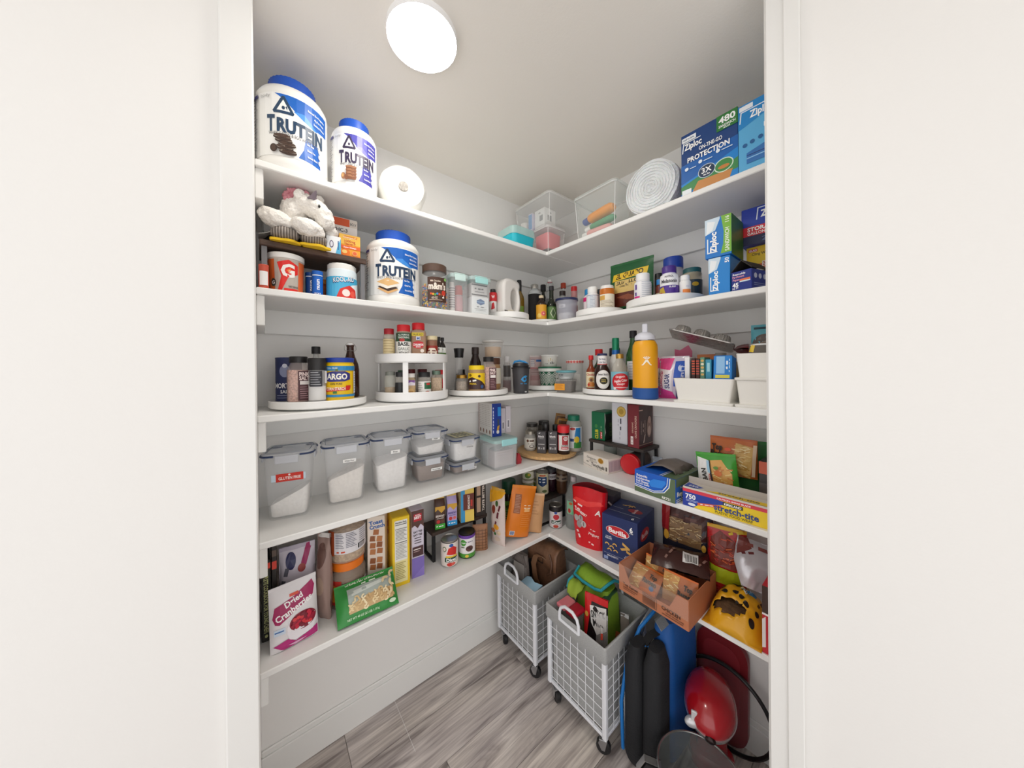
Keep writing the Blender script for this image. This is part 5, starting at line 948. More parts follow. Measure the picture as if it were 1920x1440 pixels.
specs = [('tall clear container with a red gluten free sticker', .112, -1.372, L90-.22, .142, .138, .222, [('r', -.042, .128, .05, .150, '#cfe2f0'), ('r', -.030, .126, .044, .152, '#d3301f'), ('t', 'GLUTEN FREE', .007, .137, .0095, '#fdf3ee', .06, 0, .02), ('e', .006, .147, .003, .003, '#fdf3ee')]),
         ('tall clear container of wheat flour with white name strip', .103, -1.204, L90-.11, .150, .14, .222, [('r', -.012, .150, .03, .162, '#f4f4f2'), ('t', 'Wheat Flour', .009, .156, .005, '#333333', .032)]),
         ('tall clear container of white flour with small name strip', .1, -1.04, L90-.09, .150, .14, .222, [('r', -.008, .152, .026, .165, '#f4f4f2'), ('t', 'Flour', .009, .1585, .006, '#333333', .018)])]
for lb, x, y, rz, w, d, h, it in specs: lockbox(lb, x, y, z4, w, d, h, rz, items=it, group='tall clear food containers')
powder('flour', 'pale flour in the container with the red sticker', .112, -1.372, z4, specs[0][3], .096, .089, .104, .098, .068, '#f2efec', (.5, -.1), .006, 1)
powder('flour', 'coarse wheat flour in the second tall container', .103, -1.204, z4, specs[1][3], .102, .094, .118, .109, .108, '#ece6e0', (.35, -.1), .022, 5)
powder('flour', 'smooth white flour in the third tall container', .1, -1.04, z4, specs[2][3], .102, .094, .119, .11, .122, '#f3f0ee', (.2, .0), .006, 9)
rz = L90-.06
lockbox('low clear container of brown sugar under the sugar container', .1, -.876, z4, .15, .14, .112, rz, .118, .108, [('r', -.006, .046, .044, .058, '#f4f4f2'), ('t', 'Brown Sugar', .019, .052, .005, '#333333', .036)], 'stacked clear food containers')
lockbox('clear container of white sugar on top of the brown sugar container', .1, -.876, z4+.1124, .148, .138, .112, rz, .118, .108, [('r', -.002, .066, .034, .079, '#f4f4f2'), ('t', 'Sugar', .016, .0725, .006, '#333333', .02)], 'stacked clear food containers')
powder('sugar', 'brown sugar filling the low clear container', .1, -.876, z4, rz, .107, .097, .122, .112, .078, '#8a7264', (.05, .05), .006, 3)
powder('sugar', 'white sugar half filling the upper container', .1, -.876, z4+.1124, rz, .107, .097, .119, .109, .05, '#eceae8', (.05, .1), .006, 4)
lockbox('flat clear container of coconut sugar under the powdered sugar', .105, -.71, z4, .146, .14, .056, L90, .118, .11, [('r', .004, .012, .05, .024, '#f4f4f2'), ('t', 'Coconut Sugar', .027, .018, .004, '#333333', .036)], 'stacked clear food containers')
t = lockbox('clear container of powdered sugar with a patterned card on its lid', .105, -.71, z4+.0564, .144, .138, .112, L90, .118, .11, [('t', 'Powdered Sugar', .014, .066, .005, '#333333', .034)], 'stacked clear food containers')
G().box(.1, .09, .0015, 0, 0, .1125, .0004).build('recipe_card', M('#d8d2ac', .6), t)
lab(t, S_top(.1142), [('r', -.04+.02*(i % 4), -.04+.026*(i//4), -.026+.02*(i % 4), -.022+.026*(i//4), ['#4a4a40', '#8a8a6a'][i % 2]) for i in range(12)], 'card_print')
powder('sugar', 'brown coconut sugar in the flat clear container', .105, -.71, z4, L90, .108, .1, .114, .106, .03, '#8f7568', (0, 0), .003, 6)
powder('sugar', 'white powdered sugar filling the container with the card', .105, -.71, z4+.0564, L90, .108, .1, .122, .114, .09, '#f0efee', (0, .05), .004, 7)
# recipe bin with aqua latch
t = thing('document_box', 'clear box of papers with an aqua latch lid', 'storage box', .165, -.53, z4, L90-.05)
bin_shell(G(), .136, .152, .13, .94, .014).build('box', CL('#e2e6e8', .3), t)
G().loft([(.14, .156, .016, .128), (.142, .158, .016, .132), (.14, .156, .016, .142), (.126, .142, .012, .146)], 5).build('lid', M('#bfe0dd', .3, 0, .7), t)
G().box(.088, .008, .03, .012, -.081, .114, .003).build('latch', M('#a5dfe2', .35), t); G().box(.088, .008, .03, .012, .081, .114, .003).build('latch', M('#a5dfe2', .35), t)
PP = 'papers in the aqua latch box'
carton('tea_pack', 'pale mauve pack inside the aqua latch box', 'pack', .185, -.53, z4+.007, .11, .06, .078, L90-.05, '#d6c6c6', front=[('r', -.05, .066, .05, .07, '#c2b0b0'), ('r', -.05, .056, .05, .058, '#c2b0b0')], flap=False, group=PP)
carton('paper_stack', 'stack of white printed papers on edge in the aqua latch box', 'papers', .131, -.535, z4+.007, .1, .05, .1, L90-.05, '#e6e4e2', left=lines(-.02, .02, .02, .09, 9, '#b8b6b8'), flap=False, group=PP)
t = thing('foil_sachet', 'folded silver foil sachet on the papers in the aqua latch box', 'sachet', .185, -.53, z4+.0865, L90-.05, PP)
G().strip([(-.05, 0, .004), (-.03, 0, .006), (-.005, 0, .012), (.02, 0, .018), (.05, 0, .016)], .05, .004, (0, 1, 0)).build('foil', M('#9aa0a0', .3, .5, bump=.5, scale=60), t)
zz = z4+.1465
carton('bar_carton', 'navy and white printed bar carton standing on the aqua latch box', 'carton', .098, -.535, zz, .052, .15, .163, L90-.12, '#dedad6', front=[('r', -.026, 0, .026, .163, '#1b3a94'), ('t', 'Peanut Protein Snack Bars', -.018, .08, .006, '#e6ecf8', .13, -90), ('r', .006, .1, .024, .145, '#2f8fd8'), ('r', .004, .04, .014, .085, '#3a4a5a'), ('e', .006, .022, .008, .009, '#e8e2d6'), ('p', [(.0, .03), (.012, .03), (.016, .055), (.004, .05)], '#c8963a')],
    left=[('r', -.07, .0, -.066, .163, '#9a4a3a')]+[('e', -.05+.034*i, .02, .007, .011, '#8a6a58') for i in range(4)]+[q for i in range(4) for q in lines(-.062+.034*i, -.036+.034*i, .05, .15, 12, '#b4aca6')])
carton('lilac_carton', 'pale lilac carton beside the navy bar carton', 'carton', .098, -.468, zz, .026, .07, .128, L90-.1, '#d9d3dc', front=[('r', -.008, .02, .004, .06, '#f0eef2'), ('r', -.006, .024, .002, .056, '#8a8690')])
carton('lilac_carton', 'taller pale lilac carton at the edge of the aqua latch box', 'carton', .102, -.438, zz, .03, .07, .138, L90-.1, '#dcd6de', front=[('r', -.008, .025, .006, .07, '#f0eef2'), ('r', -.005, .03, .003, .065, '#8a8690')])
t = thing('red_packet', 'small crumpled red packet beside the wooden turntable', 'packet', .205, -.438, z4, L90)
G().prism([(-.012, 0), (.014, 0), (.018, .02), (.004, .05), (-.006, .055), (-.012, .03)], -.012, .006).build('packet', M('#b0303a', .5, bump=.5, scale=60), t)
# wooden corner turntable
t = thing('turntable', 'round pale wooden turntable in the fourth shelf corner', 'turntable', .172, -.196, z4)
G().lathe([(.11, 0), (.11, .007)], 40).build('base', M('#caa878', .6), t)
G().lathe([(.155, .0065), (.164, .009), (.1665, .016), (.166, .022), (.162, .0245), (.02, .0245)], 72).build('disc', M('#d2a873', .5, bump=.15, scale=14, var=.14, stretch=(1.5, 12, 1)), t)
zw = z4+.0247; WO = 'bottles on the wooden turntable'
jar('coconut_oil_jar', 'glass jar of white coconut oil with silver lid', 'jar', .122, -.275, zw, .0325, .108, CL('#e8e6e0', .35), M('#a9a294', .3, .6), pf=[(.9, 0), (1, .04), (1, .66), (.9, .78), (.84, .84)], capz=.83, capr=.86, fill=('#e9e4da', .66), items=[('r', -.05, .014, .05, .07, '#ebe7dd'), ('p', [(-.022, .056), (-.014, .066), (-.006, .056), (-.014, .046)], '#6a4028'), ('r', -.004, .052, .022, .06, '#5a3a2a'), ('t', 'coconut', .002, .04, .005, '#7a7068', .034), ('e', .008, .026, .014, .008, '#5a4a40'), ('e', .008, .027, .01, .005, '#efece6')], group=WO)
jar('spice_glass_jar', 'larger glass jar with dark metal lid behind the coconut oil', 'jar', .068, -.21, zw, .036, .135, CL('#b9b4aa', .45), M('#4a4744', .35, .5), pf=WIDEJAR, capz=.82, capr=.92, fill=('#6a6258', .6), group=WO)
jar('dark_lid_jar', 'jar with black lid at the back of the wooden turntable', 'jar', .1, -.145, zw, .033, .145, M('#4a453e', .35), '#1f1d1c', pf=WIDEJAR, capz=.82, capr=.95, group=WO)
for i, (x, y, rz) in enumerate([(.208, -.268, .62), (.25, -.226, .7)]):
    carton('essence_carton', ['charcoal carton with white lettering beside the coconut oil', 'charcoal carton with white lettering beside the red-capped shaker'][i], 'carton', x, y, zw, .047, .036, .116, rz, '#4b484b', front=[('t', 'black', 0, .092, .010, '#e0dede', .032, 0, .03), ('p', [(-.016, .108), (-.004, .114), (-.008, .104)], '#d0cece'), ('r', -.015, .083, .015, .0845, '#a4a2a4'), ('r', -.01, .078, .012, .0795, '#a4a2a4'), ('r', -.017, .048, .017, .051, '#c8c6c6'), ('r', -.017, .022, -.007, .034, '#b4b2b4'), ('p', [(-.004, .022), (0, .032), (.005, .024)], '#b4b2b4'), ('r', .009, .022, .017, .034, '#b4b2b4')], group=WO)
t = thing('roller_bottle', 'dark bottle with domed black cap behind the charcoal cartons', 'bottle', .165, -.195, zw, 0, WO)
G().lathe([(.022, 0), (.024, .004), (.024, .1), (.02, .104)], 24).build('body', M('#2e2c2c', .3), t); G().lathe([(.021, .104), (.0215, .11), (.0215, .135), (.018, .15), (.01, .156)], 24).build('cap', M('#2a292a', .25), t)
jar('vanilla_bottle', 'black-topped bottle behind the charcoal carton and red-capped shaker', 'bottle', .215, -.165, zw, .022, .14, M('#2a1e1a', .2), '#141314', pf=PILL, capz=.78, capr=.85, group=WO)
for i, (x, y, rz, h) in enumerate([(.152, -.095, .75, .185), (.19, -.116, .9, .165)]):
    pouch('spice_pouch', ['folded kraft pouch standing at the back of the wooden turntable', 'golden pouch with curled top at the back of the wooden turntable'][i], 'pouch', x, y, zw+.004, .056, h, .022, rz, M(['#9a6c34', '#b8842a'][i], .5, bump=.3, scale=50), [('r', -.02, h*.8, .03, h*.92, '#5a3a18')], seed=51+i, crumple=.005, bulge=.6, ry=.15, group=WO, seal='#8a5c24')
jar('seasoned_salt_jar', 'dark seasoning shaker with bright red lid and white swirl label', 'shaker', .292, -.188, zw, .0325, .15, M('#2a1814', .25), '#d8202a', pf=[(.94, 0), (1, .03), (1, .68), (.94, .76)], capz=.76, capr=1.0, ridges=False, items=[('r', -.034, .02, .034, .102, '#ece6e2'), ('r', -.034, .02, -.028, .102, '#b8283a'), ('r', -.008, .052, .024, .098, '#a8242c'), ('e', .01, .085, .015, .014, '#a8242c'), ('e', .011, .084, .011, .0105, '#ece6e2'), ('e', .011, .084, .007, .0065, '#a8242c'), ('e', .012, .084, .004, .004, '#ece6e2'), ('t', "LAWRY'S", .006, .047, .008, '#1f1c1c', .036, 0, .03), ('r', -.012, .028, .026, .041, '#c8222c'), ('t', 'SEASONED', .007, .0345, .006, '#ffffff', .03)], group=WO)
jar('parmesan_jar', 'clear plastic jar with green lid and blue and green label', 'jar', .285, -.095, zw, .043, .195, CL('#d8d2ca', .5), '#12795c', pf=[(.92, 0), (1, .03), (1, .7), (.94, .8), (.7, .86)], capz=.85, capr=.76, fill=('#dccfb8', .68), items=[('r', -.07, .02, .07, .135, '#e4e6ea'), ('p', [(.006, .05), (.04, .05), (.04, .13), (.012, .13), (.004, .09)], '#2a86c8'), ('e', .016, .066, .016, .018, '#e8c83a'), ('r', .0, .02, .05, .052, '#3a8a3e'), ('r', -.02, .056, .0, .072, '#2a4a86'), ('e', -.006, .125, .014, .008, '#b83a34')], group=WO, ridges=False)
jar('milky_lid_jar', 'jar with pale translucent lid behind the parmesan', 'jar', .228, -.046, zw, .026, .17, CL('#cfccc6', .5), M('#d2d0ca', .3, 0, .8), pf=WIDEJAR, capz=.82, capr=.95, fill=('#8a7a66', .6), group=WO)
# ================================================================== fourth shelf, back wall
riser('black metal and wood riser carrying cracker cartons', .578, -.085, z4, .292, .142, .122, 0, M('#38302c', .6, bump=.2, scale=40, var=.2), M('#2b2a2c', .5, .3), .012, .014)
zr4 = z4+.1223; CC = 'cracker cartons on the black riser'
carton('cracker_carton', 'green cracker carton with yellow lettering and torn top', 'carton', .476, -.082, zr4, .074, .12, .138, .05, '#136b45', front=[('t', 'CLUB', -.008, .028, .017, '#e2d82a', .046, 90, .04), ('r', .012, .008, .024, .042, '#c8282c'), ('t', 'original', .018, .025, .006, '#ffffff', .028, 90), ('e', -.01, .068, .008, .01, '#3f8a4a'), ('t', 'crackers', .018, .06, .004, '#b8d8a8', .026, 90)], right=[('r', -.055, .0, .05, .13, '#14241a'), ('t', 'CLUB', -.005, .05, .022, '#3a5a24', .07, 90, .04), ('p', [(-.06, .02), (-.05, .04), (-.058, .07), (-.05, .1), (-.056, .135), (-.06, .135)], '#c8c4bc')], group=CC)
t = thing('paper_strip', 'small torn white paper strip beside the green cracker carton', 'paper', .428, -.06, zr4+.0003, 0)
G().prism([(-.016, .062), (0, .08), (.008, .098), (.0, .104), (-.006, .1), (-.004, .086), (-.012, .07)], -.0006, .0006).prism([(.004, 0), (.006, 0), (.008, .1), (.006, .1)], -.0004, .0004).build('paper', M('#e6ecf4', .6), t)
carton('cracker_carton', 'white cracker carton with gold seal and script', 'carton', .592, -.09, zr4, .082, .08, .192, -.02, '#dfe1e8', front=[('e', .01, .152, .024, .025, '#a8863a'), ('e', .01, .152, .022, .023, '#d8b85c'), ('e', .01, .152, .012, .013, '#b8963e'), ('t', 'Crostini', .006, .094, .012, '#5a5a66', .06, 90), ('t', 'toscana', -.006, .1, .004, '#9a9aa6', .034, 90), ('t', 'CRACKERS', .002, .04, .004, '#9a9aa6', .04, 90)], right=[('r', -.04, 0, .04, .19, '#154a44')], group=CC)
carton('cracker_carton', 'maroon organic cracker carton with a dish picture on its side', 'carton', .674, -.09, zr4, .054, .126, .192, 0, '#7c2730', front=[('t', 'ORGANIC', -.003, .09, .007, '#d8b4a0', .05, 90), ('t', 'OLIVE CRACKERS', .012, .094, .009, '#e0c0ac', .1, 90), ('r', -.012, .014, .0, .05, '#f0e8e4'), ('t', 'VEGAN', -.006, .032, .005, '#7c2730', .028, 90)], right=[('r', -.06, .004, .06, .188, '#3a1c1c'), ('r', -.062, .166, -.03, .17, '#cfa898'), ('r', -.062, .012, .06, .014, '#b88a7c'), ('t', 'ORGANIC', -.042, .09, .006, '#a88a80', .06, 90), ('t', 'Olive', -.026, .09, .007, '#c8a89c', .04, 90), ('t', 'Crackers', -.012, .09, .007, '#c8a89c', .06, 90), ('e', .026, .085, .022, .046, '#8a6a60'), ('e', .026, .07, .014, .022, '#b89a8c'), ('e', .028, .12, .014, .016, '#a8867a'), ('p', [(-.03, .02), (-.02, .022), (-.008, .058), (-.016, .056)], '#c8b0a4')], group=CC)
carton('pasta_carton', 'cream pasta carton with dark script lettering under the cracker cartons', 'carton', .528, -.175, z4, .16, .1, .066, -.16, '#e2d9cf', front=[('t', 'Organic', -.024, .05, .010, '#3a342e', .06, -2, .0), ('t', 'LEMON', -.014, .037, .008, '#b0a89c', .05), ('t', 'Tacchielli', .016, .022, .014, '#2c2824', .084, -3, .02), ('t', 'with', -.05, .03, .006, '#5a524a', .016, -10), ('t', 'PASTA', .028, .009, .005, '#8a8278', .03), ('e', .036, .05, .018, .013, '#e2c890'), ('e', .036, .05, .015, .011, '#a8741e'), ('r', .066, .012, .074, .03, '#5a524a'), ('p', [(-.08, .018), (-.02, .01), (-.02, .009), (-.08, .017)], '#4a443e')], right=[('r', -.045, .008, .03, .058, '#c8b4b8')]+[('r', -.04+.009*i, .012, -.038+.009*i, .054, '#8a7880') for i in range(8)])
t = thing('red_canister', 'round canister lying on its side with a bright red lid', 'canister', .655, -.115, z4, .1)
R = lambda r, y: [(r*cos(2*pi*k/40), y, .0455+r*sin(2*pi*k/40)) for k in range(40)]
G().rings([R(.042, -.03), R(.042, .09)]).build('can', M('#5a4a46', .5), t)
G().rings([R(.034, -.046), R(.041, -.048), R(.0445, -.046), R(.0455, -.042), R(.0455, -.028)]).build('lid', M('#c8101c', .35), t)
t = thing('plastic_wrap_bundle', 'crumpled clear plastic bag behind the foil sheet carton', 'bag', .75, -.085, z4, .3)
fn = pouch_fn(.04, .085, .05, 61, 1, .01, .7); pv = G()
for s in (-1, 1): pv.add([fn(.04*(i/12-.5), .085*j/10, 0, s) for j in range(11) for i in range(13)], [(j*13+i, j*13+i+1, (j+1)*13+i+1, (j+1)*13+i) for j in range(10) for i in range(12)])
pv.build('film', CL('#cfd8e2', .4, .1), t, 60)
jar('oat_jar', 'jar with green label in the shade under the riser', 'jar', .495, -.06, z4, .032, .1, CL('#c9cfc8', .5), '#3a4a44', pf=JAR, fill=('#6a7a6a', .6), group=None)
# foil sheet carton with its lid flap up
t = thing('foil_sheet_carton', 'blue and olive carton of foil sheets with raised dark flap', 'carton', .852, -.208, z4, -.05)
G().box(.158, .21, .084).build('body', M('#1d5fc4', .38), t)
g = G(); n = 10
v = []
for j in range(n+1):
    y = -.06+.15*j/n
    for i, (xx, zz) in enumerate([(-.06, .0), (-.03, .022), (.01, .032), (.05, .02), (.06, .002)]): v.append((xx+.012*noise.noise(Vector((j*.6, i, 1))), y, .085+zz*(.45+.75*sin(pi*(j+1.5)/(n+2)))))
g.add(v, [(j*5+i, j*5+i+1, (j+1)*5+i+1, (j+1)*5+i) for j in range(n) for i in range(4)]); o = g.build('raised_flap', M('#6b625c', .5), t)
md = o.modifiers.new('thick', 'SOLIDIFY'); md.thickness = .0012
lab(t, S_front(.105), [('p', [(-.079, .0), (.079, .0), (.079, .084), (.062, .084), (.058, .05), (.04, .026), (.0, .014), (-.079, .02)], '#5c6f52'), ('p', [(-.079, .02), (0, .014), (.04, .026), (.058, .05), (.062, .084), (.059, .084), (.055, .051), (.038, .028), (0, .0165), (-.079, .0225)], '#f0f2ee'), ('p', [(-.079, .026), (0, .020), (.034, .031), (.05, .053), (.054, .084), (.0515, .084), (.0475, .054), (.032, .033), (0, .0225), (-.079, .0285)], '#f0f2ee'),
    ('p', [(-.01, .034), (.03, .04), (.045, .06), (.044, .07), (.0, .066), (-.024, .05)], '#2f86e4'), ('t', 'Reynolds', -.048, .066, .009, '#ffffff', .044, 0, .02), ('t', 'Foodservice', -.044, .055, .009, '#ffffff', .054, 0, .02), ('t', 'Foil Sheets', -.046, .044, .009, '#ffffff', .05, 0, .02), ('t', 'Premium Quality', -.044, .035, .006, '#ffffff', .054), ('t', 'RK721', .046, .009, .009, '#f4f4f0', .03, 0, .03)])
lab(t, S_right(.079), [('r', -.1, .056, .1, .084, '#5c6f52'), ('t', 'Premium Quality', -.035, .05, .008, '#dfe8f4', .07), ('t', 'Reynolds', -.045, .03, .016, '#ffffff', .1, 0, .03), ('r', -.1, .01, .1, .0125, '#f0f2ee'), ('r', -.1, .004, .1, .0065, '#f0f2ee')], 'side_print')
lab(t, S_top(.0842), [('r', .03, -.1, .079, .1, '#5c6f52'), ('r', .026, -.1, .029, .1, '#f0f2ee'), ('r', .018, -.1, .021, .1, '#f0f2ee'), ('t', 'Reynolds Foil Sheets', .055, .02, .008, '#e6ece0', .12, 90)], 'top_print')
# cling film carton at the shelf edge
t = thing('food_wrap_carton', 'long yellow and blue food wrap carton at the shelf edge', 'carton', 1.07, -.257, z4, .04)
G().box(.258, .072, .06).build('body', M('#f0cf18', .38), t)
G().prism([(-.128, .0), (.128, .0), (.128, .006), (-.128, .006)], -.0365, .02).build('lid', M('#cfc8be', .5), t).location = (0, 0, .0602)
G().box(.256, .001, .022, 0, .02, .066, .0003).build('lid_edge', M('#b8b0a8', .5), t)
lab(t, S_front(.036), [('p', [(-.129, .0), (-.095, .0), (-.07, .022), (-.03, .03), (.02, .045), (-.129, .058)], '#1c3a9e'), ('p', [(-.129, .049), (.129, .049), (.129, .06), (-.129, .06)], '#d8384c'), ('t', '750', -.104, .035, .016, '#ffffff', .032, 0, .03), ('r', -.118, .022, -.08, .0235, '#b8c4ea'), ('r', -.118, .018, -.085, .0195, '#b8c4ea'), ('e', -.1, .009, .012, .005, '#e6eaf4'), ('p', [(-.082, .012), (-.01, .025), (-.012, .033), (-.082, .021)], '#e06048'), ('t', 'SLIDE CUTTER', -.046, .0225, .005, '#f6e6e0', .056, 9),
    ('r', -.008, .036, .045, .047, '#1c1c1c'), ('t', 'KIRKLAND', .0185, .0415, .007, '#ffffff', .046, 0, .03), ('t', 'stretch-tite', .026, .025, .019, '#1d3f86', .118, 0, .025), ('t', 'PLASTIC FOOD WRAP', .02, .009, .008, '#7a7018', .1), ('t', 'CAUTION: SHARP BLADE', .02, .0545, .005, '#ffffff', .09)])
lab(t, S_top(.0664), [('p', [(-.125, -.034), (-.085, -.034), (-.07, -.012), (-.125, .012)], '#2a4aa6'), ('t', '750', -.1, -.018, .012, '#ffffff', .03), ('p', [(-.06, -.034), (.129, -.034), (.129, -.006), (-.03, -.016)], '#ecca1c'), ('t', 'stretch-tite', .03, -.02, .013, '#4a4630', .11, 0, .03)], 'top_print')
# noodle packets
def noodles(u0, u1, v0, v1, n, c, sd=0):
    rr = random.Random(sd); o = []
    for i in range(n):
        x, y = rr.uniform(u0, u1), rr.uniform(v0, v1); a = rr.uniform(-.6, .6); l = .009; w = .0016
        o.append(('p', [(x-l*cos(a)-w*sin(a), y-l*sin(a)+w*cos(a)), (x-l*cos(a)+w*sin(a), y-l*sin(a)-w*cos(a)), (x+l*cos(a)+w*sin(a), y+l*sin(a)-w*cos(a)), (x+l*cos(a)-w*sin(a), y+l*sin(a)+w*cos(a))], c[i % len(c)]))
    return o
NC = ['#e6c884', '#d2a85c', '#c08f44', '#f0dca8']
pouch('ramen_packet', 'orange instant noodle packet with a noodle picture', 'packet', 1.045, -.125, z4+.09, .14, .135, .045, .12, M('#c2672c', .35), [('r', -.07, .0, .03, .045, '#c9854e'), ('p', [(.0, .02), (.05, .0), (.062, .11), (.01, .12)], '#d8b068')]+noodles(.006, .052, .01, .115, 46, NC, 1)+[('t', 'Top', -.046, .1, .02, '#241810', .034, 3, .05), ('t', 'Ramen', -.034, .077, .021, '#241810', .062, 0, .05), ('e', -.012, .096, .01, .006, '#e0562a'), ('t', 'NOODLE SOUP', -.02, .058, .008, '#f2d8b8', .05), ('r', -.066, .046, -.054, .064, '#2f7fb4'), ('p', [(.055, .01), (.064, .01), (.07, .12), (.06, .12)], '#e8cdb0')], seed=71, bulge=.8, crumple=.003, seal='#b85a2a')
pouch('ramen_packet', 'green and white instant noodle packet with a soup bowl picture', 'packet', 1.02, -.176, z4+.0065, .125, .165, .05, .05, M('#3f9a32', .35), [('p', [(-.06, .02), (.0, .0), (-.022, .14), (-.058, .15)], '#ecebea'), ('p', [(.0, .0), (.045, .0), (.05, .1), (.02, .145), (-.016, .14), (-.012, .06)], '#d8a458')]+noodles(-.006, .044, .008, .12, 36, ['#ecd08c', '#d8ae60', '#c87a3c'], 2)+[('e', .01, .1, .012, .01, '#c86a2c'), ('e', .018, .06, .013, .01, '#b8502c'), ('e', .004, .118, .008, .005, '#5f8a34'), ('p', [(-.02, .14), (-.012, .06), (.002, .0), (.006, .0), (-.006, .062), (-.015, .142)], '#2a2624'), ('t', 'ICHIBAN', -.032, .07, .015, '#2c2826', .085, 97, .03), ('t', 'CHICKEN', -.016, .075, .006, '#c84a3a', .04, 97), ('p', [(-.022, .1), (-.014, .1), (-.018, .14), (-.026, .14)], '#9fc8e0')], seed=72, bulge=.8, crumple=.003, seal='#4aa83a', ry=-.1)
pouch('ramen_packet', 'dark green noodle packet standing behind the other packets', 'packet', 1.095, -.08, z4, .1, .215, .04, .3, M('#2a6a34', .35), seed=73, bulge=.8, crumple=.005, seal='#2f7a3a')
carton('seaweed_carton', 'dark carton with coral top and green leaf picture by the wall', 'carton', 1.165, -.13, z4, .07, .08, .17, 0, '#3a3434', front=[('r', -.035, .13, .035, .17, '#c8583a'), ('e', .02, .08, .026, .036, '#1d1a1a'), ('e', .018, .09, .011, .012, '#9ab04a'), ('e', .022, .066, .012, .011, '#b8c46a'), ('r', -.034, .03, -.004, .1, '#56504e')])
# ================================================================== bottom shelf, left wall
t = thing('cookbook', 'black hardback cookbook with pale green spine lettering', 'book', .095, -1.4425, z5, L90)
G().box(.022, .15, .255, 0, 0, 0, .002).build('cover', M('#20201c', .5), t)
G().box(.017, .147, .249, .0, .004, .003, .001).build('pages', M('#d8d2c4', .8), t)
lab(t, S_front(.075), [('t', 'COMPLETE COOKBOOK FOR YOUNG CHEFS', 0, .128, .011, '#c8cc8a', .2, -90, .02), ('e', 0, .018, .004, .005, '#c8cc8a'), ('r', -.011, .228, .011, .246, '#e0402c')])
t = thing('thin_book', 'thin black book with a red mark behind the cranberry bag', 'book', .105, -1.4215, z5, L90)
G().box(.013, .13, .3, 0, 0, 0, .0015).build('cover', M('#26211e', .5), t); lab(t, S_front(.065), [('r', -.006, .22, .006, .245, '#d84030'), ('r', -.006, .26, .006, .28, '#5a4a40')])
pouch('cranberry_bag', 'white and magenta bag of dried cranberries at the shelf front', 'bag', .232, -1.373, z5, .125, .182, .05, L90+.1, M('#e9e6e9', .35), [('p', [(-.05, .082), (-.056, .1), (-.05, .128), (.0, .142), (.05, .168), (.056, .15), (.05, .125), (.0, .1), (-.04, .078)], '#a81c5c'), ('t', 'Dried', -.002, .132, .017, '#ffffff', .048, 18, .03), ('t', 'Cranberries', -.002, .109, .018, '#ffffff', .098, 18, .03), ('r', -.012, .144, .012, .152, '#e0533a'), ('e', .018, .058, .04, .034, '#f3eef2'), ('e', .02, .066, .036, .026, '#8c1230'), ('p', [(-.024, .05), (.056, .05), (.046, .026), (.0, .018), (-.016, .026)], '#eeeaf0'), ('p', [(-.056, .022), (-.02, .03), (.0, .014), (.06, .03), (.06, .004), (-.03, .002)], '#b8267a'), ('p', [(-.04, .02), (-.02, .012), (.03, .012), (.0, .004)], '#e2b4d2'), ('r', -.054, .05, -.026, .068, '#d4e2f2'), ('r', -.052, .058, -.03, .062, '#4a78b8')]+[('e', .02+.03*cos(i*2.4)*sqrt(i/26), .067+.02*sin(i*2.4)*sqrt(i/26), .0055, .005, ['#c8203e', '#a01434', '#d8343c', '#7c1028'][i % 4]) for i in range(26)], rx=-.16, seed=81, bulge=.5, crumple=.002, seal='#e9e6e9')
pouch('date_bag', 'purple and white bag of pitted dates behind the cranberries', 'bag', .135, -1.358, z5, .1, .26, .05, L90-.1, M('#cfc8d4', .35), [('p', [(-.05, .0), (.0, .0), (-.004, .12), (-.05, .13)], '#8e1c66'), ('p', [(.01, .2), (.024, .19), (.044, .26), (.026, .26)], '#a01c5c'), ('t', 'MEDJOOL', -.028, .06, .018, '#eadcec', .1, 88, .03), ('e', -.018, .215, .014, .028, '#2a2c5a'), ('t', 'Dates', -.034, .17, .018, '#5a5a66', .06, 78, .02), ('e', .012, .186, .011, .013, '#9a3a34'), ('e', .02, .106, .013, .016, '#8a3a34'), ('e', -.002, .104, .011, .01, '#6a2228'), ('t', 'NATURAL', .026, .13, .007, '#232a4a', .04, 20, .02), ('r', -.004, .07, .02, .076, '#a8a4b0')], seed=82, bulge=.5, crumple=.004, seal='#b8b0c0')
pouch('nut_bag', 'slim brown and clear nut bag seen edge on beside the jars', 'bag', .175, -1.285, z5, .05, .29, .055, L90-.9, M('#9a8078', .3), [('e', 0, .22, .018, .04, '#6a4c44'), ('e', .0, .12, .016, .03, '#a88e7e')], seed=83, bulge=.6, crumple=.005, seal='#e6e2de')
def bigjar(label, x, y, z, lidc, items, cont, h=.163, r=.061, flip=False):
    t = thing('snack_jar', label, 'jar', x, y, z, face(x, y), 'large stacked snack jars on the bottom shelf')
    bo = G().lathe(prof([(.92, 0), (1, .03), (1, .68), (.95, .76), (.8, .82), (.78, .86)], r, h), 40).build('body', CL('#cdb8a6', .42), t)
    G().lathe(prof([(.85, .02), (.93, .05), (.93, .66)], r, h), 36).build('contents', M(cont, .8, bump=.8, scale=90, var=.4), t)
    cap_g(G(), r*.9, .82*h, h, False).build('lid', M(lidc, .38) if isinstance(lidc, str) else lidc, t)
    lab(bo, S_cyl(r+.0006), items)
bigjar('large snack jar with orange lid and red label, lower of two', .13, -1.205, z5, '#ee7a1c', [('r', -.02, .02, .1, .085, '#e4e4ea'), ('r', -.09, .02, -.02, .105, '#c0352a'), ('e', -.05, .06, .02, .03, '#e88a2a')]+lines(-.01, .03, .03, .08, 8, '#8a8a9a')+lines(.04, .08, .03, .08, 8, '#8a8a9a'), '#4a2a22')
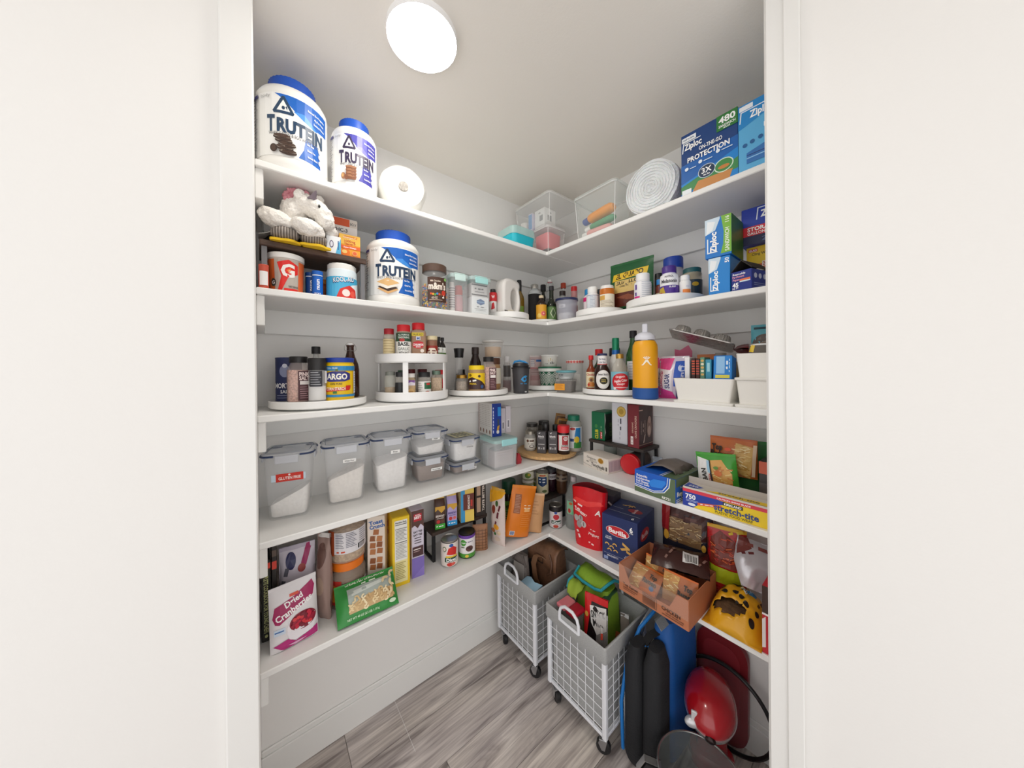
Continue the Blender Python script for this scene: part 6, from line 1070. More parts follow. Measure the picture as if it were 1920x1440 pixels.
bigjar('large snack jar with dense white label standing on the lower jar', .13, -1.205, z5+.1634, CL('#a88a70', .5), [('r', -.044, .036, .09, .112, '#e8e6ea'), ('r', -.075, .03, -.044, .116, '#c65a2c'), ('r', .036, .042, .07, .06, '#2a2a2a'), ('t', 'FOCO', -.02, .044, .009, '#d8502c', .03, 0, .03)]+lines(-.038, -.01, .058, .106, 9, '#6f6f80')+lines(-.004, .03, .058, .106, 9, '#6f6f80')+lines(.04, .07, .068, .106, 6, '#7a7a8a')+[('r', .039+.004*i, .042, .041+.004*i, .06, '#e8e6ea') for i in range(7)], '#d9c3a4')
carton('cereal_bar_carton', 'tall cream cereal carton with cinnamon squares', 'carton', .123, -1.094, z5, .062, .09, .29, L90-.42, '#e4d6c8', front=[('t', 'Toast', 0, .268, .014, '#2f62a8', .05, 8, .04), ('t', 'Crunch', .004, .252, .014, '#2f62a8', .054, 8, .04)]+[('p', [(cx-.011, cy-.009), (cx+.009, cy-.011), (cx+.011, cy+.009), (cx-.008, cy+.011)], ['#a9683c', '#8f5430', '#b87848'][i % 3]) for i, (cx, cy) in enumerate([(0, .23), (-.012, .206), (.012, .204), (-.012, .18), (.012, .182), (-.012, .156), (.013, .158), (-.012, .122), (.012, .124), (-.012, .098), (.012, .1), (-.01, .06), (.013, .062), (0, .03)])]+[('r', -.004, .2+.0*i, -.002, .216, '#e8c8a0') for i in range(1)], left=[('r', -.044, .001, .044, .289, '#7a4632'), ('e', .0, .2, .025, .05, '#c89a7a')])
carton('mac_carton', 'yellow carton with nutrition panel on the bottom shelf', 'carton', .13, -1.019, z5, .066, .12, .27, L90-.12, '#edc81e', front=[('r', -.024, .015, .024, .258, '#ecebe6'), ('r', -.024, .015, .024, .1, '#ece2a8'), ('t', 'Nutrition Facts', 0, .25, .007, '#2c2c2c', .042, 0, .03), ('r', -.022, .24, .022, .2425, '#333333'), ('r', -.022, .17, .022, .1725, '#333333'), ('r', -.022, .224, .022, .226, '#444444')]+lines(-.021, .021, .18, .218, 8, '#8a8a8a')+lines(-.021, .021, .11, .164, 10, '#a8a8a4')+lines(-.021, .016, .03, .092, 10, '#9a8c3c'), left=[('t', 'PASTA', -.02, .21, .02, '#c8402a', .06, 90, .03), ('r', -.03, .1, .03, .104, '#c8a018')])
carton('granola_carton', 'slim carton in brown, white and lavender', 'carton', .125, -.949, z5, .05, .11, .272, L90-.1, '#d6cfe0', front=[('r', -.025, .215, .025, .272, '#5a3a34'), ('p', [(-.025, .205), (-.012, .212), (0, .198), (.012, .214), (.025, .2), (.025, .22), (-.025, .22)], '#5a3a34'), ('r', -.016, .228, .016, .258, '#c01f30'), ('t', 'BEST', 0, .243, .011, '#ffffff', .028, 0, .03), ('t', 'BAKED', 0, .253, .005, '#ffffff', .02), ('t', 'SAY YES', 0, .185, .008, '#2f2a2c', .036, 0, .03), ('t', 'SAY YES', 0, .172, .008, '#2f2a2c', .036, 0, .03), ('r', -.014, .158, .014, .161, '#4a4446'), ('r', -.014, .148, .014, .151, '#4a4446'), ('r', -.014, .138, .014, .141, '#4a4446'), ('r', -.022, .085, .022, .125, '#4a2c30'), ('r', -.018, .112, .012, .116, '#e8dcd8'), ('r', -.018, .104, .006, .107, '#b89a98'), ('r', -.025, .0, .025, .08, '#8a78c4'), ('p', [(-.025, .0), (.025, .04), (.025, .08), (-.025, .08)], '#7c6ab8')])
pouch('cashew_bag', 'green bag of cashews with a clear window leaning at the shelf edge', 'bag', .276, -1.165, z5+.0045, .195, .122, .055, L90-.03, M('#2f8a3c', .35), [('t', 'UNSALTED UNROASTED', .0, .117, .010, '#e6f2e0', .13, 0, .03), ('t', 'CASHEWS', .01, .104, .007, '#e6f2e0', .05), ('p', [(-.062, .026), (.08, .026), (.085, .1), (-.062, .1)], '#a9b4ae'), ('p', [(-.05, .09), (.05, .095), (.06, .085), (-.05, .075)], '#d4dcd6'), ('p', [(-.062, .026), (.08, .026), (.086, .06), (.03, .066), (-.03, .058), (-.062, .044)], '#c8a878')]+[q for i in range(40) for q in [(lambda x, y, a: ('p', [(x+.0085*cos(a+b), y+.0085*sin(a+b)) for b in (0, .6, 1.2, 1.8, 2.4, 3)]+[(x+.0038*cos(a+b), y+.0038*sin(a+b)) for b in (3, 2, 1, 0)], ['#e6cfa0', '#d8ba86', '#eedcb4', '#c9a672'][i % 4]))(-.056+.0185*(i % 8)+.004*(i % 3), .031+.0075*(i//8)+.003*(i % 2), i*1.7)]]+[(lambda x, y, a: ('p', [(x+.014*cos(a+b), y+.014*sin(a+b)) for b in (0, .6, 1.2, 1.8, 2.4, 3)]+[(x+.006*cos(a+b), y+.006*sin(a+b)) for b in (3, 2, 1, 0)], '#e2cda2'))(x, y, a) for x, y, a in ((.062, .085, .5), (.085, .075, 2), (.066, .05, 4), (.09, .1, 1))]+[('t', 'NET WT 40 OZ (2.5 LB) 1.13 kg', -.02, .012, .006, '#cfe6c8', .1), ('e', .075, .016, .012, .006, '#cfe6c8')], rx=-.72, seed=88, bulge=.7, crumple=.004, seal='#3a9a48')
riser('dark wood riser with black metal legs on the bottom shelf', .082, -.728, z5, .29, .115, .132, L90, M('#3b2d26', .6, bump=.2, scale=40, var=.25), M('#232224', .5, .3), .013, .016)
zr5 = z5+.1323
for i, (x, y, c, c2, s) in enumerate([(.105, -.822, '#4a2c1e', '#3fae3a', 'chocolate'), (.112, -.765, '#b8a8d8', '#2b9ad8', 'strawberry')]):
    t = thing('drink_carton', ['brown and green breakfast drink carton with peaked top', 'lilac and blue breakfast drink carton with peaked top'][i], 'carton', x, y, zr5, L90-.3, 'breakfast drink cartons on the riser')
    w = .044
    G().loft([(w, w, .002, 0), (w, w, .002, .1), (w, .004, .001, .128)], 1).build('body', M(c, .4), t)
    G().box(w, .0025, .014, 0, 0, .127, .0006).build('top_seam', M('#e6c25a', .4), t)
    lab(t, S_front(w/2), [('r', -w/2, 0, w/2, .022, c2), ('p', [(-w/2, .1), (-w/2, .078), (-.01, .088), (.006, .07), (w/2, .086), (w/2, .1)], '#d9a83c'), ('t', 'BREAKFAST' if i == 0 else 'BREAKFAST', 0, .058, .009, '#f2e8e0' if i == 0 else '#4a3a8a', .038, 0, .03), ('t', 'essentials', 0, .048, .005, '#f2e8e0' if i == 0 else '#4a3a8a', .03), ('e', -.008, .033, .008, .008, '#c8302c'), ('e', .01, .034, .007, .007, '#e06a6a' if i else '#6a3a28'), ('t', s, 0, .012, .007, '#ffffff', .034, 0, .02)])
    lab(t, S_right(w/2), [('r', -w/2, 0, w/2, .022, c2)], 'side_print')
carton('biscuit_carton', 'yellow, blue and brown breakfast biscuit carton on the riser', 'carton', .088, -.685, zr5, .064, .125, .185, L90-.25, '#e9c55c', front=[('r', -.032, 0, -.012, .18, '#3a9ad0'), ('p', [(-.012, .0), (.032, .0), (.032, .05), (-.012, .045)], '#f0d264'), ('r', -.02, .055, .032, .13, '#6a2f24'), ('t', 'BREAKFAST', .006, .092, .010, '#f0e4d8', .066, 90, .03), ('r', .016, .07, .024, .1, '#c8382c'), ('r', -.012, .135, .032, .18, '#e8ca60')], left=[('r', -.06, 0, .06, .18, '#d9c78a'), ('e', .0, .09, .03, .03, '#8a5a34'), ('e', .0, .12, .02, .02, '#a87648')]+lines(-.05, .05, .02, .05, 4, '#9a8a5a'))
carton('bar_box', 'black and tan box reading taste better on the riser', 'carton', .085, -.61, zr5, .056, .11, .165, L90-.2, '#2e2622', front=[('r', -.02, .02, .0, .15, '#b89a82'), ('r', -.02, .09, .0, .1, '#2e2622'), ('t', 'TASTE BETTER', .014, .085, .011, '#e0d6cc', .125, 90, .03)], left=[('r', -.05, .01, .05, .15, '#3c322c')])
jar('tomato_can', 'can of diced tomatoes with white label on the bottom shelf', 'can', .18, -.812, z5, .036, .11, M('#b9b6b0', .3, .8), None, pf=CANP, items=[('r', -.1, .006, .1, .103, '#e6dcd6'), ('p', [(-.012, .056), (.03, .05), (.034, .078), (.016, .09), (-.004, .082)], '#cf2a24'), ('e', .008, .094, .009, .007, '#2a5aa8'), ('e', -.022, .078, .009, .011, '#4a6a3a'), ('e', -.022, .078, .006, .008, '#f0dcd4'), ('r', -.016, .042, .036, .05, '#e8c63c'), ('r', -.02, .024, .036, .043, '#1f4a34'), ('t', 'Diced', .01, .0335, .014, '#ffffff', .046, 0, .03), ('e', .002, .014, .013, .008, '#c8322a'), ('e', .016, .015, .009, .006, '#d8584a')], group='labelled cans on the bottom shelf')
jar('bean_can', 'can of beans with purple band and green base', 'can', .176, -.722, z5, .037, .11, M('#3a3634', .4, .6), None, pf=CANP, items=[('r', -.1, .006, .1, .103, '#ebe8ea'), ('r', -.1, .09, .1, .103, '#6a3fa0'), ('r', -.1, .006, .1, .024, '#4f9a3a'), ('e', -.016, .072, .013, .014, '#4c9a3c'), ('t', 'simple', -.016, .072, .006, '#ffffff', .02), ('t', 'organic beans', .014, .076, .006, '#6a5a78', .034), ('e', .012, .046, .017, .013, '#5a3630'), ('e', .008, .05, .007, .005, '#3c2220'), ('e', .018, .043, .006, .005, '#3c2220'), ('r', -.026, .05, -.01, .054, '#4a6a3a'), ('e', .0, .014, .008, .006, '#e8c84a')], group='labelled cans on the bottom shelf')
for nm in ('tomato_can', 'bean_can'):
    o = bpy.data.objects[nm]; G().lathe([(.034, .1005), (.034, .1035), (.012, .1038), (.002, .1042)], 28).build('lid', M('#2c2624' if nm == 'bean_can' else '#4a3a36', .35, .7), o)
pouch('woven_bag', 'brown checked paper bag folded below the riser', 'bag', .185, -.655, z5, .07, .12, .045, L90-.5, M('#9a6c4c', .6, bump=.3, scale=60), [('r', -.03, .015+.013*i, .03, .0175+.013*i, '#6a452e') for i in range(7)]+[('r', -.024+.016*i, .01, -.022+.016*i, .1, '#6a452e') for i in range(4)], seed=84, bulge=.4, crumple=.004, seal='#8a5c40')
pouch('trail_mix_bag', 'tall narrow cream and yellow trail mix bag', 'bag', .2, -.56, z5, .085, .27, .05, L90-1.35, M('#d6c6c0', .3), [('p', [(-.05, .19), (.03, .23), (.05, .26), (-.05, .26)], '#e8a824'), ('t', 'TRAIL MIX', .012, .15, .017, '#6a2a34', .11, 75, .03), ('e', -.014, .17, .012, .02, '#8a3a28'), ('e', .004, .2, .008, .014, '#3a5a2c'), ('e', .004, .09, .016, .013, '#e8a02c'), ('e', -.016, .07, .012, .011, '#b06a3c'), ('e', .018, .064, .012, .01, '#d8c0a0'), ('r', -.01, .05, .002, .062, '#3a6a34'), ('e', .01, .034, .016, .01, '#c8b4a4')], seed=85, bulge=.5, crumple=.004, seal='#d8a848')
pouch('orange_pouch', 'orange snack pouch with a brown nutrition panel', 'bag', .222, -.468, z5+.0135, .13, .25, .06, L90-.35, M('#df7c1c', .35), [('r', -.045, .12, -.012, .21, '#9a5a34'), ('r', .01, .13, .04, .15, '#f0b878'), ('t', 'HEALTHY', .026, .16, .008, '#f6dcc0', .04, 0, .02), ('t', 'SNACKS', .026, .148, .008, '#f6dcc0', .04, 0, .02), ('r', -.045, .012, -.02, .034, '#e8e8ea'), ('r', -.043, .014, -.022, .032, '#7a86a4')]+lines(-.042, -.015, .126, .204, 12, '#caa088')+lines(.0, .05, .06, .12, 7, '#f0a860'), seed=86, bulge=.5, crumple=.003, seal='#e88a2c', ry=.2)
pouch('tan_pouch', 'tan paper pouch leaning behind the orange pouch', 'bag', .225, -.372, z5+.0055, .11, .2, .045, L90-.7, M('#c99a6c', .55, bump=.2, scale=60), lines(-.03, .03, .1, .16, 5, '#9a6c44'), seed=87, bulge=.5, crumple=.003, seal='#d8b088', ry=.1)
jar('coffee_jar', 'tall jar with dark green lid and lime label between the bags', 'jar', .1, -.415, z5, .04, .25, M('#2a1c16', .2), '#144a30', pf=[(.92, 0), (1, .02), (1, .66), (.94, .72), (.88, .76)], capz=.74, capr=.95, items=[('r', -.05, .03, .05, .15, '#5a9a2c'), ('e', 0, .12, .016, .01, '#2c5a1c')]+lines(-.02, .02, .05, .1, 5, '#c8dca0'))
# dark riser in the corner with jars
riser('dark riser standing in the bottom shelf corner', .125, -.2, z5, .2, .21, .142, 0, M('#2c2420', .6), M('#1f1e20', .5, .3), .012, .014)
zc = z5+.1423; CJ = 'jars on the corner riser'
def artichoke(label, x, y, z): return jar('artichoke_jar', label, 'jar', x, y, z, .034, .078, CL('#c8c8a8', .4), M('#e6e2da', .4), pf=WIDEJAR, capz=.8, capr=.95, fill=('#8a8f4a', .78), items=[('r', -.036, .01, .04, .05, '#e2e2d0'), ('e', .0, .03, .018, .015, '#6a8a3a'), ('e', .006, .034, .008, .007, '#c8b03a')], group=CJ, ridges=False)
artichoke('artichoke jar with cream label, lower of the stacked pair', .1, -.275, zc); artichoke('artichoke jar with cream label, upper of the stacked pair', .1, -.275, zc+.0783)
artichoke('artichoke jar with cream label standing alone on the corner riser', .055, -.2, zc)
jar('soup_can', 'tall cream can with navy shield label on the corner riser', 'can', .155, -.215, zc, .033, .125, M('#b9b6b0', .3, .8), None, pf=CANP, items=[('r', -.09, .006, .09, .118, '#dcd6b4'), ('p', [(-.026, .1), (.026, .1), (.026, .06), (0, .046), (-.026, .06)], '#23406e'), ('t', 'Great', 0, .088, .011, '#e8ecf0', .04, 0, .03), ('t', 'Value', 0, .072, .010, '#e8ecf0', .036, 0, .03), ('r', -.016, .104, .018, .112, '#c8562a'), ('e', .012, .022, .014, .008, '#5a6a3a')], group=CJ)
for i, (x, y) in enumerate([(.155, -.145), (.215, -.12)]):
    jar('jam_jar', ['dark blackberry jam jar with white band on the corner riser', 'brown jam jar at the back edge of the corner riser'][i], 'jar', x, y, zc, .032, .13, M(['#2c1620', '#4a3020'][i], .25), ['#3a3a40', '#6a5a48'][i], pf=WIDEJAR, capz=.84, capr=.95, items=[('r', -.06, .07, .06, .1, ['#c8c4c8', '#8a7a68'][i]), ('t', 'BLACKBERRY' if i == 0 else 'PLUM', 0, .085, .013, '#2a2226', .07, 0, .03)], group=CJ)
jar('chilli_can', 'brown can in the shade under the corner riser', 'can', .1, -.215, z5, .036, .105, M('#6a3a22', .4, .3), None, pf=CANP, items=[('r', -.03, .03, .03, .08, '#8a5230'), ('r', -.02, .05, .02, .058, '#c89a6a')], group='labelled cans on the bottom shelf')
jar('tomato_can', 'can of diced tomatoes with dark top beside the water bottle', 'can', .262, -.222, z5, .034, .118, M('#9a9690', .3, .8), None, pf=CANP, items=[('r', -.1, .006, .1, .088, '#dcd2d2'), ('r', -.1, .088, .1, .112, '#1f1a1c'), ('e', 0, .084, .008, .006, '#2a4a9a'), ('e', .002, .062, .016, .014, '#b82a34'), ('r', -.024, .026, .03, .044, '#1d3a30'), ('t', "n'Diced", .004, .035, .013, '#e8eeea', .046, 0, .03), ('e', .0, .014, .014, .008, '#b8402c')], group='labelled cans on the bottom shelf')
t = thing('vinegar_jug', 'clear ribbed plastic vinegar bottle with white cap and mint label', 'bottle', .328, -.152, z5, face(.328, -.152))
R = []
for i in range(40):
    k = i/39; zz = .245*k
    if k < .66: r = .044*(1+.03*sin(k*60)) if k < .4 else .0445
    else: r = .0445-(.0445-.015)*((k-.66)/.34)**1.2
    if k < .03: r *= .93
    R.append((r, zz))
G().lathe(R, 32).build('bottle', CL('#b9c0bc', .34, .08), t)
G().lathe([(.041, .004), (.0415, .01), (.0415, .2-.04)], 28).build('contents', M('#a4aaa6', .2, 0, .35), t)
cap_g(G(), .0155, .243, .268).build('cap', M('#d8cfd2', .4), t)
lab(t, S_cyl(.0452), [('r', -.04, .082, .05, .15, '#8fc8a4'), ('p', [(-.012, .084), (.05, .084), (.05, .118), (.0, .12)], '#5fc48a'), ('e', .012, .13, .012, .011, '#23282a'), ('t', 'Great', .012, .13, .005, '#e8e8e8', .016), ('e', -.016, .138, .01, .007, '#c86a34'), ('e', -.024, .1, .008, .012, '#b83a34'), ('t', 'distilled', .018, .108, .006, '#ffffff', .032), ('t', 'white vinegar', .018, .098, .006, '#ffffff', .036)])
# ================================================================== bottom shelf, back wall
# red yogurt snack bag, open at the top
t = thing('yogurt_snack_bag', 'open glossy red bag of yogurt covered cranberries', 'bag', .495, -.237, z5, .28)
w, h, d = .155, .29, .08; nu, nv = 16, 14; g = G()
def rb(u, v, o, s):
    k = v/h; e = min(1, abs(2*u/w)); ww = 1+.12*k
    if k < .75: tt = d/2*(.6+.4*k)
    else: tt = d/2*.9
    n = .004*noise.noise(Vector((u*40, v*30, 2.0)))
    return (u*ww*(.9+.1*min(1, k*3)), s*(tt*max(0, 1-e**3)**.5+n+o), v*(1-.06*e*e*(k > .8)))
for s in (-1, 1):
    g.add([rb(w*(i/nu-.5), h*j/nv, 0, s) for j in range(nv+1) for i in range(nu+1)], [(j*(nu+1)+i, j*(nu+1)+i+1, (j+1)*(nu+1)+i+1, (j+1)*(nu+1)+i) for j in range(nv) for i in range(nu)], 0)
g.build('film', M('#cf1420', .25), t, 60)
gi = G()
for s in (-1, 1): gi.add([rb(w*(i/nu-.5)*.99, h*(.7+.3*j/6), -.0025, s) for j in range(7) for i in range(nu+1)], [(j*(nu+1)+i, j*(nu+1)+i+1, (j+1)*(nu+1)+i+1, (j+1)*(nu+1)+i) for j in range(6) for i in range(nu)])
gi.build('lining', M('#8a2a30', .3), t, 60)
lab(t, ((lambda u, v, o: rb(u, v, o+.001, -1)), (w/10, h/12)), [('p', [(-.072, .21), (-.05, .24), (.0, .225), (.06, .24), (.07, .215), (.0, .2)], '#e83a38'), ('t', 'Gracious', -.04, .205, .014, '#f4dcd8', .05, -22), ('t', 'exotic', -.044, .182, .012, '#f4dcd8', .03, -22), ('t', 'CRANBERRY', -.028, .166, .012, '#f6e8e4', .06, -22, .03), ('t', 'A', .05, .18, .026, '#f8eeea', .024, -14, .03), ('t', 'yogurt', .03, .075, .014, '#f6e0dc', .05, -16), ('t', 'CREAM', .026, .094, .006, '#f6e0dc', .026, -16), ('t', 'DIPS', -.044, .058, .02, '#f4d8d4', .04, -70), ('e', -.03, .136, .012, .016, '#a8a0a0'), ('e', -.052, .134, .012, .016, '#b4acac'), ('e', -.016, .112, .012, .016, '#c4bcbc'), ('e', -.038, .106, .013, .017, '#9c9494'), ('e', -.03, .138, .003, .012, '#6a6264'), ('e', -.016, .113, .003, .012, '#7a7274'), ('t', 'CREAMY', .02, .03, .01, '#f4d8d4', .03, -16)])
# pasta carton
def penne(cx, cy, a, l=.02, wd=.005): 
    ca, sa = cos(a), sin(a); return ('p', [(cx-l*ca-wd*sa, cy-l*sa+wd*ca), (cx-l*ca*.8+wd*sa, cy-l*sa*.8-wd*ca), (cx+l*ca+wd*sa, cy+l*sa-wd*ca), (cx+l*ca*.8-wd*sa, cy+l*sa*.8+wd*ca)], '#e2b25c')
carton('pasta_variety_carton', 'navy pasta carton with red ovals and pasta pictures', 'carton', .652, -.16, z5, .157, .2, .203, .14, '#1f2f63', front=[('e', -.008, .14, .052, .022, '#e8dcd8'), ('e', -.008, .14, .05, .0205, '#c81f2c'), ('t', 'Barilla', -.008, .139, .02, '#ffffff', .08, -3, .03), ('t', '6', .052, .168, .022, '#ffffff', .014, 0, .03), ('t', 'BOXES', .052, .153, .004, '#ffffff', .016), ('t', '2 BOXES', -.048, .108, .005, '#e6e8f0', .026), ('t', 'PENNE', -.048, .1, .007, '#e6e8f0', .03, 0, .02), penne(.03, .09, -.5), penne(.024, .078, .4), penne(.048, .066, -.3)]+[('p', [(x+.011*cos(a), y+.011*sin(a)) for a in (0, .6, 1.2, 1.8, 2.4, 3)]+[(x+.006*cos(a), y+.006*sin(a)) for a in (3, 2.4, 1.8, 1.2, .6, 0)], '#e2b25c') for x, y in ((-.055, .07), (-.034, .062), (-.02, .076), (-.044, .048), (-.016, .05))]+[('t', '2 BOXES', .04, .05, .005, '#e6e8f0', .026), ('t', 'ELBOWS', .04, .042, .007, '#e6e8f0', .034, 0, .02), ('r', -.07, .034, .02, .035, '#aab2cc'), ('t', 'SPAGHETTI', -.03, .026, .007, '#e6e8f0', .05, 0, .02), ('r', -.07, .006, -.05, .02, '#8a9ac4')]+[('p', [(.03+.004*i, .032), (.032+.004*i, .032), (-.004+.007*i, 0), (-.007+.007*i, 0)], '#e0a85a') for i in range(6)],
    right=[('e', -.02, .13, .05, .026, '#b81e2a'), ('t', 'Barilla', -.02, .13, .02, '#e8d0d0', .07, 0, .03)], top=[('e', .03, .0, .032, .02, '#a81c28'), ('t', 'Barilla', .03, .0, .012, '#e8d0d0', .05, 90), ('r', -.07, -.05, .07, -.048, '#c8cede'), ('r', -.07, -.01, -.02, -.008, '#c8cede'), ('t', '6', .05, -.076, .018, '#ffffff', .012), ('r', .02, -.095, .06, -.09, '#1f2f63')]+[penne(-.03+.008*i, .03+.006*(i % 3), .5*i, .01, .003) for i in range(6)])
carton('macaroni_carton', 'dark printed carton behind the red bag', 'carton', .515, -.11, z5, .09, .08, .23, .1, '#3a3440', front=[('t', 'LAMY', .02, .2, .016, '#d8d8d8', .05, -30, .03)])
# open case of instant noodles with clear shrink film
t = thing('ramen_case', 'torn kraft case of instant noodles hanging over the shelf edge', 'case', .872, -.275, z5, -.02)
KR = M('#b5714e', .65, bump=.12, scale=60); w, d, h = .25, .225, .1
G().box(w, d, .003, 0, 0, 0, .0006).build('bottom', KR, t)
def panel(pts, y, x=None, name='side'): 
    g = G(); g.prism(pts, -.0013, .0013); o = g.build(name, KR, t); 
    if x is None: o.location = (0, y, 0)
    else: o.rotation_euler = (0, 0, pi/2); o.location = (x, 0, 0)
    return o
panel([(-w/2, 0), (w/2, 0), (w/2, h), (w/2-.035, h), (w/2-.06, .045), (-w/2+.045, .042), (-w/2+.02, h*.95), (-w/2, h)], -d/2, None, 'front_panel')
panel([(-w/2, 0), (w/2, 0), (w/2, h), (-w/2, h)], d/2, None, 'back_panel')
panel([(-d/2, 0), (d/2, 0), (d/2, h), (-d/2, h)], 0, -w/2, 'side_panel'); panel([(-d/2, 0), (d/2, 0), (d/2, h), (-d/2, h)], 0, w/2, 'side_panel')
lab(t, S_front(d/2+.0015), [('t', 'Top Ramen', -.078, .032, .012, '#5a3222', .06, 0, .03), ('r', -.108, .018, -.05, .022, '#7a4630'), ('r', -.108, .012, -.06, .015, '#7a4630'), ('r', -.03, .006, .022, .044, '#6a4a3a'), ('r', -.028, .008, .02, .042, '#a8694a'), ('t', 'CHICKEN', .07, .03, .013, '#4a2c20', .062, 0, .03), ('t', 'ramen noodle soup', .082, .018, .006, '#6a3e2a', .06), ('r', .04, .008, .11, .011, '#7a4630')]+[('r', -.026+.004*i, .01, -.024+.004*i, .04, '#5a3a2c') for i in range(11)])
g = G(); nu = 14; vv = []
for j in range(4):
    for i in range(nu+1):
        x = -w/2+w*i/nu; y = -d/2-.003+(d+.006)*j/8; vv.append((x*1.01, y, h*.98-.024*sin(pi*i/nu)*(j < 5)+.006*noise.noise(Vector((x*30, y*30, 5)))))
g.add(vv, [(j*(nu+1)+i, j*(nu+1)+i+1, (j+1)*(nu+1)+i+1, (j+1)*(nu+1)+i) for j in range(3) for i in range(nu)]).build('top_film', CL('#e8dcd4', .1, .06), t, 60); g = G()
vf = [(-w/2*1.012+w*1.012*i/nu, -d/2-.004-.002*noise.noise(Vector((i*.7, j, 9))), h*j/6) for j in range(2, 7) for i in range(nu+1)]
g.add(vf, [(j*(nu+1)+i, j*(nu+1)+i+1, (j+1)*(nu+1)+i+1, (j+1)*(nu+1)+i) for j in range(4) for i in range(nu)])
g.build('shrink_film', CL('#e8dcd4', .13, .06), t, 60)
RC = 'noodle packets in the open case'
def ramen(label, x, y, z, rz, rx, ry=0, flip=0, sd=0):
    pouch('ramen_packet', label, 'packet', x, y, z, .115, .1, .03, rz, M('#b86a3a', .3), [('p', [(-.055, .0), (-.01, .0), (.0, .095), (-.055, .095)], '#cf9a5c')]+noodles(-.05, -.008, .01, .09, 22, NC, sd)+[('t', 'Top', .03, .07, .016, '#241810', .028, flip, .05), ('t', 'Ramen', .024, .048, .016, '#241810', .05, flip, .05), ('p', [(-.01, .0), (.055, .0), (.055, .028), (.0, .02)], '#d87430'), ('e', .038, .03, .008, .008, '#3a6a9a')], rx=rx, ry=ry, seed=90+sd, bulge=.9, crumple=.003, group=RC, seal='#d86a24')
ramen('orange noodle packet standing upside down at the front of the case', .84, -.27, z5+.005, 0, -.2, .0, 180, 1)
ramen('orange noodle packet with upright lettering tilted in the case', .93, -.31, z5+.005, .06, -.25, .0, 0, 2)
ramen('orange noodle packet leaning against the torn front of the case', .812, -.362, z5+.01, -.05, -.9, .0, 0, 3)
ramen('orange noodle packet lying at the back of the case', .85, -.22, z5+.005, .0, -.2, .0, 0, 4)
t = thing('chocolate_pouch', 'dark brown foil pouch with white barcode on the noodle case', 'pouch', .9, -.225, z5+.098, .35)
fn = pouch_fn(.19, .12, .05, 95, 1, .006, .9); g = G()
lay = lambda p: (p[0], p[2]-.06-.0*p[0], p[1]*-1+.024+.12*abs(p[0])*0+.2*(p[2]-.06)*1.0)
for s in (-1, 1): g.add([lay(fn(.19*(i/14-.5), .12*j/10, 0, s)) for j in range(11) for i in range(15)], [(j*15+i, j*15+i+1, (j+1)*15+i+1, (j+1)*15+i) for j in range(10) for i in range(14)])
g.build('film', M('#3e2420', .25, bump=.3, scale=40), t, 60)
lab(t, ((lambda u, v, o: lay(fn(u, v, o+.001))), (.02, .015)), [('r', .01, .03, .06, .075, '#e4e2e0'), ('r', .014, .034, .056, .062, '#5a5654')]+[('r', .016+.005*i, .034, .018+.005*i, .062, '#e4e2e0') for i in range(8)]+[('t', 'DARK CHOC', -.03, .06, .014, '#8a6a60', .07, 60), ('t', 'DIPPED', .074, .05, .012, '#8a6a60', .05, 60)])
# bags behind and beside the case
pouch('pasta_bag', 'clear bag of twisted pasta with dark blue base behind the noodle case', 'bag', .865, -.075, z5, .19, .265, .07, .1, M('#2a2c3a', .3), [('r', -.095, .15, .095, .25, '#4a2420'), ('t', 'FUSILLI', .0, .225, .018, '#6a3c34', .1, 0, .03), ('r', -.08, .12, .06, .215, '#8a6a48')]+noodles(-.075, .055, .13, .21, 60, ['#c8a878', '#b08c5c', '#d8c094', '#9a7448'], 8)+[('r', -.095, .15, -.06, .265, '#9a1c22'), ('e', -.07, .14, .012, .02, '#d8a43c'), ('e', .07, .13, .008, .014, '#d8a43c'), ('p', [(-.02, .05), (.02, .1), (.03, .1), (-.004, .05)], '#5a9ac0')], seed=96, bulge=.7, crumple=.006, seal='#5a2a28')
pouch('chip_bag', 'red and lime snack bag with crispy strips picture', 'bag', 1.02, -.115, z5, .12, .255, .07, .25, M('#b81f24', .28, 0, 1, .2, 40), [('p', [(-.06, .12), (.03, .12), (.05, .2), (-.02, .24), (-.06, .2)], '#7a2a1c')]+noodles(-.05, .035, .14, .22, 34, ['#c84a28', '#a83420', '#d86a34'], 9)+[('p', [(-.06, .06), (.05, .05), (.04, .115), (-.06, .12)], '#a8b41c'), ('t', 'TAKIS', .03, .245, .014, '#e8c82a', .05, 20, .04)], seed=97, bulge=.8, crumple=.005, seal='#e0b020')
t = thing('silver_snack_bag', 'white and silver crumpled snack bag folded over the popcorn', 'bag', 1.115, -.2, z5+.115, .5, None, -.45, .25)
fn = pouch_fn(.125, .15, .06, 98, .9, .009, .8); g = G()
for s in (-1, 1): g.add([(lambda p: (p[0]*(.3+.7*min(1, (p[2]+.02)/.09)), p[1], p[2]))(fn(.125*(i/14-.5), .15*j/12, 0, s)) for j in range(13) for i in range(15)], [(j*15+i, j*15+i+1, (j+1)*15+i+1, (j+1)*15+i) for j in range(12) for i in range(14)])
g.build('film', M('#cfcdd2', .3, .35, bump=.5, scale=35), t, 50)
lab(t, ((lambda u, v, o: (lambda p: (p[0]*(.3+.7*min(1, (p[2]+.02)/.09)), p[1], p[2]))(fn(u, v, o+.001))), (.015, .015)), [('p', [(-.06, .09), (-.02, .12), (-.03, .15), (-.06, .15)], '#7a3a34'), ('t', 'PUFFS', .0, .13, .018, '#8a4a44', .07, 0, .04), ('t', 'BEEF', -.03, .104, .012, '#6a2c2c', .04, 20, .03)])
t = thing('popcorn_bag', 'torn yellow bag with black spots lying open on the bottom shelf', 'bag', 1.083, -.215, z5, 0)
nu, nv = 26, 22; V = []; F = []
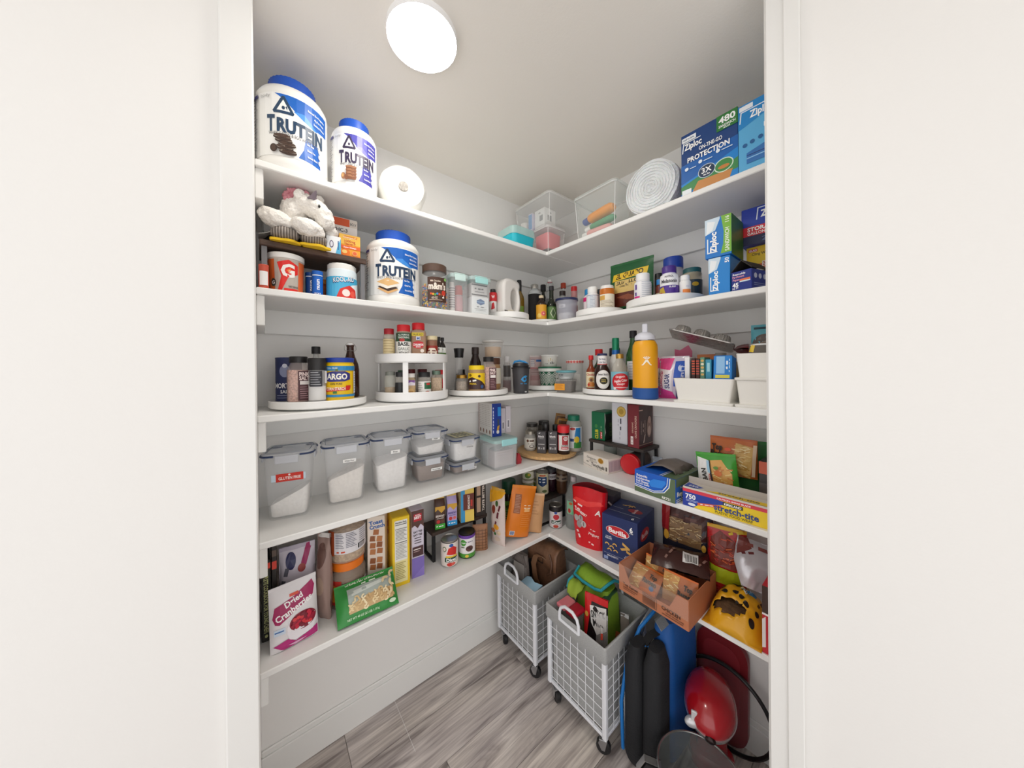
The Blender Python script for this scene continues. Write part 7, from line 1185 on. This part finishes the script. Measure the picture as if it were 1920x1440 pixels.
def pb(u, v):
    e = min(1, abs(2*u)**2.6+abs(2*v)**2.6); hgt = .088*max(0, 1-e)**.6*(1+.5*v)+.010*noise.noise(Vector((u*9, v*9, 4)))*(1-e)
    return (u*.16, v*.185+.0, max(.002, hgt))
for j in range(nv+1):
    for i in range(nu+1): V.append(pb(i/nu-.5, j/nv-.5))
for j in range(nv):
    for i in range(nu):
        u, v = (i+.5)/nu-.5, (j+.5)/nv-.5
        if ((u+.1)/.3)**2+((v+.24)/.11)**2 < 1+.3*noise.noise(Vector((u*20, v*20, 1))): continue
        F.append((j*(nu+1)+i, j*(nu+1)+i+1, (j+1)*(nu+1)+i+1, (j+1)*(nu+1)+i))
o = G().add(V, F).build('film', M('#dda31e', .3, bump=.3, scale=40), t, 60)
md = o.modifiers.new('thick', 'SOLIDIFY'); md.thickness = .001
G().loft([(.12, .14, .03, .003), (.13, .15, .04, .02), (.11, .13, .04, .05), (.05, .06, .02, .06)], 5).build('contents', M('#5a4028', .8, bump=.8, scale=60, var=.4), t)
lab(t, ((lambda u, v, o: (lambda p: (p[0], p[1], p[2]+.0018+o))(pb(u, v))), (.05, .05)), [('e', -.25, -.02, .06, .045, '#1d1a18'), ('e', -.06, .02, .055, .04, '#1d1a18'), ('e', .16, -.12, .05, .045, '#1d1a18'), ('e', .06, -.02, .05, .04, '#1d1a18'), ('e', .3, -.3, .045, .05, '#1d1a18'), ('e', -.32, .14, .05, .04, '#1d1a18'), ('e', .02, -.16, .03, .03, '#1d1a18'), ('e', .34, -.12, .03, .05, '#1d1a18'), ('r', .0, .12, .26, .22, '#3a76a0'), ('t', 'EXTRA', .13, .17, .06, '#d8e4ea', .2, 60, .03), ('e', -.1, .26, .1, .06, '#1d1a18'), ('t', 'PEANUT', .05, .31, .08, '#f0e2b0', .3, 70, .05), ('t', 'SEED', .34, .1, .06, '#5a3a14', .2, 80, .03)])
carton('cracker_box', 'red and white carton with open dark top at the shelf end', 'carton', 1.186, -.262, z5, .045, .07, .2, 0, '#c2202e', front=[('r', -.0225, .12, .0225, .2, '#3a2418'), ('r', -.0225, .114, .0225, .12, '#f0ecea'), ('t', '/ HEALTHY / SNACK', .004, .055, .008, '#f4e4e4', .09, 90), ('p', [(-.0225, .1), (-.014, .11), (-.014, .02), (-.0225, .015)], '#e8e2e2')], flap=False)
# ================================================================== on the floor
o = G().box(.072, .005, .115, 0, 0, 0, .002).build('wall_outlet', M('#e6e4e2', .4)); place(o, .905, -.0026, .27); tag(o, 'white double wall socket above the red mixer', 'socket')
for zz in (.028, .078):
    G().ell((0, -.003, zz+.005), (.017, .002, .015), 20, 8).build('socket_face', M('#dddbd9', .4), o)
    for x in (-.006, .006): G().box(.0025, .002, .009, x, -.0055, zz+.004, .0004).build('slot', M('#1c1a1a', .6), o)
GREY = M('#a6a7a7', .9, bump=.4, scale=220, var=.08); WFR = M('#e4e6ec', .4)
def caster(parent, x, y, a):
    g = G(); r = .027; n = 22
    R = lambda q, yy: [(q*cos(2*pi*k/n), yy, r+q*sin(2*pi*k/n)) for k in range(n)]
    g.rings([R(.012, -.010), R(r-.004, -.011), R(r, -.007), R(r, .007), R(r-.004, .011), R(.012, .010)])
    w = g.build('caster', M('#1d1c1e', .5), parent); w.location = (x, y, 0); w.rotation_euler = (0, 0, a)
    f = G().rings([[(px, yy, zz) for px, zz in ((-.012, .058), (-.018, .045), (-.006, .022), (.006, .022), (.014, .058))] for yy in (-.0155, -.0135)])
    f.rings([[(px, yy, zz) for px, zz in ((-.012, .058), (-.018, .045), (-.006, .022), (.006, .022), (.014, .058))] for yy in (.0135, .0155)])
    f.box(.03, .032, .004, 0, 0, .057, .001).lathe([(.009, 0), (.009, .02)], 14, 0, (0, 0, .06))
    f.build('fork', M('#b4b4b6', .3, .85), w)
def cart(label, x, y, w, d):
    t = thing('laundry_cart', label, 'cart', x, y, 0, 0, 'wheeled wire carts with grey fabric liners')
    zb, zt_, lip = .085, .375, .43; p = .018
    for sx in (-1, 1):
        for sy in (-1, 1):
            G().loft([(p, p, .004, zb, sx*(w/2-p/2), sy*(d/2-p/2)), (p, p, .004, zt_, sx*(w/2-p/2), sy*(d/2-p/2))], 3).build('post', WFR, t)
            caster(t, sx*(w/2-.03), sy*(d/2-.028), (.5 if sx > 0 else -.4)+(0 if sy < 0 else .8))
    for s in (-1, 1):
        for zz in (zb, zt_-.012):
            G().box(w-2*p, .012, .012, 0, s*(d/2-p/2), zz, .002).build('rail', WFR, t)
            G().box(.012, d-2*p, .012, s*(w/2-p/2), 0, zz, .002).build('rail', WFR, t)
    for s in (-1, 1):
        g = G()
        for i in range(1, 7): xx = -w/2+p+(w-2*p)*i/7; g.tube([(xx, s*(d/2-.003), zb+.006), (xx, s*(d/2-.003), zt_-.004)], .0012, 5)
        for i in range(1, 8): zz = zb+(zt_-zb)*i/8; g.tube([(-w/2+.004, s*(d/2-.002), zz), (w/2-.004, s*(d/2-.002), zz)], .0012, 5)
        g.build('wire_grid', M('#eceef2', .35), t)
        g = G()
        for i in range(1, 7): yy = -d/2+p+(d-2*p)*i/7; g.tube([(s*(w/2-.003), yy, zb+.006), (s*(w/2-.003), yy, zt_-.004)], .0012, 5)
        for i in range(1, 8): zz = zb+(zt_-zb)*i/8; g.tube([(s*(w/2-.002), -d/2+.004, zz), (s*(w/2-.002), d/2-.004, zz)], .0012, 5)
        g.build('wire_grid', M('#eceef2', .35), t)
    g = G().loft([(w-.034, d-.034, .01, zb+.012), (w-.03, d-.03, .01, zt_-.02), (w-.012, d-.012, .008, zt_+.01), (w+.002, d+.002, .008, lip-.004), (w-.004, d-.004, .006, lip), (w-.014, d-.014, .006, lip-.006), (w-.05, d-.05, .01, zt_-.02), (w-.05, d-.05, .01, zb+.02)], 4)
    g.warp(lambda a, b, c: (a+.002*noise.noise(Vector((a*20, b*20, c*20))), b+.002*noise.noise(Vector((a*20, b*20+9, c*20))), c)); g.build('liner', GREY, t)
    g = G().loft([(w+.006, d+.006, .009, zt_-.004), (w+.012, d+.012, .009, zt_+.002), (w+.010, d+.010, .009, lip-.002), (w+.002, d+.002, .008, lip+.002), (w-.002, d-.002, .008, lip-.002)], 4, 0, False, False); g.build('liner_cuff', GREY, t)
    hw = .05; hx = -w*.06
    for s in (-1, 1):
        G().tube([(hx-hw, s*(d/2+.007), lip-.02), (hx-hw, s*(d/2+.007), lip+.012), (hx-hw*.85, s*(d/2+.007), lip+.034), (hx-hw*.4, s*(d/2+.007), lip+.05), (hx+hw*.4, s*(d/2+.007), lip+.05), (hx+hw*.85, s*(d/2+.007), lip+.034), (hx+hw, s*(d/2+.007), lip+.012), (hx+hw, s*(d/2+.007), lip-.02)], .0062, 8).tube([(hx-hw, s*(d/2+.008), lip-.018), (hx+hw, s*(d/2+.008), lip-.018)], .0055, 8).build('handle', WFR, t)
    return t
cart('white wire cart with brown bag and blue masks inside', .212, -.322, .296, .3)
cart('white wire cart packed with green lunch bag and snacks', .588, -.322, .30, .3)
# cart one
FIN = .1055
t = thing('messenger_bag', 'brown leather messenger bag with buckles and strap', 'bag', .24, -.258, FIN, .08, None); t.scale = (.92, .85, 1.14)
LE = M('#6b4a35', .55, bump=.35, scale=70, var=.15)
g = G().loft([(.19, .1, .02, 0), (.2, .11, .03, .05), (.2, .12, .035, .3), (.19, .11, .035, .355), (.17, .08, .03, .372)], 6); g.warp(lambda x, y, z: (x, y+.006*noise.noise(Vector((x*14, z*14, 2))), z)); g.build('body', LE, t)
g = G(); n = 10; V = [(-.105+.21*i/n, y, z+.004*sin(i*1.3)) for (y, z) in ((.055, .36), (.03, .378), (-.03, .379), (-.062, .362), (-.07, .325), (-.071, .29)) for i in range(n+1)]
o = g.add(V, [(j*(n+1)+i, j*(n+1)+i+1, (j+1)*(n+1)+i+1, (j+1)*(n+1)+i) for j in range(5) for i in range(n)]).build('flap', M('#74513a', .5, bump=.3, scale=70, var=.15), t, 50)
md = o.modifiers.new('thick', 'SOLIDIFY'); md.thickness = .005
G().strip([(.02, -.075, .33), (.0, -.085, .34), (-.02, -.095, .335), (-.03, -.105, .30), (-.02, -.1, .24), (.0, -.09, .2)], .032, .003, (1, .1, 0)).build('strap', M('#7d583d', .5, bump=.25, scale=80), t)
g = G().tube([(-.018, -.078, .335), (.018, -.078, .335), (.018, -.08, .31), (-.018, -.08, .31)], .0025, 6, closed=True); g.build('buckle', M('#3a3430', .3, .8), t)
G().tube([(.06, -.07, .36), (.085, -.08, .33), (.08, -.085, .29), (.05, -.08, .27)], .006, 8).build('piping', M('#5a3c2a', .5), t)
t = thing('fabric_organizer', 'taupe fabric organiser pocket folded beside the brown bag', 'organizer', .15, -.388, FIN, .12, None, -.05); t.scale = (.82, .9, 1.08)
g = G().loft([(.12, .045, .012, 0), (.125, .05, .014, .2), (.12, .04, .012, .3), (.1, .025, .01, .345)], 5); g.warp(lambda x, y, z: (x+.008*noise.noise(Vector((y*20, z*9, 1))), y+.012*noise.noise(Vector((x*16, z*12, 2))), z)); g.build('fabric', M('#837a76', .9, bump=.4, scale=120, var=.12), t)
G().box(.09, .004, .11, .01, -.03, .2, .002).build('mesh_pocket', M('#a7a09b', .8, bump=.4, scale=300), t)
G().tube([(-.06, -.02, .31), (-.02, -.026, .348), (.03, -.026, .35), (.06, -.02, .3)], .006, 8).build('edge_binding', M('#6f6763', .9), t)
t = thing('face_mask', 'folded pale blue disposable face masks beside the brown bag', 'face mask', .268, -.414, FIN+.26, .03)
G().box(.108, .05, .26, 0, 0, -.26, .004).build('mask_box', M('#5a5c60', .8), t)
for i in range(4):
    G().strip([(-.06, -.004+.004*i, .004+.005*i), (-.03, .003*i, .011+.006*i), (.01, -.002*i, .008+.007*i), (.055, .004, .015+.006*i)], .05, .0018, (0, 1, .2)).build('mask', M(['#9fc8e4', '#b9d9ec', '#8fbcdc', '#a9d0e8'][i], .8), t)
t = thing('dark_bundle', 'black fabric bundle behind the taupe organiser', 'fabric', .12, -.262, FIN-.002, .0)
blob('fabric', [((0, 0, .15), (.022, .05, .15)), ((.0, -.03, .2), (.02, .04, .1))], M('#26242a', .9, bump=.4, scale=100), t, .007, .006, 30)
# cart two
t = thing('lunch_bag', 'lime green lunch bag with teal zip edge and dark mesh', 'lunch bag', .558, -.264, FIN, -.05, None, .0); t.scale = (.84, .8, 1.06)
LG = M('#7fa428', .75, bump=.25, scale=130, var=.08); TL = M('#1f8f9e', .6)
g = G().loft([(.2, .13, .02, 0), (.21, .14, .03, .2), (.2, .14, .035, .33), (.18, .1, .03, .372)], 6); g.warp(lambda x, y, z: (x, y+.008*noise.noise(Vector((x*12, z*12, 5))), z)); g.build('body', LG, t)
def flapsheet(pts, thick, name, mat):
    n = 8; V = []
    for (x0, x1, y, z) in pts:
        for i in range(n+1): V.append((x0+(x1-x0)*i/n, y, z+.004*sin(i*1.1+y*40)))
    o = G().add(V, [(j*(n+1)+i, j*(n+1)+i+1, (j+1)*(n+1)+i+1, (j+1)*(n+1)+i) for j in range(len(pts)-1) for i in range(n)]).build(name, mat, t, 50)
    md = o.modifiers.new('thick', 'SOLIDIFY'); md.thickness = thick; return o
flapsheet([(-.09, .09, .06, .385), (-.1, .09, .02, .405), (-.105, .085, -.03, .40), (-.1, .07, -.075, .38)], .006, 'lid', LG)
G().tube([(-.106, -.03, .4), (-.102, -.075, .38), (-.04, -.081, .377), (.04, -.079, .378), (.072, -.07, .382), (.087, -.03, .4), (.092, .02, .405), (.09, .06, .386)], .0065, 8).build('teal_edge', TL, t)
flapsheet([(.06, .105, .03, .37), (.06, .11, -.03, .365), (.06, .11, -.07, .345), (.06, .105, -.09, .3)], .004, 'mesh_panel', M('#1f4a2a', .8, bump=.6, scale=240))
flapsheet([(-.11, -.03, -.075, .365), (-.12, -.03, -.1, .35), (-.11, -.04, -.125, .338), (-.1, -.04, -.14, .318)], .005, 'front_flap', M('#93ad34', .75, bump=.2, scale=130))
G().tube([(-.112, -.075, .367), (-.123, -.1, .352), (-.113, -.125, .332)], .006, 8).build('teal_edge', TL, t)
t = thing('snack_container', 'food container with pink and crimson flip lid in a cart', 'container', .518, -.405, FIN, -.02)
G().loft([(.095, .06, .012, 0), (.1, .066, .014, .26), (.104, .07, .014, .31)], 5).build('tub', CL('#9a9a9a', .35), t)
for s, c in ((-1, '#d87a84'), (1, '#a8142e')):
    G().box(.052, .076, .02, s*.027, 0, .309, .006).build('flip_lid', M(c, .4), t)
pouch('snack_mix_bag', 'red and black snack mix bag with white lettering in a cart', 'bag', .628, -.398, FIN, .1, .4, .036, .25, M('#1f1a1a', .25), [('p', [(-.05, .375), (-.02, .375), (-.026, .3), (-.034, .23), (-.05, .2)], '#cf1f22'), ('r', -.05, .375, .05, .4, '#c81e22'), ('p', [(-.026, .358), (.044, .37), (.048, .285), (.01, .26), (-.016, .297)], '#e6e4e2'), ('t', 'SNACK', .012, .336, .026, '#1c1a1a', .062, 12, .03), ('t', 'MIX', .014, .305, .026, '#1c1a1a', .045, 12, .03), ('e', -.038, .32, .008, .01, '#d8a848'), ('p', [(-.03, .13), (-.022, .13), (-.01, .24), (-.02, .24)], '#c89a4a'), ('p', [(-.048, .12), (-.04, .12), (-.036, .2), (-.044, .2)], '#c88a3a'), ('e', .03, .16, .02, .03, '#a8342c')], seed=111, bulge=.6, crumple=.004, seal='#c81e22', rx=-.11)
pouch('clear_zip_bag', 'clear plastic bag with red wrapped sweets beside the snack mix', 'bag', .684, -.42, FIN, .046, .37, .024, .5, CL('#c4c0be', .22, .06), [('p', [(-.02, .12), (.02, .12), (.03, .2), (.0, .24), (-.02, .2)], '#a83034'), ('e', .02, .16, .014, .02, '#c85a4a'), ('e', .0, .1, .016, .016, '#8a4a34'), ('r', -.003, .3, .003, .325, '#d8d4d0'), ('r', -.004, .28, .004, .3, '#c8402c')], seed=112, bulge=.6, crumple=.008, seal=CL('#d8d8d8', .3), rx=-.09)
pouch('pretzel_bag', 'brown and white snack pouch behind the snack mix bag', 'bag', .683, -.25, FIN, .035, .31, .04, .3, M('#8a8078', .4), [('p', [(-.04, .16), (.04, .18), (.04, .23), (-.04, .22)], '#a85a34'), ('e', .01, .2, .02, .018, '#c07a44')], seed=113, bulge=.7, crumple=.006)
# cooler bag
t = thing('cooler_bag', 'folded black and blue insulated cooler bag leaning beside the cart', 'cooler bag', .828, -.258, 0, -.06)
BK = M('#1b1c20', .8, bump=.35, scale=120, var=.1)
g = G().loft([(.075, .2, .03, 0), (.085, .215, .036, .03), (.085, .22, .036, .36), (.075, .2, .03, .47), (.05, .16, .02, .5)], 6, 0); g.warp(lambda x, y, z: (x+.03+.006*noise.noise(Vector((y*12, z*9, 1))), y+.075, z)); g.build('blue_body', M('#0f55a0', .6, bump=.2, scale=100), t)
for yy, xx, zt_ in ((-.1, -.026, .43), (-.08, .036, .445)):
    g = G().loft([(.055, .07, .02, 0), (.066, .1, .028, .03), (.066, .11, .03, zt_-.06), (.04, .07, .02, zt_)], 6); g.warp(lambda x, y, z: (x+xx+.006*noise.noise(Vector((y*20, z*10, xx*50))), y+yy+.01*(z/.4), z)); g.build('black_panel', BK, t)
g = G(); n = 12; V = []
for j, (yy, zz) in enumerate(((-.13, .02), (-.135, .2), (-.1, .34), (-.03, .44), (.06, .485))):
    for i in range(3): V.append((-.058+.006*i+.004*noise.noise(Vector((j*1.3, i, 3))), yy+.012*i, zz))
o = g.add(V, [(j*3+i, j*3+i+1, (j+1)*3+i+1, (j+1)*3+i) for j in range(4) for i in range(2)]).build('silver_lining', M('#b9bec4', .25, .7, bump=.6, scale=60), t); md = o.modifiers.new('thick', 'SOLIDIFY'); md.thickness = .003
G().tube([(-.064, -.135, .0+.02), (-.066, -.14, .2), (-.062, -.108, .34), (-.05, -.04, .44), (-.03, .06, .49)], .0065, 8).build('blue_piping', M('#1b78c8', .6), t)
G().strip([(-.02, -.09, .4), (.0, -.05, .45), (.02, -.0, .465), (.04, .04, .45)], .03, .004, (1, -.4, 0)).build('carry_strap', M('#17181b', .8), t)
G().strip([(-.04, -.1, .40), (-.0, -.07, .425), (.03, -.05, .43)], .018, .004, (0, 1, .4)).build('blue_tab', M('#1b78c8', .6), t)
G().strip([(.005, .0, .498), (.02, -.02, .512), (.05, -.035, .505)], .05, .006, (0, 1, 0)).build('mesh_fold', M('#8f969c', .6, bump=.5, scale=200), t)
# red stand mixer with steel bowl
RD = M('#a30f1c', .22, coat=.6)
t = thing('stand_mixer', 'glossy red stand mixer with silver band and knob', 'stand mixer', .985, -.178, 0, .28)
G().loft([(.14, .11, .05, 0, 0, .02), (.148, .118, .055, .012, 0, .02), (.14, .11, .05, .04, 0, .02), (.11, .09, .04, .05, 0, .02)], 8).build('base', RD, t)
g = G().loft([(.1, .07, .03, .04, 0, .03), (.095, .065, .03, .16, 0, .03), (.11, .08, .035, .24, 0, .02)], 8); g.build('column', RD, t)
HX, HY, HZ, cy_, cz_ = .078, .118, .074, -.055, .29
G().ell((0, cy_, cz_), (HX, HY, HZ), 32, 20).build('head', RD, t, 70)
R = []
for zz, gr in ((-.034, .99), (-.033, 1.03), (-.014, 1.03), (-.013, .99)):
    c = sqrt(1-(zz/HZ)**2); R.append([(HX*gr*c*sin(2*pi*j/48), cy_-HY*gr*c*cos(2*pi*j/48), cz_+zz) for j in range(48)])
G().rings(R, 0, False, False, True).build('trim_band', M('#c2c2c4', .25, .8), t)
G().ell((-.044, cy_-.092, cz_-.012), (.027, .016, .017), 18, 10, 0, Matrix.Rotation(.5, 4, 'Z')).build('speed_knob', M('#cfd0d4', .3, .4), t)
G().box(.018, .008, .03, -.04, cy_-.096, cz_, .002).build('lever', M('#dcdce0', .3, .3), t)
G().ell((.006, cy_-.115, cz_-.018), (.016, .009, .011), 16, 8).build('hub_knob', M('#2a1c1c', .2, .5), t)
G().lathe([(.02, .195), (.022, .21), (.03, .235)], 20, 0, (0, -.09, 0)).build('beater_shaft', M('#a8a8aa', .25, .9), t)
t = thing('red_cutting_board', 'dark red rounded board standing against the wall behind the mixer', 'board', .975, -.036, 0, .0, None, -.028)
G().prism([(x, z+.205) for x, z in rrect(.175, .41, .07, 8)], -.012, .012).build('board', M('#7c1720', .45), t)
G().prism([(x*.72, z*.8+.205) for x, z in rrect(.175, .41, .06, 8)], -.0135, -.0115).build('recess', M('#86202a', .5), t)
t = thing('pot_lid', 'tempered pot lid with black rim leaning over the mixer', 'lid', .992, -.07, .0, .0, None, -.03)
c = [(.152*cos(2*pi*k/56), 0, .159+.152*sin(2*pi*k/56)) for k in range(56)]
G().tube(c, .007, 8, closed=True).build('rim', M('#171618', .35), t)
R = [[(q*cos(2*pi*k/40), yy, .159+q*sin(2*pi*k/40)) for k in range(40)] for q, yy in ((.15, 0), (.12, -.004), (.08, -.008), (.02, -.01), (.001, -.0105))]
G().rings(R, 0, False, True).build('glass', CL('#b9c0c0', .08, .05), t)
# big clear pot with wire whisk and blue packet
t = thing('stock_pot', 'large clear glass pot with steel rim and black side handle', 'pot', 1.03, -.392, 0, 0)
P = [(.075, 0), (.09, .004), (.105, .03), (.118, .1), (.123, .18), (.126, .19), (.122, .19), (.114, .1), (.1, .035), (.08, .01)]
G().lathe(P, 56).build('pot', M('#9aa0a0', .12, .55, .38), t)
G().tube([(.124*cos(2*pi*k/56), .124*sin(2*pi*k/56), .19) for k in range(56)], .0035, 8, closed=True).build('rim', M('#b4b4b2', .2, .9), t)
G().strip([(-.1, -.055, .165), (-.138, -.078, .168), (-.152, -.088, .135), (-.142, -.08, .085), (-.094, -.052, .08)], .032, .012, (-.55, .83, 0)).build('handle', M('#19181a', .4), t)
G().strip([(-.1, -.056, .174), (-.142, -.082, .177), (-.162, -.096, .135), (-.148, -.086, .075)], .02, .003, (-.55, .83, 0)).build('handle_trim', M('#b4b2b0', .25, .8), t)
t = thing('wire_rack', 'chrome wire rack resting inside the clear pot', 'wire rack', 1.04, -.382, .062, .5, None, .35)
g = G()
for i in range(9):
    a = pi*i/9; g.tube([(.085*cos(a)*s, .085*sin(a)*s, .045*(1-s*s)) for s in (-1, -.6, -.2, .2, .6, 1)], .0014, 5)
for q in (.04, .085): g.tube([(q*cos(2*pi*k/32), q*sin(2*pi*k/32), .045*(1-(q/.085)**2)) for k in range(32)], .0016, 5, closed=True)
g.build('wires', M('#c4c4c2', .2, .95), t)
t = thing('mixing_paddle', 'curved steel mixing paddle lying in the clear pot', 'paddle', 1.012, -.362, .011, .6, None, 0, 0); t.scale = (.8, .8, .7)
G().tube([(-.04, -.02, .02), (-.03, .02, .06), (0, .045, .09), (.02, .04, .05), (.015, 0, .015)], .006, 8).build('paddle', M('#a9a79e', .25, .9), t)
t = carton('blue_packet', 'small bright blue packet resting in the clear pot', 'packet', 1.075, -.425, .084, .055, .012, .08, .3, '#1a3fb4', front=[('p', [(-.027, .0), (-.02, .0), (-.01, .08), (-.02, .08)], '#d8dce8'), ('e', .008, .05, .01, .01, '#3a6ad8')], rx=-.5, flap=False)
